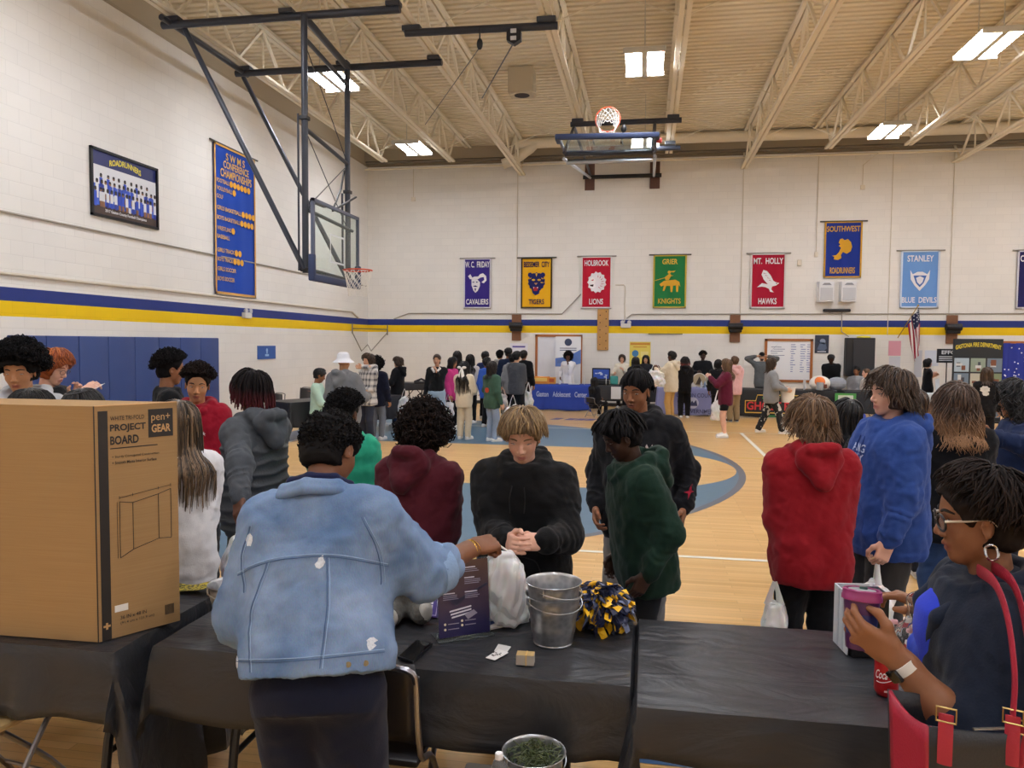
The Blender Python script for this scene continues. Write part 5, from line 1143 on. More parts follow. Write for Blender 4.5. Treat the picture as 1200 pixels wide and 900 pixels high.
person('dark haired student in black half hidden between the red and blue hoodies', 992, 466, 5.6, 35, ('hoodie', '#161619'), ('jeans', '#1b1c22'), hair=('long', 'black'), L=.3, skin='tan', female=True, hood=False)
person('girl with straight brown hair behind the blue hoodie', 1072, 455, 6.2, 10, ('hoodie', '#26272c'), ('jeans', '#252a36'), hair=('long', 'brown'), L=.3, skin='fair', female=True, hood=False)
person('girl with long wavy hair fading to blond, in a black hoodie and blue jeans', 1121, 446, 4.75, 4, ('hoodie', '#141417'), ('jeans', '#33496e'), hair=('wavy', 'ombre'), L=.25, skin='fair', hairup=.035, female=True, hood=False, armR='front', armL='front', g=1.05, key='ombre', **NE)
person('student in a navy sweatshirt with curly black hair at the right edge', 1191, 443, 5.3, 78, ('sweater', '#1b2849'), ('jeans', '#1d2130'), hair=('longcurl', 'black'), L=.24, skin='brown', hairup=.045, female=True, armL=('px', 1163, 512, 5.0), armR='front', key='navy', **NE)

# ---- far half of the gym
def bg(label, px, py, d, face, top, legs, hair, skin, **kw): return person(label, px, py, d, face, top, legs, hair=hair, skin=skin, group=BG, **kw)
B_, K_ = 'black', '#17171b'
bg('boy in a mint green shirt seated behind the long black table on the left', 375, 431, 14.6, -75, ('tee', '#b6d6c6'), ('jeans', '#2a3040'), ('short', B_), 'brown', sit=True, armR='out', armL='out', head=(0, 20, 0), sleeve='long', key='seat_mint')
bg('student in a grey hoodie and white bucket hat at the long black table', 403, 411, 11., -12, ('hoodie', '#737476'), ('jeans', '#1c1d22'), ('none', B_), 'tan', g=1.2, hairup=.05, armR='bent', armL='bent', key='hat')
bg('young man in a grey plaid shirt with a raised hand, by the white hat', 431, 414, 14.2, 150, ('tee', '#a7a6a6'), ('jeans', '#2f3340'), ('shag', 'brown'), 'fair', sleeve='long', L=.05, armR=(-.02, .1, .33), armL='front', key='plaid')
bg('girl in a navy sweatshirt with dark curls and grey jeans', 442, 418, 14.8, -4, ('hoodie', '#171b2e'), ('jeans', '#6d737f'), ('bigcurl', B_), 'tan', female=True, hood=False, hairup=.045, armR='down', armL='down')
bg('boy in a black hoodie and jeans facing left at the second black table', 466, 418, 17.2, 82, ('hoodie', '#151518'), ('jeans', '#2c4572'), ('shag', 'brown'), 'fair', L=.05, armR='bent', armL='bent')
bg('girl in a black sweater with a white collar and pale jeans looking at us', 512, 414, 16., 182, ('crop', '#1c1d20'), ('baggy', '#9fb4c8'), ('bun', 'brown'), 'fair', female=True, armR='down', armL=(-.02, .1, .24), shoes='#e4e2de', eyes={}, key='collar')
bg('girl in a bright pink jacket and black leggings', 531, 418, 16.6, -105, ('sweater', '#c23d80'), ('skinny', K_), ('long', B_), 'tan', female=True, L=.25, shoes='#e4e2de', armR='down', armL='chest', head=(0, 5, 0))
bg('tall girl with long black hair behind the pink jacket', 536, 411, 18.4, 5, ('sweater', '#3a3a40'), ('jeans', K_), ('long', B_), 'brown', female=True, L=.3)
bg('girl in a cream outfit with a big white bow in long black hair', 544, 423, 15., -12, ('sweater', '#dacfb9'), ('sweat', '#d3c6ad'), ('long', B_), 'fair', female=True, L=.52, shoes='#e4e2de', armR='chest', armL='front', key='bow')
bg('girl with long black hair in a pale grey top behind the white bow', 551, 415, 18., 8, ('sweater', '#bdbabc'), ('jeans', K_), ('long', B_), 'tan', female=True, L=.38)
bg('boy in a navy and white top in the crowd left of the blue cloth table', 569, 411, 19., -20, ('tee', '#2b3661'), ('jeans', K_), ('short', B_), 'brown', hairup=.03)
bg('student in a bright blue jacket in the crowd', 571, 418, 17.2, -35, ('sweater', '#3763c4'), ('jeans', K_), ('short', B_), 'brown', hairup=.03)
bg('girl in a green hoodie with an orange patch and pale blue jeans', 577, 423, 14.7, -38, ('hoodie', '#3d594b'), ('jeans', '#8d9cb3'), ('long', 'dark'), 'fair', female=True, L=.2, hood=False, shoes='#e4e2de', armR='down', armL='bent', key='patch')
bg('boy in a light grey hoodie with short curls facing the wall', 586, 410, 19.8, -8, ('hoodie', '#a5a4a3'), ('jeans', K_), ('shortcurl', B_), 'tan')
bg('tall boy in a navy sweatshirt facing the blue cloth table', 596, 407, 19.2, -6, ('sweater', '#1d2840'), ('sweat', '#8a8886'), ('short', B_), 'brown')
bg('boy in a mid grey hoodie squeezed between two taller boys', 601, 414, 18.5, -12, ('hoodie', '#8f9092'), ('jeans', K_), ('short', B_), 'fair')
bg('boy in a charcoal tee over a black shirt, black trousers', 606, 411, 17.8, -24, ('sweater', '#4f5156'), ('baggy', K_), ('short', B_), 'fair', armR='front', armL='front')
bg('boy in a black jacket beside the end of the blue cloth table', 614, 410, 19.7, -14, ('sweater', '#17181c'), ('baggy', K_), ('short', B_), 'brown')
bg('woman in a white blouse and black skirt behind the blue cloth table', 666, 412, 22.6, 172, ('shirt', '#e6e6ea'), ('skirt', '#15151a'), ('bigcurl', B_), 'dark', female=True, armR='hip', armL=(-.02, .1, .26), eyes={}, hairup=.04)
bg('student with long black hair seated at the right end of the blue cloth table', 697, 442, 19.7, -40, ('sweater', '#1e1e24'), ('jeans', K_), ('long', B_), 'brown', sit=True, female=True, L=.3, armR='front', armL='front', key='seat_girl')
bg('woman in a cream cardigan with a brown bob under the yellow poster', 729, 415, 22.4, 174, ('shirt', '#d9d2c1'), ('jeans', '#2a2a33'), ('bob', 'brown'), 'fair', female=True, L=.1, armR='bent', armL='chest', eyes={})
bg('person in a black hood with their back to us, left of the black haired woman', 745, 418, 20.2, 15, ('hoodie', '#1a1b20'), ('jeans', K_), ('bob', B_), 'fair', female=True, L=.2)
bg('woman with black hair and dark top in front of the yellow poster', 757, 416, 22.4, 170, ('sweater', '#23242a'), ('jeans', K_), ('bob', B_), 'fair', female=True, L=.2, eyes={})
bg('boy in a cream hoodie and tan trousers holding up a white bag', 787, 411, 19., 62, ('hoodie', '#dacfb8'), ('jeans', '#c09a60'), ('short', B_), 'dark', armL=(-.06, .22, .22), armR=(.06, .22, .22), shoes='#1d1d20', key='cream')
bg('student with red tipped black hair, all in black, at the lavender table', 803, 418, 19.7, 2, ('hoodie', '#141418'), ('sweat', K_), ('wavy', 'redtip'), 'brown', L=.1, female=True, armR='front', armL='front')
bg('tall man in a black sweater behind the lavender county table', 824, 411, 22.2, 186, ('sweater', '#15161a'), ('jeans', K_), ('curlytop', B_), 'deep', g=1.15, armR='bent', armL='out', hairup=.04, eyes={})
bg('girl in a maroon sweatshirt and black shorts facing left', 851, 420, 15.6, 88, ('sweater', '#5c1c31'), ('shorts', '#141417'), ('long', 'light'), 'pale', female=True, L=.32, armL=(-.05, .2, .24), armR=(.05, .2, .24), shoes='#e4e2de', key='shorts')
bg('dark haired student half hidden behind the maroon sweatshirt', 842, 421, 19.5, 0, ('sweater', '#1b1c20'), ('jeans', K_), ('bob', B_), 'brown', L=.15)
bg('student in a pink patterned hoodie and khaki trousers', 861, 417, 18.8, 22, ('hoodie', '#d8abaa'), ('baggy', '#8c785a'), ('short', 'light'), 'fair', shoes='#1d1d20', armR='front', armL='front')
bg('man in a black cap with both arms raised before the whiteboard', 893, 412, 21.6, 178, ('sweater', '#5d6062'), ('jeans', K_), ('fade', B_), 'fair', armR=(.09, .02, .40), armL=(-.09, .02, .40), poleR=(-1, 0, .3), poleL=(1, 0, .3), key='cap', eyes={})
bg('girl in a grey sweatshirt and patterned black trousers walking with a white bucket', 905, 419, 16.2, -82, ('sweater', '#88898b'), ('sweat', '#1b1c1f'), ('long', 'brown'), 'fair', female=True, L=.2, step=.14, armR=('px', 922, 457, 16.0), armL=('px', 922, 457, 16.6), shoes='#e4e2de', key='walker')
bg('man in a black jacket bending over the table by the black cabinet', 974, 415, 21.2, 160, ('jacket', '#17181b'), ('jeans', '#8a8f99'), ('short', B_), 'deep', lean=24, armR='front', armL='front', head=(0, 10, 0), key='bender')
bg('man in a grey shirt seated before the black cabinet', 1004, 429, 21.6, 140, ('sweater', '#8f9094'), ('jeans', K_), ('short', B_), 'brown', sit=True, armR='front', armL='front', key='seat_grey')
bg('pink faced man with a shaved head seated beside the black cabinet', 1015, 431, 20.4, 95, ('tee', '#c9c2b8'), ('jeans', K_), ('fade', 'light'), 'pale', sit=True, armR='front', armL='front', key='seat_pink')
bg('woman in a sleeveless black dress with an arm across her chest by the flag', 1088, 420, 20.5, -95, ('dress', '#141418'), ('skirt', '#141418'), ('bob', B_), 'pale', female=True, L=.12, armR=(-.03, .1, .2), armL=(-.06, .12, .18), key='dress')
bg('heavy man in a navy tee shirt seen from behind at the fire department display', 1135, 416, 20., -6, ('tee', '#1a1d2c'), ('jeans', '#1c1e26'), ('fade', 'brown'), 'fair', g=1.35, lean=8, armR='front', armL='front')
bg('girl in a white printed black hoodie with long brown hair facing the far right display', 1157, 430, 14., -18, ('hoodie', '#17171a'), ('jeans', '#1a1a20'), ('long', 'brown'), 'fair', female=True, L=.2, armR='down', armL='front', key='printgirl', hood=False)
# ------------------------------------------------------------------ near tables
def plastic_cloth(name, c, rough=.36):
    t = NT(name); tc = t.n('TexCoord'); t.b.inputs['Base Color'].default_value = lin(c); t.b.inputs['Roughness'].default_value = rough; t.b.inputs['Specular IOR Level'].default_value = .5
    n1 = t.n('TexNoise'); n1.inputs['Scale'].default_value = 5; n1.inputs['Detail'].default_value = 5; n1.inputs['Distortion'].default_value = 1.2
    mp = t.n('Mapping'); mp.inputs['Scale'].default_value = (.5, 1.3, 1); mp.inputs['Rotation'].default_value = (0, 0, .5); t.l(tc.outputs['Object'], mp.inputs[0]); t.l(mp.outputs[0], n1.inputs['Vector'])
    bp = t.n('Bump'); bp.inputs['Strength'].default_value = .55; bp.inputs['Distance'].default_value = .03; t.l(n1.outputs['Fac'], bp.inputs['Height']); t.l(bp.outputs[0], t.b.inputs['Normal']); return t.m
BLACKCLOTH = plastic_cloth('black_plastic_sheet', '#2b2c30', .4)
def drape(w, d, z, f, b, l, r, seed=0, step=.035, amp=.02):
    """cloth over a table w x d centred at 0: flat top, drops f b l r on its front, back, left and right edges"""
    xs = np.concatenate([np.linspace(-w / 2 - l, -w / 2, max(2, int(l / step)) + 1)[:-1] if l > .02 else [], np.linspace(-w / 2, w / 2, int(w / step)), np.linspace(w / 2, w / 2 + r, max(2, int(r / step)) + 1)[1:] if r > .02 else []])
    ys = np.concatenate([np.linspace(-d / 2 - f, -d / 2, max(2, int(f / step)) + 1)[:-1] if f > .02 else [], np.linspace(-d / 2, d / 2, int(d / step)), np.linspace(d / 2, d / 2 + b, max(2, int(b / step)) + 1)[1:] if b > .02 else []])
    X, Y = np.meshgrid(xs, ys, indexing='ij'); cx, cy = np.clip(X, -w / 2, w / 2), np.clip(Y, -d / 2, d / 2); dx, dy = X - cx, Y - cy; h = np.hypot(dx, dy)
    both = (np.abs(dx) > 1e-6) & (np.abs(dy) > 1e-6); ux, uy = dx / (h + 1e-9), dy / (h + 1e-9)
    ph = np.where(np.abs(dy) > np.abs(dx), cx, cy + 3) + np.where(both, np.arctan2(dy, dx) * .25, 0)
    rip = .5 + .5 * np.sin(ph * 17 + seed + 2 * np.sin(ph * 7 + seed)) * np.cos(ph * 5.3 + seed); out = .012 + np.minimum(h, .6) * (.05 + amp * 6 * rip * np.minimum(1, h / .15)) * np.where(both, 1.2, 1)
    out = np.where(h > 1e-6, out, 0); k = np.random.RandomState(seed)
    P = np.stack([cx + ux * out, cy + uy * out, z - h + 0], -1)
    P[..., 2] += np.where(h < 1e-6, .0022 * wob(np.stack([X.ravel(), Y.ravel(), X.ravel() * 0], 1) * np.array((1, 2.2, 1)), 9., seed).reshape(X.shape) + .0035, .003)
    P[..., 2] = np.maximum(P[..., 2], .012)
    hem = np.where(h > 1e-6, .012 * np.sin(ph * 6 + seed) * np.minimum(1, h / .2), 0); P[..., 2] += hem
    return P
def folding_table(loc, w, d, z, label, cloth_label, drops, seed, rz=0, group=None, cgroup=None, top='#d8d6d0', mat=None, leg_in=.28, amp=.02):
    e = empty('folding_table', (loc[0], loc[1], 0), label, 'table', group, rz)
    MB().box((0, 0, z - .03), (w, d, .05), bev=.012).build('table_top', paint(top, .5), e)
    for sx in (-1, 1):
        x = sx * (w / 2 - leg_in)
        for sy in (-1, 1): MB().tube([(x, sy * d * .2, z - .05), (x - sx * .0, sy * d * .38, .35), (x, sy * d * .42, .02)], .018, n=8, smooth=4).build('leg', M('#1c1c1f', rough=.4), e, smooth=True)
        MB().bar((x, -d * .38, .3), (x, d * .38, .3), .012).build('leg_brace', M('#1c1c1f', rough=.4), e, smooth=True)
        MB().bar((x, 0, .3), (x - sx * .35, 0, z - .05), .012).build('support_strut', M('#1c1c1f', rough=.4), e, smooth=True)
    P = drape(w, d, z, *drops, seed=seed, amp=amp); o = MB().sheet(P).build('tablecloth', mat or BLACKCLOTH, smooth=True); o.location = (loc[0], loc[1], 0); o.rotation_euler = (0, 0, rz)
    sm = o.modifiers.new('thickness', 'SOLIDIFY'); sm.thickness = .0012; sm.offset = 1
    tag(o, cloth_label, 'tablecloth', cgroup); return e, o
folding_table((-2.86, 2.88), 1.86, .76, .735, 'folding table holding the cardboard box, under black plastic', 'black plastic sheet over the left near table, its end trailing to the floor', (.26, .25, .3, .66), 3, group='near folding tables', amp=.028, leg_in=.1)
folding_table((-.93, 2.96), 1.79, .76, .735, 'folding table in the middle foreground with two buckets on it, under black plastic', 'black plastic sheet over the middle near table under the metal buckets', (.255, .25, .24, .2), 8, group='near folding tables')
folding_table((.89, 2.84), 1.80, .80, .735, 'folding table at the right foreground holding the soda can, under black plastic', 'black plastic sheet over the right near table under the soda can', (.165, .22, .36, .3), 14, group='near folding tables', amp=.026)
TZ = .7395

# ---- cardboard project board box
CARD = NT('cardboard'); _g = CARD.n('TexCoord'); _m = CARD.n('Mapping'); _m.inputs['Scale'].default_value = (3, 3, 220); CARD.l(_g.outputs['Object'], _m.inputs[0]); _n = CARD.n('TexNoise'); _n.inputs['Scale'].default_value = 1.; _n.inputs['Detail'].default_value = 3; CARD.l(_m.outputs[0], _n.inputs['Vector'])
CARD.l(CARD.mix(_n.outputs['Fac'], lin('#9a7a52'), lin('#ab8b62')), CARD.b.inputs['Base Color']); CARD.b.inputs['Roughness'].default_value = .85; CARD.b.inputs['Specular IOR Level'].default_value = .2; CARD = CARD.m
A0, A1 = V3(-2.042, 2.565, 0), V3(-1.879, 2.835, 0); u = unit(A1 - A0); n = np.cross(u, V3(0, 0, 1)); wd = np.linalg.norm(A1 - A0); hb = .905; wl = 1.22
e = empty('project_board_box', (A0[0], A0[1], TZ + .004), 'tall brown cardboard box standing on the left near table, printed PROJECT BOARD', 'box')
fl = V3(-1, -.02, 0); q = [(0, 0), tuple((A1 - A0)[:2]), tuple((A1 - A0 + fl * wl)[:2]), tuple((fl * wl)[:2])]
bx = MB().prism(q, hb); bx.build('carton', CARD, e)
m = mtx((0, 0, 0), u, (0, 0, 1), n); INK = paint('#2a2624', .6)
m2 = mtx((0, 0, 0), -fl, (0, 0, 1), (-.02, -1, 0))
MB().rect(.012, .0, .035, hb - .02, .0012, m=m).rect(-.004, .0, .004, hb, .0015, m=m).build('printed_stripe', [INK], e)
mb = MB().rect(.2, hb - .135, .098, .112, .0014, m=m); mb.build('logo_patch', INK, e)
mb = MB(); put_text(mb, 'pen+', m, .249, hb - .06, .075, .036, z=.002); put_text(mb, 'GEAR', m, .25, hb - .1, .076, .032, z=.002, bold=.03); mb.build('logo_lettering', paint('#c49a68', .7), e)
mb = MB(); put_text(mb, 'WHITE TRI-FOLD', m, .12, hb - .05, .128, .016, bold=.01); put_text(mb, 'PROJECT', m, .122, hb - .09, .135, .034, bold=.03); put_text(mb, 'BOARD', m, .108, hb - .135, .107, .034, bold=.03)
put_text(mb, '+ Sturdy Corrugated Construction', m, .15, hb - .2, .18, .0115, bold=.01); put_text(mb, '+ Smooth Matte Interior Surface', m, .145, hb - .222, .17, .0115, bold=.01); mb.rect(.055, hb - .168, .18, .004, .001, m=m)
mb.build('printed_lettering', INK, e); mb = MB(); put_text(mb, '36 IN x 48 IN', m, .13, .075, .1, .014, bold=.01); put_text(mb, '(91.4 cm x 121.9 cm)', m, .145, .052, .13, .013, bold=.01); mb.build('printed_lettering', INK, e)
mb = MB(); put_text(mb, '+', m, .03, .055, .026, .026, bold=.05); mb.build('printed_cross', paint('#c49a68', .7), e)
def line(mb, a, b, t, k=0):
    a, b = np.array(a), np.array(b); d = unit(b - a); p = np.array((-d[1], d[0])) * t / 2; mb.prism([tuple(a - p), tuple(b - p), tuple(b + p), tuple(a + p)], .001, k, m, .0003); return mb
mb = MB(); pts = {'a': (.085, .31), 'b': (.085, .53), 'c': (.135, .52), 'd': (.135, .335), 'e': (.235, .54), 'f': (.235, .36), 'g': (.285, .555), 'h': (.285, .355)}
for a, b in ('ab', 'bc', 'cd', 'ad', 'ce', 'ef', 'df', 'eg', 'gh', 'fh'): line(mb, pts[a], pts[b], .0022)
line(mb, (.076, .31), (.076, .53), .0015); line(mb, (.085, .545), (.285, .57), .0015)
for x in (.085, .135, .235, .285): line(mb, (x, .54 + (x - .085) * .12), (x, .552 + (x - .085) * .12), .0015)
mb.build('printed_diagram', INK, e)
MB().rect(.06, .1, .05, .026, .0012, m=m).build('price_label', paint('#e9e7e2'), e)
mb = MB()
for i in range(9): mb.rect(.255 + i * .0042, .04, .0022, .04, .001, m=m)
mb.build('printed_barcode', INK, e)
MB().tube([(q[0][0], q[0][1], hb), (q[1][0], q[1][1], hb)], .003, n=5).build('top_flap_edge', M('#c7a070', rough=.8), e)

# ---- galvanised pails
GALV = NT('galvanised'); _g = GALV.n('TexCoord'); _n = GALV.n('TexVoronoi'); _n.inputs['Scale'].default_value = 45; GALV.l(_g.outputs['Object'], _n.inputs['Vector']); GALV.l(GALV.mix(_n.outputs['Distance'], lin('#9a9da1'), lin('#c3c5c8')), GALV.b.inputs['Base Color']); GALV.b.inputs['Metallic'].default_value = .9; GALV.b.inputs['Roughness'].default_value = .33; GALV = GALV.m
def pail(loc, r, h, label, group='galvanised pails', filled=None, rz=.6):
    e = empty('metal_pail', loc, label, 'bucket', group, rz)
    pf = [(r * .70, 0), (r * .72, .004), (r * .70, .008)]
    for i in range(14):
        z = h * (.04 + .92 * i / 13); rr = r * (.7 + .27 * z / h); b = .0025 if i in (3, 4, 9, 10) else 0; pf.append((rr + b, z))
    pf += [(r, h * .985), (r * 1.025, h * .99), (r * 1.03, h), (r * 1.01, h * 1.006), (r * .99, h)]
    pf += [(r * (.965 - .27 * (1 - t)), h * t) for t in (.95, .7, .4, .1, .03)] + [(0.0005, .02 * h)]
    MB().lathe([(0.0005, 0)] + pf, n=48, caps=False).build('body', GALV, e, smooth=True)
    for s in (-1, 1): MB().box((s * r * 1.0, 0, h * .9), (.006, .03, .03), bev=.002).build('ear', GALV, e)
    P = [(r * 1.03 * cos(a), -r * 1.05 * sin(a) * .98, h * .9 - r * .25 * sin(a)) for a in np.linspace(0, pi, 24)]; MB().tube(P, .0022, n=6).build('handle', GALV, e, smooth=True)
    return e
b1 = onz(648, 752, TZ); pail((b1[0], b1[1], TZ + .001), .108, .19, 'lower galvanised pail of the nested pair in the middle of the table')
pail((b1[0], b1[1] + .002, TZ + .05), .107, .19, 'upper galvanised pail nested in another in the middle of the table', rz=1.2)
b2 = onz(275, 736, TZ); pail((b2[0], b2[1], TZ + .001), .1, .185, 'galvanised pail half hidden behind the denim jacket')
# ---- pompoms
def pompom(loc, r, n, seed, label, sq=.8):
    e = empty('pompom', loc, label, 'pompom', 'navy and gold cheer pompoms'); R = np.random.RandomState(seed)
    for nm, c, k in (('navy_streamers', '#1e2547', .62), ('gold_streamers', '#e9b414', .30), ('pale_streamers', '#6c7594', .08)):
        mb = MB()
        for i in range(int(n * k)):
            d = R.normal(size=3); d /= np.linalg.norm(d); d[2] = abs(d[2]) if R.rand() < .7 else d[2]; s = unit(np.cross(d, R.normal(size=3))); L = r * R.uniform(.85, 1.15); w = .011 * r / .1; P = []
            for t in np.linspace(.35, 1, 6): p = d * L * t; p = p + V3(0, 0, -.35 * r * t ** 3) + s * .12 * r * sin(5 * t + i); p[2] = max(p[2] * sq, -r * .72); P.append(p)
            G = [[p - s * w + np.cross(d, s) * .006 * ((j * 7 + i) % 3 - 1), p + s * w] for j, p in enumerate(P)]; mb.sheet(G)
        mb.build(nm, M(c, rough=.5), e)
    MB().ell((0, 0, -r * .1), (r * .55, r * .55, r * .5)).build('core', M('#1b2140', rough=.6), e, smooth=True)
    return e
b3 = onz(702, 738, TZ); pompom((b3[0], b3[1] + .03, TZ + .103), .135, 620, 4, 'navy and gold streamer pompom on the table beside the metal pails')
b4 = onz(280, 700, TZ); pompom((b4[0] + .07, b4[1] + .02, TZ + .1), .13, 420, 9, 'navy and gold streamer pompom behind the left pail')
# ---- acrylic sign, leaflets, cards, phone
a, b = onz(513, 751, TZ), onz(575, 742, TZ); u = unit(b - a); w_ = np.linalg.norm(b - a); nn = np.cross(u, V3(0, 0, 1)); tilt = unit(V3(0, 0, 1) - nn * .12)
e = empty('sign_holder', tuple(a), 'clear acrylic stand holding a dark purple printed sheet behind the denim sleeve', 'sign')
hs = .30; m = mtx((0, 0, .004), u, tilt, np.cross(u, tilt))
MB().rect(0, 0, w_, hs, .003, m=m).build('acrylic_panel', GLASS, e); MB().rect(-.006, 0, w_ + .012, .07, .003, m=mtx((0, 0, .001), u, -nn * 1. if False else np.cross(V3(0, 0, 1), u), (0, 0, 1)), ).rect(-.006, -.035, w_ + .012, .04, .003, m=mtx((0, 0, .001), u, np.cross(V3(0, 0, 1), u), (0, 0, 1))).build('acrylic_base', GLASS, e)
sh = NT('printed_sheet'); g_ = sh.n('TexCoord'); sp = sh.n('SeparateXYZ'); sh.l(g_.outputs['Object'], sp.inputs[0]); mr = sh.n('MapRange'); sh.l(sp.outputs[2], mr.inputs[0]); mr.inputs[1].default_value = .05; mr.inputs[2].default_value = .28; sh.l(sh.mix(mr.outputs[0], lin('#262352'), lin('#5b4740')), sh.b.inputs['Base Color']); sh.b.inputs['Roughness'].default_value = .25
sheet = MB().rect(.004, .004, w_ - .008, hs - .008, .001, m=m, z0=.004).build('printed_sheet', sh.m, e)
mb = MB(); R = np.random.RandomState(2)
for c in (0, 1):
    for gblk, y0 in enumerate((.265, .225, .17)):
        mb.rect(.025 + c * .09, y0, .055 * R.uniform(.7, 1), .004, .0006, 1, m, .0052)
        for i in range(3 if gblk else 2): mb.rect(.025 + c * .09, y0 - .008 - i * .007, .07 * R.uniform(.75, 1), .0028, .0006, 0, m, .0052)
mb.prism([(.0, .2), (.09, .15), (.14, .17), (w_ - .01, .2), (w_ - .01, .19), (.12, .15), (.08, .12), (.0, .18)], .0004, 2, m, .0051)
for i in range(3): mb.prism([(.05 + i * .004, .105 - i * .012), (.05 + .09, .118 - i * .012), (.05 + .09, .112 - i * .012), (.05 + i * .004, .099 - i * .012)], .0006, 1, m, .0052)
mb.prism([(.11, .085), (.15, .1), (.165, .085), (.125, .065)], .0006, 0, m, .0056)
for i, (x, y) in enumerate(((.03, .055), (.03, .035), (.1, .062), (.1, .045))): mb.disc(x, y, .005, .0006, 3, m, .0056, n=10).rect(x + .012, y - .002, .045, .003, .0006, 0, m, .0056)
mb.build('print', [paint('#8f8aa0', .4), paint('#d9d6e2', .4), paint('#1c1c3a', .4), paint('#e2d9c0', .4)], sheet)
def sheet_on(name, pts, m_, label, cat, thick=.0015, z=TZ + .004, group=None):
    P = [onz(x, y, z) for x, y in pts]; c = np.mean(P, 0); o = MB().prism([tuple((p - c)[:2]) for p in P], thick).build(name, m_); o.location = tuple(c); tag(o, label, cat, group); return o, P, c
o, P, c = sheet_on('leaflet', [(478, 721), (513, 724), (521, 697), (484, 694)], paint('#41327a', .4), 'purple leaflet with white block letters lying behind the acrylic sign', 'leaflet', .0012, group=None)
ux, vy = unit(P[1] - P[0]), unit(P[3] - P[0]); m = mtx((0, 0, .0014), -ux, -vy, (0, 0, 1)); W_, H_ = np.linalg.norm(P[1] - P[0]), np.linalg.norm(P[3] - P[0])
mb = MB()
for i, s_ in enumerate(('MO', 'ME', 'NT', 'UM')): put_text(mb, s_, m, 0, H_ * (.3 - .2 * i), W_ * .5, H_ * .16, z=.0008, bold=.03)
for x, y, a_, b_ in ((-.4, -.42, .8, .02), (-.4, .42, .8, .02), (-.4, -.42, .02, .86), (.38, -.42, .02, .86)): mb.rect(x * W_, y * H_, a_ * W_, b_ * H_, .0006, m=m)
mb.build('lettering', paint('#e6e3f0'), o)
o, P, c = sheet_on('leaflet_stack', [(566, 740), (620, 729), (612, 698), (560, 702)], paint('#eceef2', .35), 'stack of white and purple leaflets on the table left of the pails', 'leaflets', .008)
ux, vy = unit(P[1] - P[0]), unit(P[3] - P[0]); m = mtx((0, 0, .0082), -ux, -vy, (0, 0, 1)); W_, H_ = np.linalg.norm(P[1] - P[0]), np.linalg.norm(P[3] - P[0])
mb = MB().rect(-W_ * .49, -H_ * .48, W_ * .98, H_ * .55, .0005, 0, m); [mb.disc(x * W_, -.33 * H_, .014, .0005, 1, m, .0006, n=16) for x in (-.12, .14)]; mb.rect(-.3 * W_, -.2 * H_, .5 * W_, .02, .0005, 2, m, .0006).rect(-.3 * W_, -.1 * H_, .55 * W_, .012, .0005, 2, m, .0006)
put_text(mb, 'I NOW', m, -.08 * W_, .3 * H_, .42 * W_, .09 * H_, k=3, z=.001, bold=.03); mb.prism([(.2 * W_, .2 * H_), (.45 * W_, .15 * H_), (.42 * W_, .4 * H_), (.25 * W_, .36 * H_)], .0005, 4, m, .0006).rect(-.2 * W_, .13 * H_, .5 * W_, .022, .0005, 3, m, .0006)
mb.build('print', [paint('#4a3d8a', .4), paint('#f0e02c', .4), paint('#d7d4e6', .4), paint('#16161a', .4), paint('#3f62ad', .4)], o)
o, P, c = sheet_on('phone', [(466, 772), (484, 778), (507, 756), (489, 751)], M('#141418', rough=.3), 'black phone lying at the table edge beside the denim jacket', 'phone', .009)
cc = [(p - c)[:2] * .9 for p in P]; MB().prism([tuple(x) for x in cc], .0008, z0=.009).build('screen', M('#0a0b0e', rough=.06), o)
o, P, c = sheet_on('card', [(569, 771), (580, 774), (596, 765), (585, 761)], paint('#eceae8'), 'white printed card lying nearest on the table before the pails', 'card', .0015, group='loose cards on the table')
mb = MB(); R = np.random.RandomState(8); c0 = (P[0] + P[1] + P[2] + P[3]) / 4 - c
for i in range(16): mb.rect(c0[0] + R.uniform(-.022, .012), c0[1] + R.uniform(-.018, .014), .006, .005, .0004, z0=.0017)
mb.build('print', INK, o)
sheet_on('card', [(579, 763), (593, 766), (599, 758), (584, 755)], paint('#dedcd9'), 'white printed card lying farther back, partly under the other one', 'card', .0012, z=TZ + .003, group='loose cards on the table')
b5 = onz(615, 780, TZ); e = empty('card_bundle', (b5[0], b5[1] + .015, TZ + .003), 'thick little bundle of cards held with a rubber band', 'cards', rz=.03)
MB().box((0, 0, .0175), (.064, .042, .035)).build('cards', M('#b0aaa0', rough=.7, bump=.5, scale=1., var=.1), e); MB().box((0, 0, .036), (.063, .041, .001)).build('top_card', paint('#b99c68'), e); MB().box((.004, 0, .018), (.004, .0435, .0385)).build('rubber_band', paint('#d8b060'), e)
# ---- grey plush toy sitting by the denim jacket
PL = M('#55534f', rough=.95, bump=.6, scale=60., var=.35); b6 = onz(492, 735, TZ); e = empty('plush_toy', (b6[0] - .05, b6[1] + .08, TZ), 'grey plush toy with pale foot soles sitting beside the denim jacket', 'toy')
S = Sdf(.006); S.ell((-.05, .02, .11), (.075, .07, .11), k=.02).ell((-.05, .03, .26), (.06, .055, .07), k=.03).cap((0, .0, .05), (.05, -.06, .045), .045, .04, k=.02).cap((-.07, -.02, .05), (-.06, -.1, .045), .042, .04, k=.02).cap((.0, .02, .2), (.035, -.02, .09), .028, .024, k=.02)
V, T, Q = S.mesh(); np_mesh('body', V + normals(V, T, Q) * (.003 * wob(V, 90., 3))[:, None], [T, Q], PL, e)
S = Sdf(.005); S.ell((.07, -.065, .062), (.028, .032, .045), k=.01); V, T, Q = S.mesh(); np_mesh('foot_sole', V, [T, Q], M('#b8b6b0', rough=.95, bump=.4, scale=80.), e)
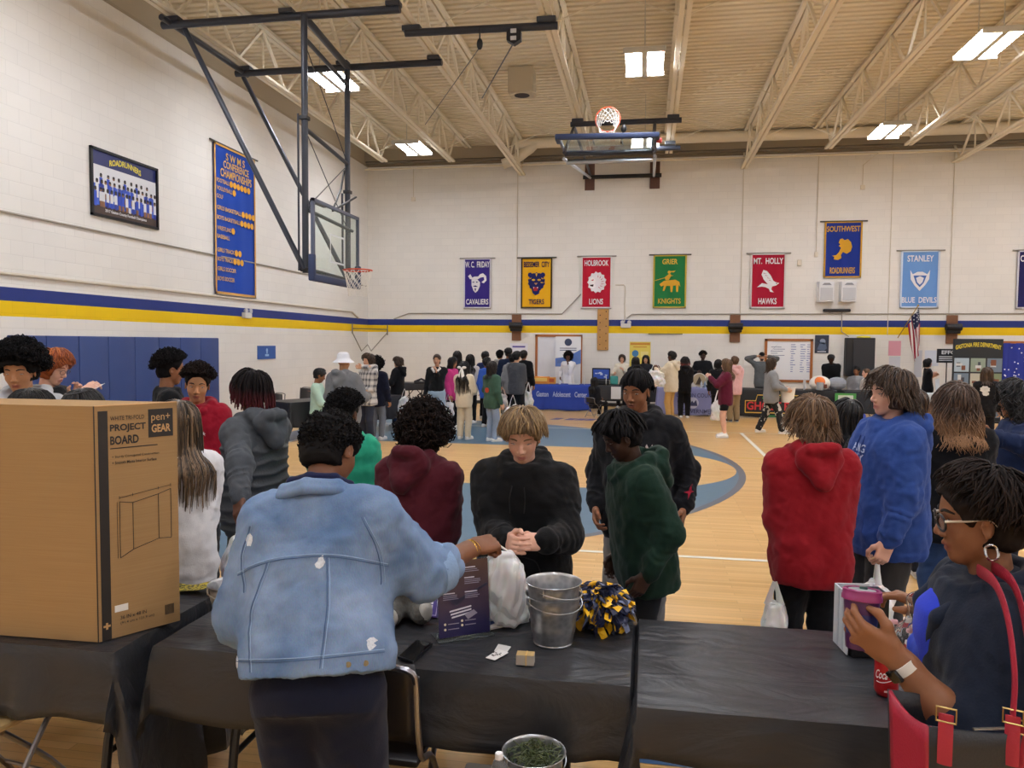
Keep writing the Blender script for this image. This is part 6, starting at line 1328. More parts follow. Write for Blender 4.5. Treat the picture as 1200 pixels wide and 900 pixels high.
S = Sdf(.005); S.ell((-.06, -.135, .05), (.035, .02, .04), k=.01); V, T, Q = S.mesh(); np_mesh('foot_sole', V, [T, Q], M('#b8b6b0', rough=.95, bump=.4, scale=80.), e)
# ---- patterned black and yellow cloth by the box, black display and white tray on the right table
b7 = onz(228, 693, TZ); G = [[(x, y, .01 + .02 * abs(sin(5 * x + 3 * y)) + .012 * sin(17 * x)) for x in np.linspace(-.16, .2, 14)] for y in np.linspace(-.05, .06, 8)]
yb = NT('leopard'); g_ = yb.n('TexCoord'); vo = yb.n('TexVoronoi'); vo.inputs['Scale'].default_value = 60; yb.l(g_.outputs['Object'], vo.inputs['Vector']); gt = yb.math('GREATER_THAN', vo.outputs['Distance'], .5); yb.l(yb.mix(gt, lin('#15150f'), lin('#b9a52a')), yb.b.inputs['Base Color'])
o = MB().sheet(G).build('patterned_cloth', yb.m, smooth=True); o.location = (b7[0], b7[1], TZ + .006); tag(o, 'black and yellow patterned cloth crumpled on the table beside the cardboard box', 'cloth')
d0 = onz(988, 764, TZ); e = empty('display_stand', (d0[0], d0[1], TZ + .004), 'white backed sheet and black display box standing on the right near table', 'display', rz=.12)
MB().box((.0, .03, .115), (.006, .14, .23), bev=.001).box((.065, .1, .115), (.13, .006, .23), bev=.001).build('white_back', M('#c9cdd3', rough=.4), e); MB().box((.075, -.01, .12), (.13, .1, .24), bev=.004).build('black_panel', M('#0c0c0f', rough=.3), e)
for i in range(2): MB().box((-.004, .0 + i * .05, .115), (.003, .012, .22)).build('rib', M('#b9bec6', rough=.4), e)
# ---- soda can
dcan = 2.2; c0 = at(1038, 817, dcan); c0 = onz(1038, 814, TZ); e = empty('soda_can', (c0[0], c0[1], TZ + .003), 'red soda can with white script standing on the right near table', 'can')
kk = 1.12; pf = [(.0005, .004), (.022, .003), (.026, 0), (.031, .008), (.0335, .016), (.0335, .105), (.031, .113), (.028, .119), (.028, .122), (.026, .121), (.0255, .118), (.0005, .117)]
MB().lathe([(r * kk, z * kk) for r, z in pf], n=40, caps=False).build('can_body', M('#b21a1f', rough=.28, metal=.3), e, smooth=True)
MB().lathe([(.0262 * kk, .1212 * kk), (.0282 * kk, .1225 * kk), (.029 * kk, .1195 * kk), (.031 * kk, .1135 * kk)], n=40, caps=False).build('rim', SILVER, e, smooth=True)
mb = MB(); V2, F2 = text_geo('Coca-Cola', .075, .026, bold=.01, shear=.3)
V2, F2 = text_geo('Coca-Cola', .085, .03, bold=.01, shear=.35); r_ = .0336 * kk + .0005; aim = math.atan2(-c0[1], -c0[0]) + .15
mb.add([(r_ * cos(aim + x / r_), r_ * sin(aim + x / r_), .07 * kk + y + x * .12) for x, y, z in V2], F2); mb.tube([(r_ * cos(aim + t), r_ * sin(aim + t), .05 * kk + .008 * sin(2 * t)) for t in np.linspace(-1., 1., 16)], .0012, n=5); mb.build('lettering', paint('#f2efed', .3), e)
mb = MB(); [mb.box((0, 0, 0), (.03, .0006, .006), m=mtx((r_ * cos(aim + .1), r_ * sin(aim + .1), .02 * kk), (-sin(aim + .1), cos(aim + .1), 0), (cos(aim + .1), sin(aim + .1), 0), (0, 0, 1))) for _ in (0,)]; mb.build('small_print', paint('#d9a9a6'), e)
# ---- folding chairs
def folding_chair(loc, rz, label, mat, frame, group=None, bz=1.):
    e = empty('folding_chair', loc, label, 'chair', group, rz)             # faces +y locally
    S = [[(x, .02 - .03 * (1 - (x / .21) ** 2), z) for x in np.linspace(-.21, .21, 11)] for z in np.linspace(.53, .80, 8)]
    S = [[(x, y, .46 + (z - .46) * bz) for x, y, z in r] for r in S]
    S = [[(x * (1 - .06 * ((z - .53) / .27) ** 4), y - .05 * (z - .53), z) for x, y, z in r] for r in S]
    o = MB().sheet([[(x, y - .17, z) for x, y, z in r] for r in S]).build('backrest', mat, e, smooth=True); sm = o.modifiers.new('thickness', 'SOLIDIFY'); sm.thickness = .012
    MB().box((0, .05, .44), (.41, .40, .028), bev=.012).build('seat', mat, e, smooth=True)
    for s in (-1, 1):
        MB().tube([(s * .22, -.21, .46 + .32 * bz), (s * .225, -.18, .50), (s * .22, -.02, .40), (s * .215, .22, .012)], .011, n=8, smooth=4).build('leg', frame, e, smooth=True)
        MB().tube([(s * .19, .14, .42), (s * .195, -.05, .22), (s * .2, -.2, .012)], .011, n=8, smooth=3).build('leg', frame, e, smooth=True)
    MB().tube([(x, y, .46 + (z - .46) * bz) for x, y, z in ((-.22, -.215, .76), (-.19, -.22, .805), (0, -.222, .815), (.19, -.22, .805), (.22, -.215, .76))], .011, n=8, smooth=4).build('top_rail', frame, e, smooth=True); MB().bar((-.2, -.16, .08), (.2, -.16, .08), .008).build('stretcher', frame, e); MB().bar((-.215, .19, .08), (.215, .19, .08), .008).build('stretcher', frame, e)
    return e
    return e
CH = M('#1f1d20', rough=.35); STL = metal('#9b9aa0', .3)
cc = at(418, 787, 2.62); folding_chair((cc[0], cc[1] + .2, 0), -.02, 'black folding chair tucked under the table behind the denim jacket', CH, STL, 'black folding chairs')
cc = onz(15, 833, .44); folding_chair((cc[0] - .1, cc[1] + .05, 0), pi * .95, 'folding chair with a tan seat under the left table', M('#a98f62', rough=.45), STL, bz=.6)
# ---- tote with pail and water bottle below the middle table
t0 = at(604, 878, 2.5); e = empty('storage_tote', (t0[0], t0[1] - .06, 0), 'grey brown plastic storage bin under the middle table edge', 'bin')
MB().box((0, 0, .22), (.34, .30, .42), bev=.03).build('bin_body', M('#5d564f', rough=.5), e, smooth=True); MB().box((0, 0, .445), (.38, .34, .03), bev=.012).build('lid', M('#6e665d', rough=.45), e, smooth=True)
e = pail((t0[0] + .065, t0[1] - .03, .462), .1, .135, 'galvanised pail with dark tinsel inside on the bin under the middle table')
mb = MB(); R = np.random.RandomState(4)
for i in range(160): a = R.uniform(0, 6.3); r0 = R.uniform(0, .085); d = unit(R.normal(size=3)) * .03; p = V3(r0 * cos(a), r0 * sin(a), .1 + .025 * R.rand()); mb.tube([p - d, p + V3(0, 0, .01), p + d], .002, n=4)
mb.build('tinsel', M('#46502a', rough=.4, var=.4, scale=30.), e)
WATER = M('#eef4f8', rough=.05, trans=.95)
def bottle(loc, label, lab, cap_, tilt=(0, 0), s=1.):
    e = empty('water_bottle', loc, label, 'bottle', 'clear plastic water bottles'); e.rotation_euler = (tilt[0], tilt[1], 0); pf = [(.0005, .004), (.024, 0), (.03, .008), (.031, .03), (.0295, .045), (.031, .06), (.0305, .12), (.0315, .14), (.03, .155), (.018, .182), (.0135, .188), (.0135, .2)]
    MB().lathe([(r * s, z * s) for r, z in pf], n=32, caps=False).build('bottle_body', WATER, e, smooth=True); MB().lathe([(.0005, .189 * s), (.0152 * s, .189 * s), (.0152 * s, .207 * s), (.013 * s, .21 * s), (.0005, .21 * s)], n=24, caps=False).build('cap', paint(cap_, .4), e, smooth=True)
    MB().lathe([(.0313 * s, .07 * s), (.0313 * s, .118 * s)], n=32, caps=False).build('label_band', paint(lab, .4), e, smooth=True); return e
bb = at(585, 868, 2.36); bottle((bb[0], bb[1], .462), 'water bottle with a white cap standing on the bin below the table', '#5a6fb2', '#e6e6e8', s=.85)
# ---- plastic carrier bags
BAG = NT('carrier_bag'); BAG.b.inputs['Base Color'].default_value = lin('#e6e8ea'); BAG.b.inputs['Roughness'].default_value = .35; BAG.b.inputs['Transmission Weight'].default_value = .25; BAG.b.inputs['Subsurface Weight'].default_value = .2; BAG = BAG.m
def bag(top, bottom, w, d, label, seed=0, group='white plastic carrier bags', vox=.007, rz=0., hf=.62):
    """bag hanging from top (the hand) to bottom, with two loop handles"""
    top, bottom = np.asarray(top, float), np.asarray(bottom, float); H = top[2] - bottom[2]; e = empty('carrier_bag', tuple(bottom), label, 'bag', group, rz); lo = top - bottom; lo = _Rz(-rz) @ lo; hz = H * hf
    S = Sdf(vox); S.loft((0, 0, 0), np.eye(3), np.array((0.01, .06 * H, .3 * H, hz, hz * 1.08)), np.array((.36, .46, .5, .34, .16)) * w, np.array((.3, .46, .5, .3, .16)) * d, ex=2.6, ox=np.array((0, 0, 0, lo[0] * .5, lo[0] * .6)), oy=np.array((0, 0, 0, lo[1] * .5, lo[1] * .6)), k=.01)
    V, T, Q = S.mesh(); N = normals(V, T, Q); V = folds(V, N, .028 * w / .25, seed, (1.6, 1.6, .8), 22.); V[:, 2] = np.maximum(V[:, 2], .001); np_mesh('bag_body', V, [T, Q], BAG, e)
    for s in (-1, 1): MB().tube([(lo[0] * .5 + s * w * .22, lo[1] * .5, hz * .98), (lo[0] * .8 + s * w * .12, lo[1] * .8, hz + (H - hz) * .55), (lo[0], lo[1], H)], [.022, .012, .012], n=8, smooth=5, flatten=.4).build('handle', BAG, e, smooth=True)
    return e
PP = PEOPLE
h1 = at(586, 640, 3.12); bag(h1, (h1[0] + .01, h1[1] + .03, TZ + .004), .25, .13, 'white plastic bag hanging between the woman in denim and the blond boy', 3, rz=.1, hf=.84)
def grip(key, k='L'): p = PP[key]; return p.base + p.Rz @ p.hand[k].get('grip', p.wr[k])
g1 = grip('blue'); bag(g1, (g1[0] + .0, g1[1] - .02, g1[2] - .42), .26, .16, 'white plastic bag in the hand of the student in royal blue', 5, rz=1.5)
g1 = grip('vestboy'); bag(g1, (g1[0] - .02, g1[1] - .02, g1[2] - .36), .22, .14, 'white plastic bag in the hand of the boy in the quilted vest', 6, rz=1.2)
g1 = grip('navy'); bag(g1, (g1[0] - .02, g1[1] - .02, g1[2] - .5), .3, .18, 'white plastic bag in the hand of the student in the navy sweatshirt', 7, rz=1.4)
g1 = at(908, 682, 3.9); bag(g1, (g1[0], g1[1], g1[2] - .3), .14, .12, 'crumpled white plastic bag at the left hip of the red hoodie', 8)
# ------------------------------------------------------------------ the two women in front, and things worn or printed
def denim_mat():
    t = NT('denim'); tc = t.n('TexCoord'); n1 = t.n('TexNoise'); n1.inputs['Scale'].default_value = 5; n1.inputs['Detail'].default_value = 6; t.l(tc.outputs['Object'], n1.inputs['Vector'])
    mr = t.n('MapRange'); t.l(n1.outputs['Fac'], mr.inputs[0]); mr.inputs[1].default_value = .35; mr.inputs[2].default_value = .68
    mp = t.n('Mapping'); mp.inputs['Scale'].default_value = (260, 260, 60); t.l(tc.outputs['Object'], mp.inputs[0]); n2 = t.n('TexNoise'); n2.inputs['Scale'].default_value = 1; t.l(mp.outputs[0], n2.inputs['Vector'])
    a = t.mix(mr.outputs[0], lin('#58759f'), lin('#8aa2c6')); b = t.n('Mix', data_type='RGBA', blend_type='MULTIPLY'); b.inputs[0].default_value = .35; t.l(a, b.inputs[6]); t.l(n2.outputs['Color'], b.inputs[7]); g = t.n('Gamma'); g.inputs[1].default_value = .92; t.l(b.outputs[2], g.inputs[0]); t.l(g.outputs[0], t.b.inputs['Base Color'])
    t.b.inputs['Roughness'].default_value = .9; t.b.inputs['Specular IOR Level'].default_value = .12; bp = t.n('Bump'); bp.inputs['Strength'].default_value = .2; bp.inputs['Distance'].default_value = .004; t.l(n2.outputs['Fac'], bp.inputs['Height']); t.l(bp.outputs[0], t.b.inputs['Normal']); return t.m
DEN = denim_mat()
p = person('woman in a light blue denim jacket with her back to us, handing something over the table', 388, 481, 2.5, 1, ('denim', '#6f8fb8', DEN), ('baggy', '#161a2c'), shoes='#1c1c20', hair=('crop', 'black'), skin=('#7d5138', '#6a3f38'), near=True, female=True, g=1.1, lean=20, side=-7, head=(-18, 26, 0), hairup=.016, hood=False,
           armR=('px', 556, 641, 2.72), armL=(-.12, .17, .08), poleR=(.2, -.1, -1), handR=dict(dir=(.62, .8, .02), palm=(-.25, .35, -.9), curl=(.75, .85, .95, 1.0), thumb=.9), sleeve='3/4', baggy=1.12, amp=.009, key='denim', seed=21, shw=.98)
p.root['label'] = 'woman in a light blue denim jacket, back to us, handing something over the table'
bv = bvh_of(p.topV, p.topF); ROOT = p.root; h = p.h
def on_back(pts, n=24, lift=.002, d=-1, P=p, B=None):
    """points (x, t) in body units -> on the cloth seen from behind (d=-1) or from the front (d=1)"""
    out = []
    for x, t in smooth_path(pts, n):
        o = P.tp(x, d * .3, t); q = (B or bv).ray_cast(Vector(o), Vector(P.T[:, 1] * -d), .6 * P.h)
        if q[0] is not None: out.append(np.array(q[0]) + P.T[:, 1] * d * lift)
    return out
SEAM = M('#4a678f', rough=.9); SEAM2 = M('#93aed0', rough=.9)
def seam(pts, name='seam', both=True, r=.0014, P=p, B=None, d=-1):
    for k, (dx, m_) in enumerate(((0, SEAM), (.004, SEAM2)) if both else ((0, SEAM),)):
        L = on_back([(x + dx, t) if abs(pts[-1][1] - pts[0][1]) > abs(pts[-1][0] - pts[0][0]) else (x, t + dx) for x, t in pts], P=P, B=B, d=d)
        if len(L) > 3: MB().tube(L, r, n=5).build(name, m_, P.top_o, smooth=True)
seam([(-.128, .17), (-.06, .185), (0, .188), (.06, .185), (.128, .17)]); seam([(.045, .185), (.05, .1), (.044, .012)]); seam([(-.06, .185), (-.085, .1), (-.078, .012)]); seam([(-.128, .03), (0, .026), (.128, .03)]); seam([(.1, .25), (.118, .2), (.115, .14)]); seam([(-.1, .25), (-.118, .2), (-.115, .14)])
# rolled cuffs, hem band, collar
for k in 'RL':
    c = p.el[k] * .74 + p.wr[k] * .26; u = unit(p.wr[k] - p.el[k]); x, y, z = frame_to(u); B_ = h * 1.12 * (.6 + .4 * 1.1); r = .039 * B_
    MB().lathe([(r * 1.02, -.045), (r * 1.1, -.043), (r * 1.1, .012), (r * 1.0, .014), (r * .88, .0), (r * .86, -.04)], n=28, m=mtx(c, x, y, z), caps=False).build('cuff', M('#84a1c6', rough=.9, bump=.3, scale=120., var=.1), p.top_o, smooth=True)
S = Sdf(.006); P_ = [p.tp(*q) for q in ((.012, .085, .262), (.05, .055, .285), (.066, 0, .306), (.05, -.05, .315), (0, -.072, .318), (-.05, -.05, .315), (-.066, 0, .306), (-.05, .055, .285), (-.012, .085, .262))]; S.chain(P_, .009 * h, k=.01); S.chain([q - p.T[:, 2] * .014 * h + (q - p.tp(0, 0, .3)) * .08 for q in P_], .008 * h, k=.012); V, T, Q = S.mesh(); np_mesh('collar', V, [T, Q], DEN, p.top_o)
S = Sdf(.006); S.chain([q + p.T[:, 2] * .016 * h - (q - p.tp(0, 0, .3)) * .2 for q in P_], .009 * h, k=.01); V, T, Q = S.mesh(); np_mesh('polo_collar', V, [T, Q], cloth('#1c2140'), ROOT)
FR = M('#d3dae2', rough=.95, bump=.5, scale=120.); R_ = np.random.RandomState(3)
for x, t, s in ((.035, .178, .008), (-.1, .225, .008), (-.118, .03, .008), (.113, .045, .007)):
    pts = [(s * h * (1 + .5 * R_.uniform(-1, 1)) * cos(a), s * 1.3 * h * (1 + .4 * R_.uniform(-1, 1)) * sin(a)) for a in np.linspace(0, 2 * pi, 12)[:-1]]; V2, F2 = dense(pts, .012)
    mb = decal(bv, MB(), V2, F2, p.tp(x, -.1, t), p.T[:, 0], p.T[:, 2]); mb.build('frayed_patch', FR, p.top_o)
for i, x in enumerate((.085, .108)):
    q = on_back([(x, .015), (x + .001, .0151), (x + .002, .015)], 2)
    if q: MB().lathe([(.0005, 0), (.008, 0), (.008, .003), (.0005, .004)], n=14, m=mtx(q[0], p.T[:, 0], p.T[:, 2], -p.T[:, 1])).build('button', M('#9a8a6a', rough=.35, metal=.8), p.top_o, smooth=True)
w = p.wr['R'] - unit(p.wr['R'] - p.el['R']) * .02; x, y, z = frame_to(p.wr['R'] - p.el['R'])
for i in range(3): MB().tube([w + z * (.006 * i - .004) + (.0315 + .0008 * i) * (cos(a) * x + sin(a) * y) + z * .006 * sin(a + i * 2) for a in np.linspace(0, 2 * pi, 32)[:-1]], .0016, closed=True, n=6).build('gold_bangle', M('#d8b25c', rough=.25, metal=1.), ROOT, smooth=True)

# ---- woman in the dark blazer on the right
q = person('woman in a dark blazer with pale glasses and short hair holding a purple cup', 1148, 541, 1.86, 86, ('jacket', '#1a2232', cloth('#1a2130')), ('jeans', '#1b1d26'), shoes='#1c1c20', hair=('pixie', 'dark'), skin=('#8d5f43', '#7a3f3c'), near=True, female=True, g=1.2, lean=6, head=(-4, 4, 0), hairup=.03, sleeve='3/4', amp=.007,
           armL=('px', 1048, 768, 1.73), armR=('px', 1090, 712, 2.12), poleL=(.45, -.3, -1.), poleR=(.3, .2, -1), handL=dict(dir=(-.85, .2, .48), palm=(.12, .8, .55), curl=(.5, .55, .6, .65), thumb=.55, spread=.3), handR=dict(dir=(-.95, .12, .3), palm=(-.3, -.1, -1), curl=(.3, .35, .45, .5), thumb=.35, spread=.35), eyes=dict(open_=.6, look=(0, -.3)), key='blazer', seed=5, L=.1)
h = q.h; bq = bvh_of(q.topV, q.topF)
S = Sdf(.006); S.chain([q.tp(*a) for a in ((.02, .09, .2), (.045, .075, .26), (.06, .02, .302), (.04, -.05, .314), (0, -.068, .316), (-.04, -.05, .314), (-.06, .02, .302), (-.045, .075, .26), (-.02, .09, .2))], [.009 * h, .014 * h, .016 * h, .016 * h, .016 * h, .016 * h, .016 * h, .014 * h, .009 * h], k=.01); V, T, Q = S.mesh(); np_mesh('lapel', V, [T, Q], cloth('#1d2535'), q.top_o)
S = Sdf(.006); S.loft(q.P, q.T, np.array((.18, .23, .265, .285)) * h, np.array((.05, .06, .06, .045)) * h * 1.2, np.array((.075, .074, .068, .05)) * h * 1.2, k=.01, oy=np.array((.012, .012, .012, .01)) * h); V, T, Q = S.mesh(); np_mesh('blue_top', V, [T, Q], cloth('#2b3fc4'), q.root)
def glasses(P, col, thick=.0024, temple=.006, w=.062, hh=.045, lens=True, drop=0.):
    K, R = P.hh, P.Rh; loc = lambda *a: P.HC + R @ (V3(*a) * K); o = []
    mb = MB()
    for s in (-1, 1):
        c = loc(s * .145, .385, .0 + drop); pts = [c + R @ V3(w * .42 * K / .235 * .95 * cos(a) * (1 if abs(cos(a)) < .7 else 1.05), -.004 * (cos(a) * s), hh * .42 * K / .235 * sin(a)) for a in np.linspace(0, 2 * pi, 28)[:-1]]
        mb.tube(pts, thick, closed=True, n=6)
    mb.tube([loc(-.05, .4, .02 + drop), loc(0, .415, .03 + drop), loc(.05, .4, .02 + drop)], thick, n=6)
    g = mb.build('glasses', M(col, rough=.35), P.root, smooth=True)
    for s in (-1, 1):
        MB().tube([loc(s * .27, .37, .04 + drop), loc(s * .335, .15, .05 + drop * .4), loc(s * .345, -.03, .055), loc(s * .335, -.11, -.02)], [temple, temple * .8, temple * .45, temple * .4], n=8, smooth=4, flatten=.4).build('temple', M('#b7ab98' if temple > .004 else col, rough=.4), g, smooth=True)
        if lens: MB().disc(0, 0, w * .4 * K / .235, .0008, m=mtx(loc(s * .145, .383, .0 + drop), R[:, 0], R[:, 2], R[:, 1] * -1), ry=hh * .4 * K / .235).build('lens', M('#dfe8ee', rough=.05, alpha=.15), g)
glasses(q, '#1e1a1c', .003, .0085, .066, .05)
K, R = q.hh, q.Rh; c = q.HC + R @ (V3(-.345, -.03, -.29) * K)
MB().tube([c + R @ V3(.004 * sin(3 * a), .013 * cos(a), .019 * sin(a)) for a in np.linspace(0, 2 * pi, 30)[:-1]], .0032, closed=True, n=8).build('hoop_earring', M('#cfd2d8', rough=.2, metal=1.), q.root, smooth=True)
for k, nm, col, b in (('L', 'watch', '#d8d5ce', .0035), ('R', 'bracelet', '#e4e2dd', .002)):
    u = unit(q.wr[k] - q.el[k]); w = q.wr[k] - u * .03; x, y, z = frame_to(u); o = MB().lathe([(.0315, -.011 if k == 'L' else -.003), (.034, -.01 if k == 'L' else -.002), (.034, .01 if k == 'L' else .002), (.0315, .011 if k == 'L' else .003)], n=28, m=mtx(w, x, y, z), caps=False).build(nm, M(col, rough=.3), q.root, smooth=True)
    if k == 'L':
        out = unit(q.Rz.T @ np.array((-.25, -.55, -.75))); out = unit(out - u * (out @ u)); MB().box((0, 0, .0), (.034, .03, .01), m=mtx(w + out * .036, np.cross(u, out), u, out), bev=.004).build('watch_case', M('#16161a', rough=.15), o, smooth=True)
# her cup
gL = q.base + q.Rz @ q.hand['L']['grip']; cup = gL + np.array((-.004, .012, .01)); e = empty('travel_cup', tuple(cup), 'purple lidded coffee cup in the hand of the woman in the blazer', 'cup'); e.rotation_euler = (rad(-8), rad(3), 0)
MB().lathe([(.0005, -.07), (.03, -.07), (.031, -.066), (.04, .045), (.0005, .045)], n=36, caps=False).build('cup_body', M('#4a1f4f', rough=.3), e, smooth=True); MB().lathe([(.04, .04), (.0445, .042), (.0445, .05), (.0425, .053), (.0425, .064), (.039, .067), (.036, .066), (.034, .06), (.0005, .06)], n=36, caps=False).build('lid', M('#8b2c63', rough=.35), e, smooth=True)
MB().disc(0, 0, .03, .004, z0=.0605, n=24).build('lid_top', M('#9aa3a6', rough=.3), e); MB().box((.006, .012, .067), (.018, .008, .006), bev=.002).build('sip_slider', M('#2d4a44', rough=.4), e)
MB().lathe([(.0336, -.035), (.0375, .012)], n=36, caps=False).build('printed_band', M('#2b3470', rough=.35), e, smooth=True)
# ---- her tote with red straps, and what sticks out of it
T0 = at(1158, 862, 1.60); ux, uy = unit(np.array((1., .18, 0))), unit(np.array((-.18, 1., 0))); tw, td, th = .34, .16, .36; tz = 1.15
e = empty('tote_bag', (T0[0], T0[1], tz - th), 'large black tote bag with red side panel and red straps on the shoulder of the woman in the blazer', 'bag')
e['label'] = 'large black tote bag with a red side panel and long red straps'
TB, TR = M('#24262b', rough=.5, bump=.15, scale=200.), M('#a5233a', rough=.45, bump=.15, scale=180.); c = np.array((T0[0], T0[1], tz - th)); mm = mtx((0, 0, 0), ux, uy, (0, 0, 1))
def panel(a, b, n=8, bow=.02, k=.9):
    G = []
    for i in range(n + 1):
        t = i / n; G.append([((a[0] * (1 - s) + b[0] * s) * (k + (1 - k) * t), (a[1] * (1 - s) + b[1] * s) * (k + (1 - k) * t) , th * t - bow * sin(pi * s) * (t > .98) * .8) for s in np.linspace(0, 1, n + 1)])
    return G
A_, B_, C_, D_ = (-tw / 2, -td / 2), (tw / 2, -td / 2), (tw / 2, td / 2), (-tw / 2, td / 2)
for nm, a, b, m_ in (('front_panel', A_, B_, TB), ('back_panel', D_, C_, TB), ('side_panel', D_, A_, TR), ('side_panel', B_, C_, TR)):
    o = MB().sheet(panel(a, b), m=mm).build(nm, m_, e, smooth=True); sm = o.modifiers.new('thickness', 'SOLIDIFY'); sm.thickness = .006
MB().box((0, 0, .004), (tw * .9, td * .9, .008), m=mm).build('bottom_panel', TB, e)
for P_ in ([(1146, 668, 1.83), (1166, 684, 1.66), (1181, 725, 1.585), (1189, 790, 1.53), (1187, 838, 1.52)], [(1158, 662, 1.86), (1186, 682, 1.68), (1202, 735, 1.6), (1207, 800, 1.54), (1204, 852, 1.52)]):
    L = [at(*a) - c for a in P_]; MB().tube(L, .015, n=8, smooth=6, flatten=.25, up=(1, 0, 0)).build('strap', TR, e, smooth=True)
for x0, yb_, L_ in ((1187, 838, .1), (1204, 852, .12), (1109, 836, .1)):
    b = at(x0, yb_, 1.50 if x0 < 1150 else 1.52) - c; n_ = unit(np.array((-.36, -.93, 0))); xx = np.cross(np.array((0, 0, 1.)), n_)
    MB().tube([(b + n_ * .008 + xx * i_ * .017 + np.array((0, 0, j_ * .014)))  for i_, j_ in ((-1, -1), (1, -1), (1, 1), (-1, 1))], .0022, closed=True, n=6).build('buckle', M('#b39a62', rough=.35, metal=1.), e)
    MB().tube([b + n_ * .004, b + n_ * .008 - np.array((0, 0, L_ * .5)), b + n_ * .006 - np.array((0, 0, L_))], .013, n=8, smooth=4, flatten=.25, up=tuple(n_)).build('strap_tail', TR, e, smooth=True)
MB().tube([(mm @ np.array((-tw * .2, -td * .36, th * .955, 1)))[:3], (mm @ np.array((0, -td * .38, th * .965, 1)))[:3], (mm @ np.array((tw * .36, -td * .36, th * .955, 1)))[:3]], .005, n=6, flatten=.5).build('zip', M('#8f8a7c', rough=.35, metal=.8), e, smooth=True)
w0 = at(1092, 706, 1.98); bottle((w0[0], w0[1], w0[2] - .205), 'clear water bottle with a pale cap sticking out of the tote bag', '#16213a', '#cfd6e4', s=1.)
w0 = at(1075, 748, 2.06); e = empty('candy_bag', tuple(w0), 'clear bag of pale pink sweets sticking out of the tote bag', 'bag'); R_ = np.random.RandomState(2)
for i in range(34): d = R_.normal(size=3) * np.array((.026, .02, .02)); MB().box(d, (.018, .013, .012), bev=.003).build('sweet', M('#e6b4bb' if i % 3 else '#efe6e2', rough=.5), e)
S = Sdf(.006); S.ell((0, 0, 0), (.065, .05, .055), k=.01).cap((0, 0, .04), (.0, .0, .1), .02, .032, k=.02); V, T, Q = S.mesh(); np_mesh('clear_wrapper', folds(V, normals(V, T, Q), .006, 4, f=60.), [T, Q], WATER, e)
w0 = at(1095, 748, 1.9); S = Sdf(.006); S.ell((0, 0, 0), (.03, .05, .075), k=.01).ell((-.025, .02, -.04), (.03, .04, .05), k=.02); V, T, Q = S.mesh(); o = np_mesh('blue_packet', folds(V, normals(V, T, Q), .008, 6, f=50.), [T, Q], M('#2f46b4', rough=.3), None); o.location = tuple(w0); tag(o, 'shiny blue packet between the arm of the woman in the blazer and the bottle', 'packet')

# ---- quilted vest, prints and other worn things
v = PP['vestboy']; S = Sdf(.0085); t, rx, ry = v.prof('hoodie'); t = t.copy(); t[:3] += .012 * v.h; S.loft(v.P, v.T, t - .004 * v.h, rx + .014, ry + .016, k=.03, ex=2.5)
for k in 'RL': S.cap(v.tp(0, -.01, .275), v.sh[k] - v.T[:, 0] * (.02 if k == 'R' else -.02) * v.h, .05 * v.h, .05 * v.h, k=.04)
for k in 'RL': S.cap(v.sh[k] + v.T[:, 0] * (.035 if k == 'R' else -.035) * v.h, v.el[k] + v.T[:, 0] * (.05 if k == 'R' else -.05) * v.h, .05 * v.h, .052 * v.h, k=.01, op='sub')
V, T, Q = S.mesh(); N = normals(V, T, Q); z = ((V - v.P) @ v.T)[:, 2]; V = V + N * (.013 * (np.abs(np.sin(z * 46 + .8 * wob(V, 12., 4))) ** .7 - .4))[:, None]; np_mesh('quilted_vest', V, [T, Q], M('#3d4147', rough=.6, bump=.2, scale=90., var=.1), v.root)
def printed(key, name, shapes, x, t, col, size, front=True, text=None, w=None, hgt=None, rot_=0., side=None):
    P = PP[key]; B = bvh_of(P.topV, P.topF); d = 1 if front else -1; o = P.tp(x, d * .12, t); u = P.T[:, 0] * (-d); vv = P.T[:, 2]; mb = MB()
    if side is not None: o, u = P.tp(*side[0]), P.T @ unit(np.array(side[1], float))
    if rot_: u, vv = u * cos(rot_) + vv * sin(rot_), vv * cos(rot_) - u * sin(rot_)
    if text: V2, F2 = text_geo(text, w, hgt, bold=.02); decal(B, mb, V2, F2, o, u, vv)
    for pts in shapes or []: V2, F2 = dense([(a * size, b * size) for a, b in pts], size * .35); decal(B, mb, V2, F2, o, u, vv)
    mb.build(name, cloth(col, .03), P.top_o)
star = [(.0, 1.2), (.16, .2), (.8, .1), (.2, -.12), (.1, -1.2), (-.15, -.2), (-.8, -.05), (-.2, .18)]
printed('redboy', 'chest_logo', [[(.0, .9), (.2, .6), (.1, .3), (.9, .1), (.3, .0), (.7, -.9), (.15, -.2), (-.8, -.8), (-.2, .1), (-.4, .5), (-.1, .4)]], -.05, .19, '#e6dfdf', .02)
printed('tall', 'star_print', [star], .0, .1, '#9c2238', .035, side=((-.16, .08, .06), (-1, .3, 0))); printed('tall', 'star_print', [star], .0, .1, '#9c2238', .02, side=((-.15, .08, -.01), (-1, .3, 0)))
printed('tall', 'chest_print', [[(-1, .6), (-.8, 1), (-.4, .3), (0, 1), (.3, .4), (.9, .9), (.4, .1), (.8, -.6), (.3, -.3), (-.2, -1), (-.3, -.2), (-.9, -.4), (-.5, .1)]], -.06, .2, '#b9a9a6', .04)
for i, (s, t) in enumerate((('ANG', .225), ('GLY', .195), ('B', .168))): printed('blue', 'chest_lettering', None, .0 if i < 2 else -.02, t, '#b9c6e6', 0, text=s, w=(.16, .15, .05)[i], hgt=(.045, .04, .035)[i])
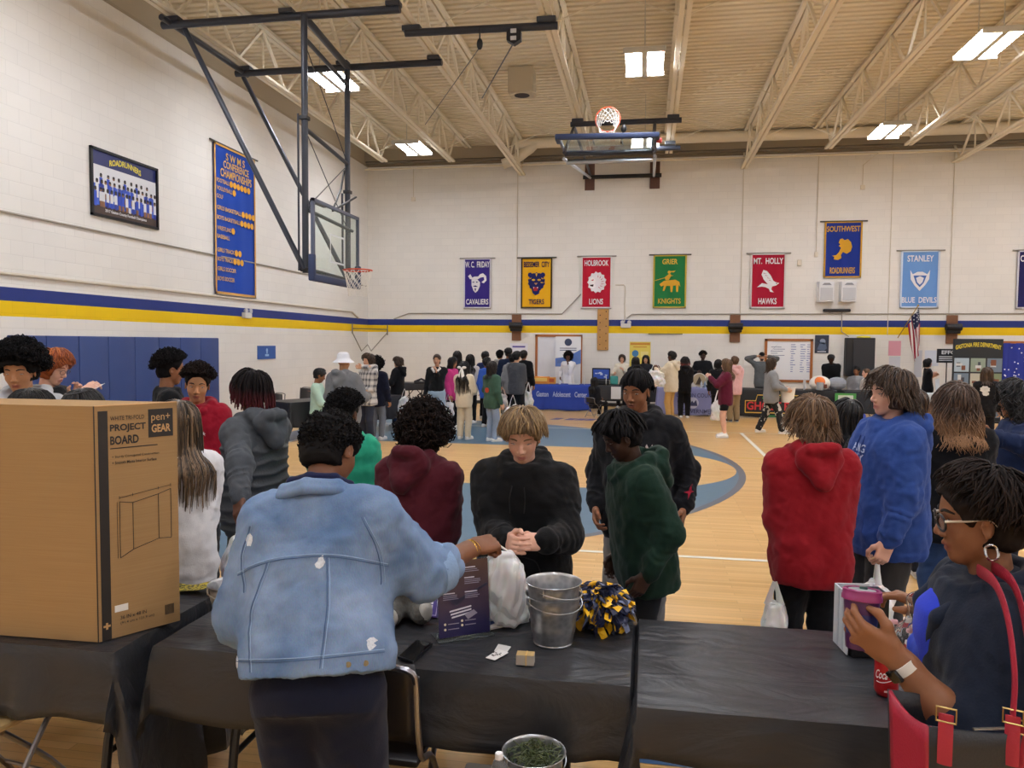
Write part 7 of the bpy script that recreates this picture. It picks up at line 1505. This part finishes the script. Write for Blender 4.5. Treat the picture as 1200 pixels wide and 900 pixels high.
printed('patch', 'orange_patch', [blob(0, 0, 1, .8)], 0., .12, '#c2472c', .06, False); printed('printgirl', 'white_print', [blob(0, .3, 1, .8, 16, .2), blob(.2, -.8, .7, .5, 14, .2)], -.02, .2, '#d9d6d0', .07, False)
for kk, cc in (('blond', '#0d0d0f'), ('blue', '#27438a')):
    P = PP[kk]; B = bvh_of(P.topV, P.topF)
    for s in (-1, 1):
        L = on_back([(s * .018, .262), (s * .022, .23), (s * .02, .19)], 8, .004, 1, P, B)
        if len(L) > 3: MB().tube(L, .003, n=6).build('drawstring', M(cc, rough=.8), P.top_o, smooth=True)
    S = on_back([(-.075, -.03), (-.05, .055), (.05, .055), (.075, -.03)], 10, .002, 1, P, B)
    if len(S) > 4: MB().tube(S, .0028, n=5).build('pocket_seam', M(cc, rough=.8), P.top_o, smooth=True)
glasses(PP['redhead'], '#3a2a2a', .0018, .002, .058, .04, False)
P = PP['redhead']; c = P.base + P.Rz @ ((P.wr['R'] + P.wr['L']) / 2) + np.array((.08, 0, .06)); o = MB().box((0, 0, 0), (.2, .16, .002)).build('paper_sheet', paint('#e6e6e8')); o.location = tuple(c); o.rotation_euler = (.2, -.35, .2); tag(o, 'white sheet of paper in the hands of the red haired man', 'paper')
P = PP['headband']; a, b = P.scalp(np.full(15, .62), np.linspace(-1.9, 1.9, 15), np.full(15, .028)); MB().tube(a, .009, n=8, smooth=3, flatten=.5).build('headband', M('#2e2a2c', rough=.6), P.root, smooth=True)
# hat, bow, cap, beard
P = PP['hat']; K = P.hh; c = lambda *a: P.HC + P.Rh @ (V3(*a) * K); A = mtx(c(0, -.05, .18), P.Rh[:, 0], P.Rh[:, 1], P.Rh[:, 2]); r = K
MB().lathe([(.0005, .46 * r), (.2 * r, .45 * r), (.34 * r, .36 * r), (.4 * r, .1 * r), (.42 * r, .02 * r), (.66 * r, -.16 * r), (.67 * r, -.18 * r), (.41 * r, -.02 * r)], n=32, m=A, caps=False).build('bucket_hat', cloth('#e2e4ea'), P.root, smooth=True)
P = PP['bow']; c = P.HC + P.Rh @ (V3(0, -.53, .02) * P.hh); mb = MB()
for s in (-1, 1): mb.ell(c + np.array((s * .045, 0, .0)), (.055, .02, .028)); mb.tube([c, c + np.array((s * .03, -.03, -.1)), c + np.array((s * .05, -.03, -.24))], [.012, .03, .035], n=8, smooth=3, flatten=.3)
mb.build('white_bow', cloth('#eceae6'), P.root, smooth=True)
P = PP['cap']; K = P.hh; A = mtx(P.HC + P.Rh @ (V3(0, -.04, .15) * K), P.Rh[:, 0], P.Rh[:, 1], P.Rh[:, 2]); MB().ell((0, 0, .02 * K), (.37 * K, .44 * K, .4 * K), m=A).build('cap', cloth('#1a1a1d'), P.root, smooth=True); MB().ell((0, .5 * K, -.02 * K), (.24 * K, .22 * K, .03 * K), m=A).build('cap_peak', cloth('#1a1a1d'), P.root, smooth=True)
S = Sdf(.008); S.ell(P.HC + P.Rh @ (V3(0, .2, -.36) * K), V3(.2, .17, .16) * K, P.Rh, k=.01); V, T, Q = S.mesh(); np_mesh('beard', V, [T, Q], M('#2c2320', rough=.9), P.root)
P = PP['collar']; S = Sdf(.008); S.chain([P.tp(*a) for a in ((-.015, .085, .25), (-.05, .05, .29), (0, -.06, .31), (.05, .05, .29), (.015, .085, .25))], .014 * P.h, k=.01); V, T, Q = S.mesh(); np_mesh('white_collar', V, [T, Q], cloth('#e2dfdc'), P.root)
P = PP['plaid']; pl = NT('plaid'); g_ = pl.n('TexCoord'); sp = pl.n('SeparateXYZ'); pl.l(g_.outputs['Object'], sp.inputs[0]); a_ = pl.math('GREATER_THAN', pl.math('FRACT', pl.math('MULTIPLY', sp.outputs[0], 14.)), .6); b_ = pl.math('GREATER_THAN', pl.math('FRACT', pl.math('MULTIPLY', sp.outputs[2], 9.)), .6); pl.l(pl.mix(pl.math('MULTIPLY', pl.math('ADD', a_, b_), .5), lin('#c9c7c4'), lin('#55565c')), pl.b.inputs['Base Color']); pl.b.inputs['Roughness'].default_value = .9; P.top_o.data.materials[0] = pl.m
P = PP['walker']; cm = NT('camo'); g_ = cm.n('TexCoord'); nz = cm.n('TexNoise'); nz.inputs['Scale'].default_value = 11; cm.l(g_.outputs['Object'], nz.inputs['Vector']); cm.l(cm.mix(cm.math('GREATER_THAN', nz.outputs['Fac'], .56), lin('#1b1c1f'), lin('#b9b6ae')), cm.b.inputs['Base Color']); cm.b.inputs['Roughness'].default_value = .9; P.legs_o.data.materials[0] = cm.m
c = at(923, 462, 16.2); e = empty('white_bucket', (c[0], c[1], c[2] - .17), 'white plastic bucket carried by the walking girl in grey', 'bucket'); MB().lathe([(.0005, 0), (.12, 0), (.155, .3), (.165, .3), (.165, .315), (.15, .315), (.115, .02), (.0005, .02)], n=24, caps=False).build('bucket_body', M('#e8e6e0', rough=.4), e, smooth=True)
# ------------------------------------------------------------------ stalls along the far wall
CYF = [0.]
FG = 'cloth covered stall tables along the far wall'
def stall(x0, x1, ytop, d, drop, col, label, tl, depth=.75, zt=.74, rough=.7, items=True, seed=1, amp=.015, mat=None):
    """table whose front top edge runs from pixel x0 to x1 at depth d, parallel to the back wall"""
    A, B = onz(x0, ytop, zt), onz(x1, ytop, zt); y = (A[1] + B[1]) / 2; w = B[0] - A[0]; cx, cy = (A[0] + B[0]) / 2, y + depth / 2; CYF[0] = y
    return folding_table((cx, cy), w, depth, zt - .004, 'folding table under the ' + tl, label, (drop, .2, min(drop, .5), min(drop, .5)), seed, group='far stall tables', cgroup=FG, mat=mat or M(col, rough=rough), amp=amp), (cx, cy, w)
CL = M('#23242a', rough=.45)
# long black table on the left, set slantwise
A, B = onz(340, 472, .74), onz(474, 463, .74); u = B - A; rz = math.atan2(u[1], u[0]); L_ = np.linalg.norm(u); n_ = np.array((-sin(rz), cos(rz))); c = (A[:2] + B[:2]) / 2 + n_ * .38
folding_table((c[0], c[1]), L_, .76, .736, 'long table under the slanting black plastic on the left', 'black plastic over the long slanting table on the left behind the teal hoodie', (.48, .2, .5, .4), 5, rz=rz, group='far stall tables', cgroup=FG, mat=CL)
p = onz(385, 458, .745); o = MB().sheet([[(x, y, .004 * sin(9 * x + 5 * y) + .006) for x in np.linspace(-.5, .5, 16)] for y in np.linspace(-.16, .16, 8)]).build('orange_cloth', M('#e0673f', rough=.7), smooth=True); o.location = (p[0], p[1], .748); o.rotation_euler = (0, 0, rz); tag(o, 'orange cloth spread on the long black table by the mint shirt', 'cloth')
for (x, y, d, r, lab) in ((351, 462, 17.9, 2.6, 'black folding chair behind the long black table by the mint shirt'), (317, 466, 15.9, 2.5, 'black folding chair at the near end of the long black table')):
    q = at(x, y, d); folding_chair((q[0], q[1], 0), r, lab, CH, STL, 'black folding chairs')
stall(458, 506, 449, 21, .2, '#232429', 'black plastic on the small table right of the boy in black', 'small piece of black plastic behind the boy in jeans', mat=CL, seed=6)
q = at(490, 446, 20.6); o = tag(MB().box((0, 0, .04), (.35, .25, .08), bev=.02).tube([(-.2, 0, .06), (0, 0, .14), (.2, 0, .06)], .03, n=8).build('black_bag', M('#1a1a1e', rough=.6), smooth=True), 'crumpled black bag on the small black table', 'bag'); o.location = (q[0], q[1] + .3, .755)
# blue table
(tb, tc_), (cx, cy, w) = stall(623, 692, 451, 21, .70, '#1d3fa6', 'royal blue printed cloth on the table in front of the woman in white', 'royal blue printed cloth', seed=3, amp=.006)
mb = MB(); m = upright(0, -.375 - .055, 0)
for s_, x, ww in (('Gaston', -.52, .34), ('Adolescent', .02, .5), ('Center', .55, .34)): put_text(mb, s_, m, x, .48, ww, .15, bold=.02)
mb.build('lettering', paint('#b9c6ea'), tc_)
T_ = .752
def on(name, px, d_off, m_, fn, label, cat, cy_=None, z=T_, group=None):
    q = ony(px, 452, CYF[0]); o = fn(MB()).build(name, m_, smooth=False); o.location = (q[0], (cy_ or q[1]) + d_off, z); return tag(o, label, cat, group)
on('snack_box', 632, .25, [M('#d98a33', rough=.6), M('#e6c26a', rough=.6)], lambda b: b.box((0, 0, .1), (.5, .25, .2), 0).box((0, -.13, .12), (.4, .01, .1), 1), 'orange snack box on the blue cloth table, left end', 'box')
on('snack_box', 645, .3, [M('#e0a040', rough=.6), M('#c05a2a', rough=.6)], lambda b: b.box((0, 0, .09), (.22, .2, .18), 0).box((0, -.105, .1), (.16, .01, .1), 1), 'small yellow and orange box next to the orange snack box', 'box')
on('sign_card', 684, .2, paint('#e9ebf0'), lambda b: b.beam((0, 0, 0), (0, .06, .24), .2, .006, up=(1, 0, 0)), 'white table card near the right end of the blue cloth table', 'card')
on('flyers', 672, .15, paint('#c9ccd4'), lambda b: b.box((0, 0, .01), (.3, .2, .02)), 'low pile of flyers on the blue cloth table', 'flyers')
on('white_cup', 655, .2, paint('#f0f0f2'), lambda b: b.lathe([(.0005, 0), (.03, 0), (.042, .11), (.0005, .11)], n=16), 'white cup on the blue cloth table beside the woman in white', 'cup')
# dark table with the open tool case
stall(697, 772, 452, 21, .42, '#2d2e33', 'dark grey cloth on the table with the open tool case', 'dark grey cloth with the tool case', seed=7)
q = ony(703, 449, CYF[0]); e = empty('tool_case', (q[0], q[1] + .35, T_), 'open tool case with a blue lined lid at the end of the dark grey table', 'case')
MB().box((0, 0, .06), (.5, .34, .12), bev=.02).build('case_base', M('#1c1d22', rough=.5), e); MB().box((0, .2, .28), (.52, .06, .34), bev=.02).build('case_lid', M('#1c1d22', rough=.5), e); MB().box((0, .168, .28), (.44, .01, .26)).build('lid_lining', M('#2f55b8', rough=.6), e)
R = np.random.RandomState(6)
for i in range(7): MB().box((R.uniform(-.18, .18), .16, .28 + R.uniform(-.09, .09)), (.07, .01, .03)).build('tool', paint('#c9d3ea'), e)
on('sign_card', 710, .1, paint('#e3e9ea'), lambda b: b.beam((0, 0, 0), (0, .08, .22), .28, .006, up=(1, 0, 0)), 'white sheet propped on the dark grey table beside the tool case', 'card')
on('teal_bag', 719, .3, M('#3f9a94', rough=.6), lambda b: b.box((0, 0, .12), (.22, .14, .24), bev=.03), 'small teal bag on the dark grey table', 'bag')
q = ony(722, 455, CYF[0]); o = MB().box((0, 0, -.19), (.27, .006, .34)).build('hanging_sheet', paint('#e4e6ea')); o.location = (q[0], q[1] - .065, .73); tag(o, 'white paper sheet hanging from the dark grey table front', 'paper')
# lavender county table
(tb, tc_), (cx, cy, w) = stall(771, 842, 455, 20.3, .70, '#8d93c6', 'lavender county government cloth with a seal', 'lavender cloth with a seal', seed=4, amp=.006)
mb = MB(); m = upright(0, -.375 - .06, 0); put_text(mb, 'GASTON COUNTY', m, .22, .56, 1.05, .11, bold=.015); put_text(mb, 'GOVERNMENT', m, .3, .14, .9, .11, bold=.015); mb.build('lettering', paint('#4d5178'), tc_)
MB().disc(.12, .36, .15, .003, 0, m).build('seal', paint('#c8cde6'), tc_); MB().prism([(.02, .28), (.1, .42), (.14, .36), (.2, .44), (.24, .28)], .003, 0, m, .003).build('seal_figure', paint('#3f456e'), tc_)
for i, (px, c_, lab) in enumerate(((820, '#b9a98a', 'round framed photo on the lavender table, left one'), (835, '#9fa08c', 'round framed photo on the lavender table, right one'))):
    on('round_photo', px, .2, [paint('#dcd9d2'), paint(c_), paint('#4a3c30')], lambda b: b.disc(0, .2, .19, .012, 0, upright(0, 0, 0)).disc(0, .2, .165, .003, 1, upright(0, 0, 0), .012).prism([(-.1, .08), (0, .3), (.1, .08)], .002, 2, upright(0, 0, 0), .015), lab, 'picture', group='round photos on the lavender table')
for i in range(4): on('small_bottle', 822 + i * 4.2, .05, paint(('#c9d0da', '#8a9db8', '#d9d4c8', '#7d8a9a')[i]), lambda b: b.lathe([(.0005, 0), (.03, 0), (.03, .12), (.012, .15), (.012, .18), (.0005, .18)], n=12), ('pale', 'blue', 'cream', 'slate')[i] + ' small bottle in the row on the lavender table', 'bottle', group='small bottles on the lavender table')
# ghost pepper table
(tb, tc_), (cx, cy, w) = stall(868, 976, 457, 20., .70, '#1c1d21', 'black baseball team cloth with red letters and a gold outline', 'black team cloth with red letters', seed=9, amp=.005)
m = upright(-.0, -.375 - .06, 0); x0 = -w / 2
mb = MB()
for p in ([(.06, .14), (.06, .45), (.32, .45), (.36, .6), (.9, .6)], [(.9, .6), (1.4, .6), (1.44, .5), (1.98, .5), (1.98, .14), (.06, .14)]): mb.tube([(x0 + .1 + x, -.435, y) for x, y in p], .014, n=5)
mb.build('gold_outline', paint('#d9b24a'), tc_)
mb = MB(); put_text(mb, 'GASTONIA', m, x0 + 1.15, .525, 1.15, .07, bold=.02); mb.build('green_lettering', paint('#2f8a4a'), tc_); mb = MB(); put_text(mb, 'GHOST PEPPERS', m, x0 + 1.12, .32, 1.85, .22, bold=.03); mb.build('red_lettering', paint('#c2303a'), tc_); MB().rect(x0 + .6, .03, 1.1, .06, .002, 0, m).build('green_bar', paint('#2a6e3c'), tc_)
q = ony(963, 452, CYF[0]); e = empty('helmet', (q[0], q[1] + .25, T_), 'big white and orange helmet standing on the black team table', 'helmet')
S = Sdf(.012); S.ell((0, 0, .16), (.26, .22, .2), k=.02); S.half((0, 0, 0), (0, 0, -1)); V, T, Q = S.mesh(); np_mesh('shell', V, [T, Q], M('#e6e0d8', rough=.4), e)
S = Sdf(.012); S.ell((-.02, -.06, .19), (.17, .19, .15), k=.02); V, T, Q = S.mesh(); np_mesh('orange_front', V, [T, Q], M('#dd6f22', rough=.4), e); MB().box((.05, -.24, .1), (.16, .03, .1), bev=.01).build('face_guard', M('#5a2a1a', rough=.5), e)
on('sign_card', 944, .1, paint('#eceef0'), lambda b: b.beam((0, 0, 0), (0, .06, .26), .3, .006, up=(1, 0, 0)), 'white card on the black team table left of the helmet', 'card')
on('grey_bag', 984, .3, M('#8f949e', rough=.7), lambda b: b.ell((0, 0, .16), (.25, .18, .17)), 'grey bag beside the helmet', 'bag')
on('jar', 961, .0, M('#9aa0a6', rough=.2), lambda b: b.lathe([(.0005, 0), (.09, 0), (.09, .2), (.0005, .2)], n=16), 'clear jar in front of the helmet', 'jar')
# green framed picture and table beside
(tb, tc_), (cx, cy, w) = stall(992, 1052, 459, 19.6, .55, '#20242a', 'dark cloth on the table behind the blue hoodie', 'dark cloth behind the blue hoodie', seed=11)
q = ony(990, 459, CYF[0]); e = empty('green_picture', (q[0], q[1] - .09, .3), 'green framed picture leaning on the dark table front behind the red hoodie', 'picture'); MB().box((0, 0, .19), (.5, .03, .4), bev=.004).build('frame', M('#4a9a48', rough=.5), e); MB().box((0, -.017, .2), (.36, .006, .28)).build('print', paint('#c9d2c4'), e); MB().prism([(-.1, .1), (.02, .3), (.12, .22), (.1, .1)], .004, 0, upright(0, -.02, 0)).build('print_figure', paint('#4c6a3a'), e)
o = tag(MB().box((0, 0, .12), (.55, .3, .22), bev=.05).build('blue_bag', M('#4556b8', rough=.5), smooth=True), 'blue bag on the floor under the green framed picture', 'bag'); o.location = (q[0] + .1, q[1] - .45, .0)
# table by the woman in the black dress
(tb, tc_), (cx, cy, w) = stall(1060, 1108, 462, 19.5, .42, '#c4cdd2', 'pale cloth with dark printed squares by the woman in the black dress', 'pale cloth with printed squares', seed=12)
mb = MB(); m = upright(0, -.375 - .06, 0)
for i in range(4):
    for j in range(3): mb.rect(-.2 + i * .17, .38 + j * .1, .11, .07, .002, 0, m)
mb.build('printed_squares', paint('#23282c'), tc_); on('sign_card', 1101, .1, paint('#dfe5ea'), lambda b: b.beam((0, 0, 0), (0, .06, .36), .26, .006, up=(1, 0, 0)), 'white card standing beside the woman in the black dress', 'card')
# roll-up banner, posters, fire department display
q = ony(666, 395, 22.9); e = empty('rollup_banner', (q[0], 22.9, 0), 'tall white roll up banner with a globe and blue swoosh beside the woman in white', 'banner'); m = upright(0, 0, 0)
MB().rect(-.38, .06, .76, 2.04, .008, m=m).build('banner_sheet', paint('#eceef2', .5), e); MB().box((0, 0, .03), (.84, .2, .06), bev=.02).build('base', SILVER, e)
MB().disc(0, 1.93, .11, .003, 0, m, .009).build('globe', paint('#33405e'), e); MB().prism([(-.38, 1.2), (-.38, 1.45), (.0, 1.5), (.38, 1.72), (.38, 1.3), (.0, 1.2)], .003, 0, m, .009).build('swoosh', paint('#5f7fc4'), e)
mb = MB(); [mb.rect(-.25, 1.74 - i * .06, .5, .022, .003, 0, m, .009) for i in range(2)]; [mb.rect(-.32, 1.36 - i * .05, .3, .016, .003, 0, m, .0125) for i in range(2)]; mb.build('small_print', paint('#56607e'), e)
o = plate('poster', .0, 1.68, .62, .74, paint('#e3cf5e'), 'yellow poster with an orange heading behind the two women', 'poster', .006); q = ony(750, 415, YB - .01); o.location = (q[0], YB - .002, q[2]); m = upright(0, -.007, 0)
mb = MB().rect(-.29, .27, .58, .07, .001, 0, m).rect(-.2, .2, .4, .03, .001, 0, m).disc(-.14, .02, .1, .001, 1, m).rect(.02, -.1, .22, .18, .001, 2, m); mb.build('print', [paint('#c98a2a'), paint('#3f7fb4'), paint('#e8d98a')], o)
q = ony(608, 408, YB - .01); o = plate('poster', q[0], q[2], .55, .3, paint('#e6e6ee'), 'white poster with a purple line behind the crowd of boys', 'poster', .006); MB().rect(-.2, .02, .4, .05, .001, 0, m).build('print', paint('#5a4fa0'), o)
A, B = at(1117, 397, 20.4), at(1176, 397, 20.1); yb_ = 20.9; A, B = ony(1117, 397, yb_), ony(1175, 397, yb_); w = B[0] - A[0]; e = empty('display_wall', ((A[0] + B[0]) / 2, yb_, 0), 'tall fire department display wall with photographs and yellow lettering', 'display'); m = upright(0, 0, 0); H = A[2]
MB().rect(-w / 2, .04, w, H - .04, .05, m=m).build('panel', M('#20262c', rough=.6), e); MB().box((-w / 2 + .1, .0, .02), (.3, .4, .04)).build('foot', BLK, e); MB().box((w / 2 - .1, .0, .02), (.3, .4, .04)).build('foot', BLK, e)
mb = MB(); put_text(mb, 'GASTONIA FIRE DEPARTMENT', m, 0, H - .22, w * .92, .11, z=.053, bold=.025, arc=.08); mb.build('lettering', paint('#e0cb3a'), e)
R = np.random.RandomState(12)
for j in range(4):
    for i in range(3):
        z_ = H - .82 - j * .38
        if z_ < .1: continue
        f_ = MB().rect(-w / 2 + .03 + i * w / 3, z_, w / 3 - .04, .34, .004, 0, m, .05).build('photo', paint(('#a9bccb', '#8a9a8c', '#6d7f92', '#b9b7a8', '#7c8a6a', '#98a6b6')[(i + 2 * j) % 6]), e)
        mb = MB(); [mb.rect(-w / 2 + .06 + i * w / 3 + R.uniform(0, .25) * w / 2, z_ + R.uniform(.02, .16), R.uniform(.06, .16), R.uniform(.06, .15), .002, k_, m, .0545 + .002 * k_) for k_ in (0, 1, 2)]; mb.build('photo_detail', [paint('#3c4450'), paint('#c9cdd0'), paint('#7a4a34')], f_)
yb_ = 21.3; A, B = ony(1174, 402, yb_), ony(1222, 402, yb_); w = B[0] - A[0]; e = empty('starred_curtain', ((A[0] + B[0]) / 2, yb_, 0), 'deep blue cloth with small white stars hung on a frame at the right edge', 'curtain'); H = A[2]
G = [[(x, -.03 + .03 * sin(x * 22), z) for x in np.linspace(-w / 2, w / 2, 30)] for z in np.linspace(.5, H, 6)]; MB().sheet(G).build('cloth', M('#2a3a9c', rough=.8), e, smooth=True)
R = np.random.RandomState(3)
for i in range(46): MB().disc(R.uniform(-w / 2 + .04, w / 2 - .04), R.uniform(.55, H - .05), .018, .003, 0, upright(0, -.075, 0), n=6).build('star', paint('#e6e8f2'), e)
MB().box((-w / 2 - .03, 0, H / 2), (.05, .05, H)).build('post', OAK, e); MB().box((w / 2 + .03, 0, H / 2), (.05, .05, H)).build('post', OAK, e); MB().box((0, 0, H + .02), (w + .12, .05, .06)).build('top_rail', OAK, e)
q = ony(1110, 417, 21.6); e = empty('black_sign', (q[0], 21.6, 0), 'black sign board lettered EFFO left of the fire department display', 'sign'); MB().box((0, 0, q[2]), (.5, .02, .36)).build('board', paint('#1c2028'), e); MB().bar((0, .02, 0), (0, .02, q[2]), .015).box((0, .02, .01), (.4, .3, .02)).build('stand', BLK, e)
mb = MB(); put_text(mb, 'EFFO', upright(0, -.011, q[2]), .03, .09, .34, .1, bold=.03); [mb.rect(-.2, -.03 - i * .05, .36, .02, .001, 0, upright(0, -.011, q[2])) for i in range(3)]; mb.build('lettering', paint('#d9dde2'), e)
# carrier bags in the crowd
for px, py, d, w_, h_, lab in ((501, 472, 15.4, .28, .55, 'white plastic bag held low by the girl in the black sweater'), (525, 472, 16.2, .26, .5, 'white plastic bag beside the pink jacket'), (601, 476, 14.3, .32, .6, 'white plastic bag behind the girl in the green hoodie'),
    (619, 459, 18.6, .28, .65, 'white plastic bag beside the boy in the black jacket'), (589, 462, 18.4, .26, .5, 'white plastic bag among the boys at the wall'), (768, 434, 18.7, .5, .62, 'white plastic bag lifted by the boy in the cream hoodie'), (474, 466, 16.6, .3, .55, 'white plastic bag by the jeans of the boy at the second black table'), (841, 470, 17.6, .3, .7, 'white plastic bag left of the black shorts')):
    b_ = at(px, py, d); bag((b_[0], b_[1], b_[2] + h_ * .35), (b_[0], b_[1], max(.01, b_[2] - h_ * .65)), w_, w_ * .6, lab, seed=int(px), vox=.02, rz=.3)

for k_, lab in (('seat_girl', 'black folding chair under the student seated by the blue cloth table'), ('seat_grey', 'black folding chair under the man in grey by the black cabinet'), ('seat_pink', 'black folding chair under the pink faced man by the black cabinet')):
    P = PP[k_]; o = folding_chair(tuple(P.base + P.Rz @ V3(0, -.02, 0)), P.root.rotation_euler[2], lab, CH, STL, 'black folding chairs', bz=.62); k_ = min(1., P.h / 1.75); o.scale = (k_, k_, k_)
